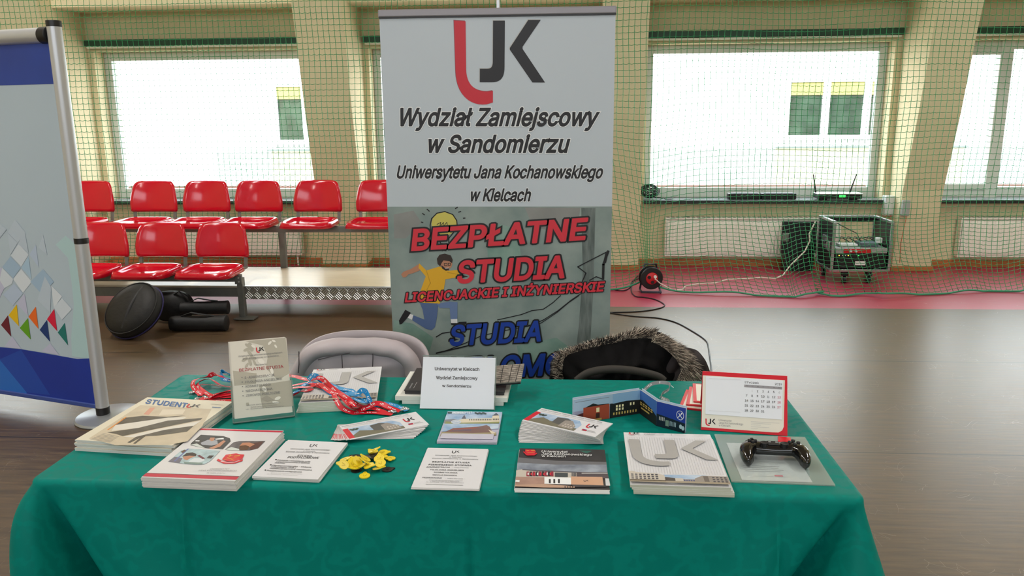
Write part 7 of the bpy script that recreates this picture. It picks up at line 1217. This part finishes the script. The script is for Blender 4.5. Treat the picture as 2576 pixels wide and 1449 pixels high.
gpo = pz(1947, 1160, TT + 0.0035); gp = thing('game_controller', 'glossy black game controller lying on the clear plastic folder', 'game controller', gpo, R(-4)); gp.scale = (0.87, 0.87, 0.87); gb = mat('gloss_black_plastic', (10, 10, 11), 0.12, coat=0.5); gm = mat('matt_black_rubber', (18, 18, 19), 0.5)
ctrl = [(-0.066, -0.044, 0.014, 0.008, 0.010), (-0.071, -0.036, 0.017, 0.0135, 0.0155), (-0.072, -0.015, 0.021, 0.0175, 0.019), (-0.068, 0.008, 0.025, 0.021, 0.019), (-0.055, 0.024, 0.026, 0.023, 0.017), (-0.038, 0.026, 0.0255, 0.024, 0.0165), (-0.018, 0.024, 0.025, 0.022, 0.0155), (0, 0.0235, 0.0245, 0.0215, 0.015)]
ctrl = ctrl + [(-a, b, c, d, e2) for a, b, c, d, e2 in ctrl[-2::-1]]
def gpt(t):
    n_ = len(ctrl) - 1; x = t * n_; k = min(int(x), n_ - 1); s = x - k; c = [ctrl[max(k - 1, 0)], ctrl[k], ctrl[k + 1], ctrl[min(k + 2, n_)]]
    return [0.5 * (2 * c[1][i] + (c[2][i] - c[0][i]) * s + (2 * c[0][i] - 5 * c[1][i] + 4 * c[2][i] - c[3][i]) * s * s + (3 * c[1][i] - c[0][i] - 3 * c[2][i] + c[3][i]) * s ** 3) for i in range(5)]
def body(u, v):
    a, b, c, rw, rz = gpt(v); a2, b2_, *_ = gpt(min(1, v + 0.004)); a1, b1_, *_ = gpt(max(0, v - 0.004)); tx, ty = a2 - a1, b2_ - b1_; l = math.hypot(tx, ty) or 1; nx, ny = -ty / l, tx / l; e2 = min(1, min(v, 1 - v) / 0.03); k = math.sqrt(max(0, 1 - (1 - e2) ** 2)); an = 2 * math.pi * u; co, si = math.cos(an), math.sin(an); co = math.copysign(abs(co) ** 0.85, co); si = math.copysign(abs(si) ** 0.85, si)
    return (a + nx * rw * co * k, b + ny * rw * co * k, max(0.0005, c + rz * si * k))
MB().grid(body, 28, 90, gb, True).build('shell', gp, smooth=180)
def puck(nm, x, y, z, r, hgt, m): MB().lathe([(r * 0.7, 0), (r * 0.72, hgt * 0.5), (r, hgt * 0.7), (r, hgt), (r * 0.75, hgt * 0.92), (0.0005, hgt * 0.9)], m, (x, y, z), 24).build(nm, gp, smooth=50)
for x in (-0.026, 0.026): puck('thumb_stick', x, 0.010, 0.034, 0.0105, 0.014, gm)
dp = MB(); dp.box((-0.054, 0.028, 0.044), (0.024, 0.008, 0.006), gm); dp.box((-0.054, 0.028, 0.044), (0.008, 0.024, 0.006), gm); dp.build('direction_pad', gp, bevel=0.001)
for k, (dx, dy) in enumerate(((0, 0.011), (0.011, 0), (0, -0.011), (-0.011, 0))): MB().lathe([(0.0052, 0), (0.0052, 0.004), (0.004, 0.005), (0.0005, 0.0053)], gm, (0.054 + dx, 0.028 + dy, 0.042), 18).build('button', gp, smooth=50)
cp = MB(); cp.box((0, 0.026, 0.040), (0.03, 0.026, 0.003), gm); cp.build('center_plate', gp, bevel=0.002)
for x in (-0.009, 0.009): MB().box((x, 0.028, 0.042), (0.006, 0.003, 0.002), lgrey).build('small_button', gp)
for s in (-1, 1):
    MB().box((s * 0.052, 0.048, 0.030), (0.034, 0.012, 0.010), gm).build('shoulder_button', gp, bevel=0.004)
    MB().box((s * 0.052, 0.048, 0.016), (0.032, 0.014, 0.012), gm).build('trigger', gp, bevel=0.004)

# grey ribbon standing in a loop
def smooth_path(P, n=8):
    S = []
    for k in range(len(P) - 1):
        p0, p1, p2, p3 = P[max(k - 1, 0)], P[k], P[k + 1], P[min(k + 2, len(P) - 1)]
        for j in range(n): t = j / n; S.append(0.5 * ((2 * p1) + (p2 - p0) * t + (2 * p0 - 5 * p1 + 4 * p2 - p3) * t * t + (3 * p1 - p0 - 3 * p2 + p3) * t ** 3))
    S.append(P[-1]); return S
def ribbon(P, wd, m, rolls, thick=0.0007, mb=None, marks=None):
    S = smooth_path(P); n_ = len(S); mb = mb or MB(); vs = []; fr_ = []
    for k, s in enumerate(S):
        t = (S[min(k + 1, n_ - 1)] - S[max(k - 1, 0)]).normalized(); side = t.cross(Vector((0, 0, 1)))
        side = side.normalized() if side.length > 1e-4 else Vector((1, 0, 0)); x = k / (n_ - 1) * (len(rolls) - 1); i = min(int(x), len(rolls) - 2); a = R(rolls[i] + (rolls[i + 1] - rolls[i]) * (x - i)); sd = Matrix.Rotation(a, 3, t) @ side; nr = sd.cross(t).normalized(); fr_.append((s, sd, nr, t))
        for (e1, e2) in ((-1, -1), (1, -1), (1, 1), (-1, 1)): vs.append(s + sd * (wd / 2 * e1) + nr * (thick / 2 * e2))
    fs = [(k * 4 + q, k * 4 + (q + 1) % 4, k * 4 + 4 + (q + 1) % 4, k * 4 + 4 + q) for k in range(n_ - 1) for q in range(4)] + [(3, 2, 1, 0), tuple(4 * (n_ - 1) + q for q in range(4))]
    mb.add(vs, fs, m)
    if marks:
        for k in range(5, n_ - 3, 9):
            s, sd, nr, t = fr_[k]
            for sgn in (1, -1):
                o = s + nr * (thick * 0.75 * sgn)
                for (x0_, x1_, w_) in ((-0.006, -0.004, 0.006), (-0.001, 0.001, 0.006), (0.003, 0.0045, 0.006), (0.008, 0.02, 0.002)): mb.poly([o + t * x0_ - sd * w_ / 2, o + t * x1_ - sd * w_ / 2, o + t * x1_ + sd * w_ / 2, o + t * x0_ + sd * w_ / 2], marks)
    return mb
gr = mat('grey_ribbon', (138, 142, 144), 0.4)
P = [pz(x, y, TT + z) for x, y, z in ((1618, 985, 0.012), (1626, 976, 0.02), (1640, 966, 0.028), (1662, 962, 0.03), (1684, 966, 0.028), (1682, 980, 0.02), (1666, 990, 0.014), (1664, 1000, 0.010), (1680, 1008, 0.009), (1680, 1015, 0.007), (1660, 1014, 0.007), (1642, 1006, 0.007))]
tag(ribbon(P, 0.010, gr, [80, 70, 70, 84, 80, 60, 50, 70], marks=white_i).build('ribbon', off=P[0]), 'thin grey ribbon standing in a loop behind the folded night-photo brochure', 'ribbon')

# lanyards
lr = mat('red_lanyard', (206, 18, 40), 0.42); lb = mat('blue_lanyard', (30, 138, 196), 0.42); clipm = mat('clip_metal', (190, 190, 192), 0.25, metal=0.9)
ZL, ZR = zp(470, 840, 6.037), zp(720, 840, 5.175)
def lanyard(pts, Z, m, rolls, label, group, clip=None):
    q = [pz(*Z((x, y))[0], TT + z) for x, y, z in pts]; r = thing('lanyard', label, 'lanyard', q[0], group=group)
    ribbon(q, 0.0145, m, rolls, marks=white_i).build('strap', r, off=q[0])
    if clip:
        a, b = [pz(*Z((x, y))[0], TT + 0.006) for x, y in clip]; d = (b - a); c = MB(); c.tube([a, a + d * 0.25], 0.0035, clipm, 8); c.tube([a + d * 0.25, a + d * 0.35, a + d * 0.9, b], [0.0035, 0.005, 0.004, 0.002], clipm, 10); c.build('metal_clip', r, smooth=60, off=q[0])
        sdv = d.cross(Vector((0, 0, 1))).normalized(); hk = [a + d * 0.6 + sdv * (0.006 * math.cos(k / 10 * 5)) + d.normalized() * (0.006 * math.sin(k / 10 * 5)) for k in range(11)]; MB().tube(hk, 0.0014, clipm, 6).build('metal_hook', r, smooth=60, off=q[0])
GL = 'lanyards left of the leaflet holder'; GR = 'lanyards over the rear notepads'
lanyard([(760, 720, .012), (560, 660, .03), (470, 622, .035), (415, 608, .035), (372, 622, .03), (330, 655, .022), (200, 672, .016), (115, 705, .02), (88, 770, .018), (125, 840, .012), (200, 905, .006), (250, 925, .004)], ZL, lr, [20, 10, 60, 70, 20, 10, 40, 30, 10], 'red lanyard making the leftmost curl left of the leaflet holder', GL, ((150, 870), (30, 905)))
lanyard([(760, 790, .008), (600, 795, .012), (490, 765, .016), (390, 700, .02), (290, 688, .02), (180, 735, .016), (150, 790, .012), (250, 870, .008), (370, 930, .006), (520, 905, .006), (760, 840, .006)], ZL, lr, [5, 20, 30, 20, 40, 20, 5, 10, 5], 'red lanyard in the tangle left of the leaflet holder', GL)
lanyard([(760, 815, .005), (560, 805, .007), (420, 778, .01), (300, 772, .012), (200, 775, .012), (165, 830, .009), (205, 930, .004)], ZL, lr, [10, 25, 20, 15, 30, 10], 'red lanyard in the tangle left of the leaflet holder', GL, ((330, 975), (235, 955)))
lanyard([(760, 860, .012), (560, 890, .012), (430, 930, .010), (350, 975, .006), (460, 965, .004), (760, 950, .004)], ZL, lr, [30, 40, 20, 5, 0], 'red lanyard in the tangle left of the leaflet holder', GL)
lanyard([(760, 1005, .003), (420, 1012, .003), (270, 1012, .004), (195, 1000, .005), (300, 970, .007), (760, 900, .008)], ZL, lr, [0, 0, 10, 15, 5], 'red lanyard lying lowest and nearest in the tangle left of the leaflet holder', GL, ((200, 980), (115, 995)))
lanyard([(760, 660, .02), (640, 615, .03), (560, 570, .036), (515, 585, .034), (525, 640, .026), (570, 690, .02), (760, 720, .016)], ZL, lb, [40, 55, 70, 70, 40, 20], 'blue lanyard looping up left of the leaflet holder', GL)
PT = 0.0275
lanyard([(20, 545, .012), (120, 555, .02), (250, 590, .028), (340, 590, .036), (430, 570, .045), (500, 610, .042), (580, 690, .036), (700, 780, .034), (800, 860, .033), (890, 930, .028), (960, 960, .016), (1060, 960, .008)], ZR, lr, [20, 10, 20, 40, 55, 30, 10, 10, 10], 'red lanyard arching highest over the rear notepads', GR)
lanyard([(10, 720, .014), (150, 695, .024), (300, 690, PT + .004), (420, 650, .036), (500, 700, .036), (590, 760, .034), (680, 770, .034), (760, 850, .033), (840, 930, .026), (920, 985, .012), (1060, 950, .008), (1180, 915, .012), (1300, 950, .008), (1440, 1015, .005)], ZR, lr, [10, 0, 10, 20, 10, 15, 10, 20, 30], 'red lanyard winding across the rear notepads', GR, ((1330, 1010), (1440, 1015)))
lanyard([(10, 690, .012), (140, 660, .022), (300, 640, PT + .004), (420, 680, .032), (560, 730, .032), (620, 780, .032), (640, 840, .031), (720, 960, .014), (860, 1022, .004), (980, 1025, .004), (1150, 1025, .004), (1380, 1050, .004)], ZR, lr, [5, 5, 0, 10, 20, 35, 20, 5, 0], 'red lanyard hanging down the front of the rear notepads', GR)
lanyard([(940, 1005, .008), (1050, 960, .014), (1160, 905, .018), (1260, 915, .016), (1350, 960, .012), (1480, 1005, .007)], ZR, lr, [20, 30, 40, 20, 10], 'red lanyard end lying behind the left fan of cards', GR, ((1480, 1000), (1560, 975)))
lanyard([(700, 770, .036), (800, 840, .036), (930, 915, .022), (1040, 950, .012), (1200, 985, .006), (1340, 1040, .004)], ZR, lr, [10, 10, 5, 10, 0], 'red lanyard lying right of the strap that hangs down the notepads', GR)
lanyard([(20, 790, .008), (150, 740, .018), (260, 650, PT + .003), (400, 655, .031), (530, 740, .031), (600, 790, .030)], ZR, lb, [10, 0, 10, 0, 0], 'blue lanyard coming from behind the leaflet holder under the red ones', GR)
lanyard([(290, 600, PT + .01), (330, 550, .048), (390, 548, .046), (480, 620, .034), (640, 690, .032), (760, 722, .036), (850, 740, .036), (900, 790, .033), (1000, 850, .028), (1060, 895, .02)], ZR, lb, [40, 60, 50, 20, 10, 20, 10, 0], 'blue lanyard lying along the top of the red ones on the notepads', GR)
lanyard([(700, 730, .032), (830, 775, .033), (930, 775, .046), (985, 735, .052), (1040, 760, .046), (1070, 830, .036), (1085, 900, .022), (1000, 890, .03), (860, 830, .032)], ZR, lb, [5, 30, 70, 75, 60, 40, 10, 5], 'blue lanyard curling up in a loop at the right end of the notepads', GR)
lanyard([(1120, 960, .006), (1260, 905, .012), (1400, 925, .010), (1500, 965, .007), (1570, 1000, .005)], ZR, lb, [10, 15, 5, 0], 'blue lanyard end lying behind the left fan of cards', GR, ((1520, 960), (1600, 985)))
lanyard([(20, 830, .004), (110, 770, .008), (200, 740, .014), (260, 740, PT + .002), (340, 715, PT + .003)], ZR, lr, [10, 20, 10, 0], 'red lanyard close to the right side of the leaflet holder', GR)

# shopping-trolley tokens
yt = mat('yellow_token_plastic', (232, 206, 40), 0.4); yt2 = mat('yellow_token_emblem', (206, 178, 30), 0.4); bt2 = mat('black_token_plastic', (22, 22, 24), 0.35)
def token_mesh(m, m2):
    r = 0.0122; th = 0.0022; pts = []
    for k in range(40):
        a = 2 * math.pi * k / 40; rr = r
        d = abs(((a - math.pi / 2 + math.pi) % (2 * math.pi)) - math.pi)
        if d < 0.36: rr = r + 0.0062 * (0.5 + 0.5 * math.cos(d / 0.36 * math.pi)) ** 0.35
        pts.append((rr * math.cos(a), rr * math.sin(a)))
    n_ = len(pts); inn = [(x * 0.84, y * 0.84 if y < r else y - 0.003) for x, y in pts]; vs = [(x, y, 0) for x, y in pts] + [(x, y, th) for x, y in pts] + [(x, y, th) for x, y in inn] + [(x * 0.99, y * 0.99, th - 0.0005) for x, y in inn]; fs = [tuple(range(n_))[::-1]]
    for b in range(3): fs += [(b * n_ + k, b * n_ + (k + 1) % n_, (b + 1) * n_ + (k + 1) % n_, (b + 1) * n_ + k) for k in range(n_)]
    fs.append(tuple(3 * n_ + k for k in range(n_))); mb = MB(); mb.add(vs, fs, m)
    mb.box((-0.002, 0, th - 0.0003), (0.0018, 0.008, 0.0008), m2, Matrix.Rotation(0.3, 3, 'Z')); mb.box((0.0025, 0.0005, th - 0.0003), (0.0016, 0.007, 0.0008), m2, Matrix.Rotation(-0.4, 3, 'Z')); return mb
ty = tk = None; Zt = zp(620, 1090, 6.44); GY, GB = 'yellow tokens in the pile', 'black tokens in the pile'
TK = [('b', 1780, 607, 0, 0, 0, 20), ('b', 1770, 388, 0, 0, 0, 70), ('b', 1925, 385, 0, 8, 4, 130), ('b', 2060, 345, 0, 0, 0, 200), ('b', 2035, 395, .003, -12, 6, 10), ('b', 2285, 595, 0, 0, 0, 300),
      ('y', 1600, 425, .001, 10, -12, -60), ('y', 1720, 440, .003, 22, 8, -80), ('y', 1800, 470, .004, 30, 20, 40), ('y', 1930, 415, .004, 26, 22, 70), ('y', 1925, 460, .005, 30, 25, 90), ('y', 1570, 510, .002, 28, -34, 100), ('y', 1720, 505, .002, 34, -4, 20), ('y', 1760, 560, .003, 4, 8, 100), ('y', 1860, 525, .003, 14, 18, 200), ('y', 1985, 530, .006, 16, 10, 250), ('y', 2130, 570, .002, 10, -14, 280), ('y', 2175, 490, .006, 14, -18, 40), ('y', 2150, 415, .009, 18, -8, 10), ('y', 2330, 410, 0, 6, -4, 190), ('y', 2210, 380, .002, 0, 12, 60), ('y', 2215, 318, .002, 4, 6, -80), ('y', 2060, 285, .003, 22, -14, -70), ('y', 2050, 300, .0, 0, 4, 50), ('y', 1915, 695, 0, 2, 0, 10)]
for i, (c, x, y, z, rx_, ry_, rz_) in enumerate(TK):
    if c == 'y':
        if ty is None: o = ty = token_mesh(yt, yt2).build('trolley_token')
        else: o = ty.copy(); col.objects.link(o)
    else:
        if tk is None: o = tk = token_mesh(bt2, bt2).build('trolley_token')
        else: o = tk.copy(); col.objects.link(o)
    ext = 0.012 * (abs(math.sin(R(rx_))) + abs(math.sin(R(ry_)))) ; o.location = pz(*Zt((x, y))[0], TT + z + ext); o.rotation_euler = (R(rx_), R(ry_), R(rz_))
    lb_, g_ = (('yellow plastic trolley token in the small pile', GY) if c == 'y' else ('black plastic trolley token showing among the yellow ones', GB))
    if i == len(TK) - 1: lb_, g_ = 'single yellow token lying in front of the pile', None
    if i == 5: lb_, g_ = 'single black token lying at the right of the yellow pile', None
    tag(o, lb_, 'token', g_)

# ------------------------------------------------------------------ chairs behind the table with the jacket and the fur-trimmed coat
def chair(x, y, label, rz):
    r = thing('chair', label, 'chair', (x, y, 0), rz); st_ = mat('chair_steel', (60, 60, 62), 0.4, metal=0.6); pl_ = mat('chair_plastic', (40, 30, 28), 0.5)
    MB().box((0, 0, 0.43), (0.42, 0.40, 0.03), pl_).build('seat', r, bevel=0.012); MB().box((0, 0.19, 0.58), (0.40, 0.02, 0.20), pl_, Matrix.Rotation(R(-6), 3, 'X')).build('backrest', r, bevel=0.008)
    for a in (-1, 1):
        MB().tube([(a * 0.19, -0.17, 0), (a * 0.19, -0.17, 0.42)], 0.011, st_, 10).build('leg', r, smooth=60); MB().tube([(a * 0.19, 0.17, 0), (a * 0.19, 0.17, 0.42), (a * 0.19, 0.185, 0.6)], 0.011, st_, 10).build('leg', r, smooth=60)
    return r
rnd3 = random.Random(11)
def arch_pts(px_pts, Y): return [py(x, y, Y) for x, y in px_pts]
# light jacket
grey_j = mat('pale_mauve_fabric', (178, 168, 172), 0.55, noise=(6, 0.05), bump=(9, 0.35, 0.012)); lin_j = mat('mauve_lining', (170, 160, 166), 0.42, noise=(5, 0.05), bump=(6, 0.35, 0.012)); seamm = mat('dark_seam', (70, 64, 70), 0.6)
YJ = 2.56; jk = thing('jacket', 'pale mauve padded jacket hung over a chair back behind the table', 'jacket', (-0.69, YJ, 0.45)); jo = Vector((-0.69, YJ, 0.45))
chair(-0.69, 2.58, 'dark chair under the pale mauve jacket', 0)
A = smooth_path(arch_pts([(722, 1000), (726, 960), (735, 925), (757, 886), (795, 862), (850, 852), (910, 850), (965, 853), (1010, 865), (1043, 888), (1060, 925), (1066, 960), (1070, 1000)], YJ), 6)
cenJ = Vector((-0.69, YJ, 0.62)); n_ = len(A)
def rim(u, v):
    x = v * (n_ - 1); k = min(int(x), n_ - 2); P = A[k].lerp(A[k + 1], x - k); inward = (cenJ - P); inward.y = 0; inward.normalize(); ww = 0.030; C_ = P + inward * ww; an = 2 * math.pi * u; puff = 1 + 0.06 * math.sin(x * 0.31) + 0.03 * math.sin(x * 0.7 + u * 6)
    q = C_ - inward * (ww * math.cos(an) * puff) + Vector((0, -0.045 * math.sin(an) * puff, 0)); return tuple(q - jo)
MB().grid(rim, 20, n_ * 2, grey_j, True).build('collar', jk, smooth=180)
def lining(u, v):
    x = u * (n_ - 1); k = min(int(x), n_ - 2); P = A[k].lerp(A[k + 1], x - k); inward = (cenJ - P); inward.y = 0; L = inward.length; inward.normalize(); s = 0.045 + v * (L - 0.045); Q = P + inward * s
    Q.y += -0.022 - 0.035 * v ** 0.7 + 0.005 * math.sin(u * 17 + 2 * v) * v + 0.0016 * math.sin(u * 31 + v * 9); return tuple(Q - jo)
MB().grid(lining, 120, 24, lin_j).build('lining', jk, smooth=180)
def bodyj(u, v):
    an = math.pi * (0.0 + 1.0 * u); wv = 0.03 * math.sin(u * 17 + v * 3); top = 0.79 - 0.10 * abs(2 * u - 1) ** 3
    return (-0.23 * math.cos(an) * (1 + 0.1 * v), 0.02 + 0.12 * math.sin(an) + wv * v * 0.5, top - 0.42 * v - jo.z)
MB().grid(bodyj, 60, 16, grey_j).build('body', jk, smooth=180, solid=0.01)
for pts in ([(752, 884), (752, 915), (750, 938)], [(860, 893), (861, 915), (862, 930)], [(938, 890), (938, 905), (937, 930)], [(800, 905), (840, 895), (880, 888)]):
    MB().tube([py(x, y, YJ - 0.045) - jo for x, y in pts], 0.0016, seamm, 5).build('seam', jk)
# dark coat
blk_c = mat('black_coat_cloth', (11, 10, 11), 0.8, spec=0.15, noise=(7, 0.3), bump=(10, 0.5, 0.012)); brn = mat('dark_brown_cloth', (36, 26, 26), 0.7, bump=(12, 0.3, 0.008))
YC = 2.55; ct_ = thing('coat', 'black coat with fur-trimmed hood hung over a chair at the back right', 'coat', (0.2, YC, 0.45)); co_ = Vector((0.2, YC, 0.45))
chair(0.2, 2.58, 'dark chair under the fur-trimmed black coat', 0)
B = smooth_path(arch_pts([(1408, 1000), (1405, 960), (1402, 925), (1412, 900), (1450, 884), (1495, 866), (1530, 858), (1575, 850), (1610, 842), (1650, 842), (1690, 860), (1718, 890), (1728, 925), (1716, 960), (1712, 1000)], YC), 6); nb_ = len(B); cenC = Vector((0.2, YC, 0.62))
def hood(u, v):
    x = u * (nb_ - 1); k = min(int(x), nb_ - 2); P = B[k].lerp(B[k + 1], x - k); Q = P.lerp(cenC, v); bul = math.sin(min(1, v * 1.5 + 0.03) * math.pi / 2)
    fold = 0.010 * math.sin(u * 40 + 2 * v) + 0.008 * math.sin(u * 23 + 1 + 5 * v) - 0.02 * math.exp(-((v - 0.42 - 0.05 * math.sin(u * 5)) / 0.05) ** 2); Q.y += 0.05 - 0.10 * bul + fold * (1 - 0.5 * v); return tuple(Q - co_)
MB().grid(hood, 140, 30, blk_c).build('hood', ct_, smooth=180)
def hback(u, v):
    x = u * (nb_ - 1); k = min(int(x), nb_ - 2); P = B[k].lerp(B[k + 1], x - k); Q = P.lerp(cenC, v * 0.9); Q.y += 0.05 + 0.08 * math.sin(v * math.pi / 2); return tuple(Q - co_)
MB().grid(hback, 80, 10, blk_c).build('hood_back', ct_, smooth=180)
S_ = smooth_path(arch_pts([(1660, 862), (1715, 874), (1750, 884), (1772, 905), (1786, 935), (1796, 975), (1800, 1010)], YC + 0.02), 6)
def shoulder(u, v):
    x = u * (len(S_) - 1); k = min(int(x), len(S_) - 2); P = S_[k].lerp(S_[k + 1], x - k); c_ = Vector((0.30, YC + 0.02, 0.60)); Q = P.lerp(c_, v); Q.y += 0.02 - 0.05 * math.sin(min(1, v * 1.3) * math.pi / 2) + 0.006 * math.sin(u * 21 + v * 4); return tuple(Q - co_)
MB().grid(shoulder, 40, 14, brn).build('shoulder', ct_, smooth=180, solid=0.008)
def bodyc(u, v):
    an = math.pi * u; return (-0.24 * math.cos(an) * (1 + 0.12 * v), 0.02 + 0.12 * math.sin(an) + 0.02 * math.sin(u * 15) * v, 0.76 - 0.10 * abs(2 * u - 1) ** 3 - 0.42 * v - co_.z)
MB().grid(bodyc, 50, 14, blk_c).build('body', ct_, smooth=180, solid=0.01)
cl_ = smooth_path([py(x, y, YC - 0.10) for x, y in ((1450, 958), (1480, 938), (1530, 929), (1590, 932), (1650, 945), (1670, 958))], 6)
MB().tube([p_ - co_ for p_ in cl_], 0.013, mat('dark_olive_collar', (46, 42, 36), 0.7, bump=(14, 0.4, 0.006)), 12).build('collar', ct_, smooth=180)
MB().box(py(1738, 949, YC - 0.03) - co_, (0.055, 0.004, 0.022), mat('green_logo_patch', (34, 62, 40), 0.6)).build('sleeve_patch', ct_)
pm_ = MB(); gi = ink('patch_green', (52, 176, 66)); 
for dx in (-0.016, 0.0, 0.010, 0.018): pm_.box(py(1738, 949, YC - 0.0335) - co_ + Vector((dx, 0, 0.002)), (0.006, 0.002, 0.010 if dx > 0 else 0.005), gi)
pm_.build('patch_mark', ct_)
fur_d = mat('fur_dark', (44, 38, 34), 0.6); fur_m = mat('fur_mid', (112, 98, 86), 0.6); fur_l = mat('fur_light', (222, 208, 190), 0.6); fm = MB()
fb_ = smooth_path([py(x, y, YC - 0.02) for x, y in ((1408, 975), (1402, 945), (1402, 915), (1418, 897), (1455, 884), (1500, 870), (1545, 860), (1590, 848), (1625, 846), (1660, 852), (1695, 874), (1722, 902), (1735, 930), (1728, 955), (1716, 980))], 8)
cf = Vector((0.19, YC, 0.70)); nfb = len(fb_)
for k in range(6200):
    x = rnd3.random(); x = x if rnd3.random() < 0.5 else 0.6 + 0.4 * x; xx = x * (nfb - 1); i = min(int(xx), nfb - 2); P = fb_[i].lerp(fb_[i + 1], xx - i); big = 1.0 + 0.9 * max(0, (x - 0.66) / 0.34) ** 0.8 if x > 0.66 else (0.75 if 0.2 < x < 0.5 else 1.0)
    out = P - cf; out.y = 0; out.normalize(); rad = 0.013 * big; a = rnd3.uniform(0, 6.28); P = P + out * (rad * math.cos(a)) - out * 0.008 + Vector((0, rad * 1.3 * math.sin(a), 0))
    P = P + Vector((0, 0.045 if x < 0.62 else 0.0, 0))
    tn = (fb_[i + 1] - fb_[i]).normalized(); d = (out * (0.7 + 0.6 * math.cos(a) * 0.6) + Vector((0, math.sin(a) * 0.9 - 0.15, 0)) + tn * rnd3.uniform(-0.1, 0.75) + Vector((0, 0, -0.15 if x > 0.8 else 0.1)) + Vector((rnd3.uniform(-.25, .25), rnd3.uniform(-.25, .25), rnd3.uniform(-.25, .25)))).normalized()
    L = rnd3.uniform(0.014, 0.030) * big; wd = 0.0007; sd = d.cross(Vector((rnd3.uniform(-1, 1), -1, rnd3.uniform(-1, 1)))).normalized() * wd; m1 = P + d * L * 0.55; tip = P + d * L + Vector((0, 0, -0.12 * L)); m_ = rnd3.choices((fur_d, fur_m, fur_l), (0.34, 0.32, 0.34))[0]
    P, m1, tip = P - co_, m1 - co_, tip - co_; fm.add([P - sd, P + sd, m1 + sd * 0.7, m1 - sd * 0.7, tip], [(0, 1, 2, 3), (3, 2, 4)], m_)
fm.build('fur_trim', ct_)
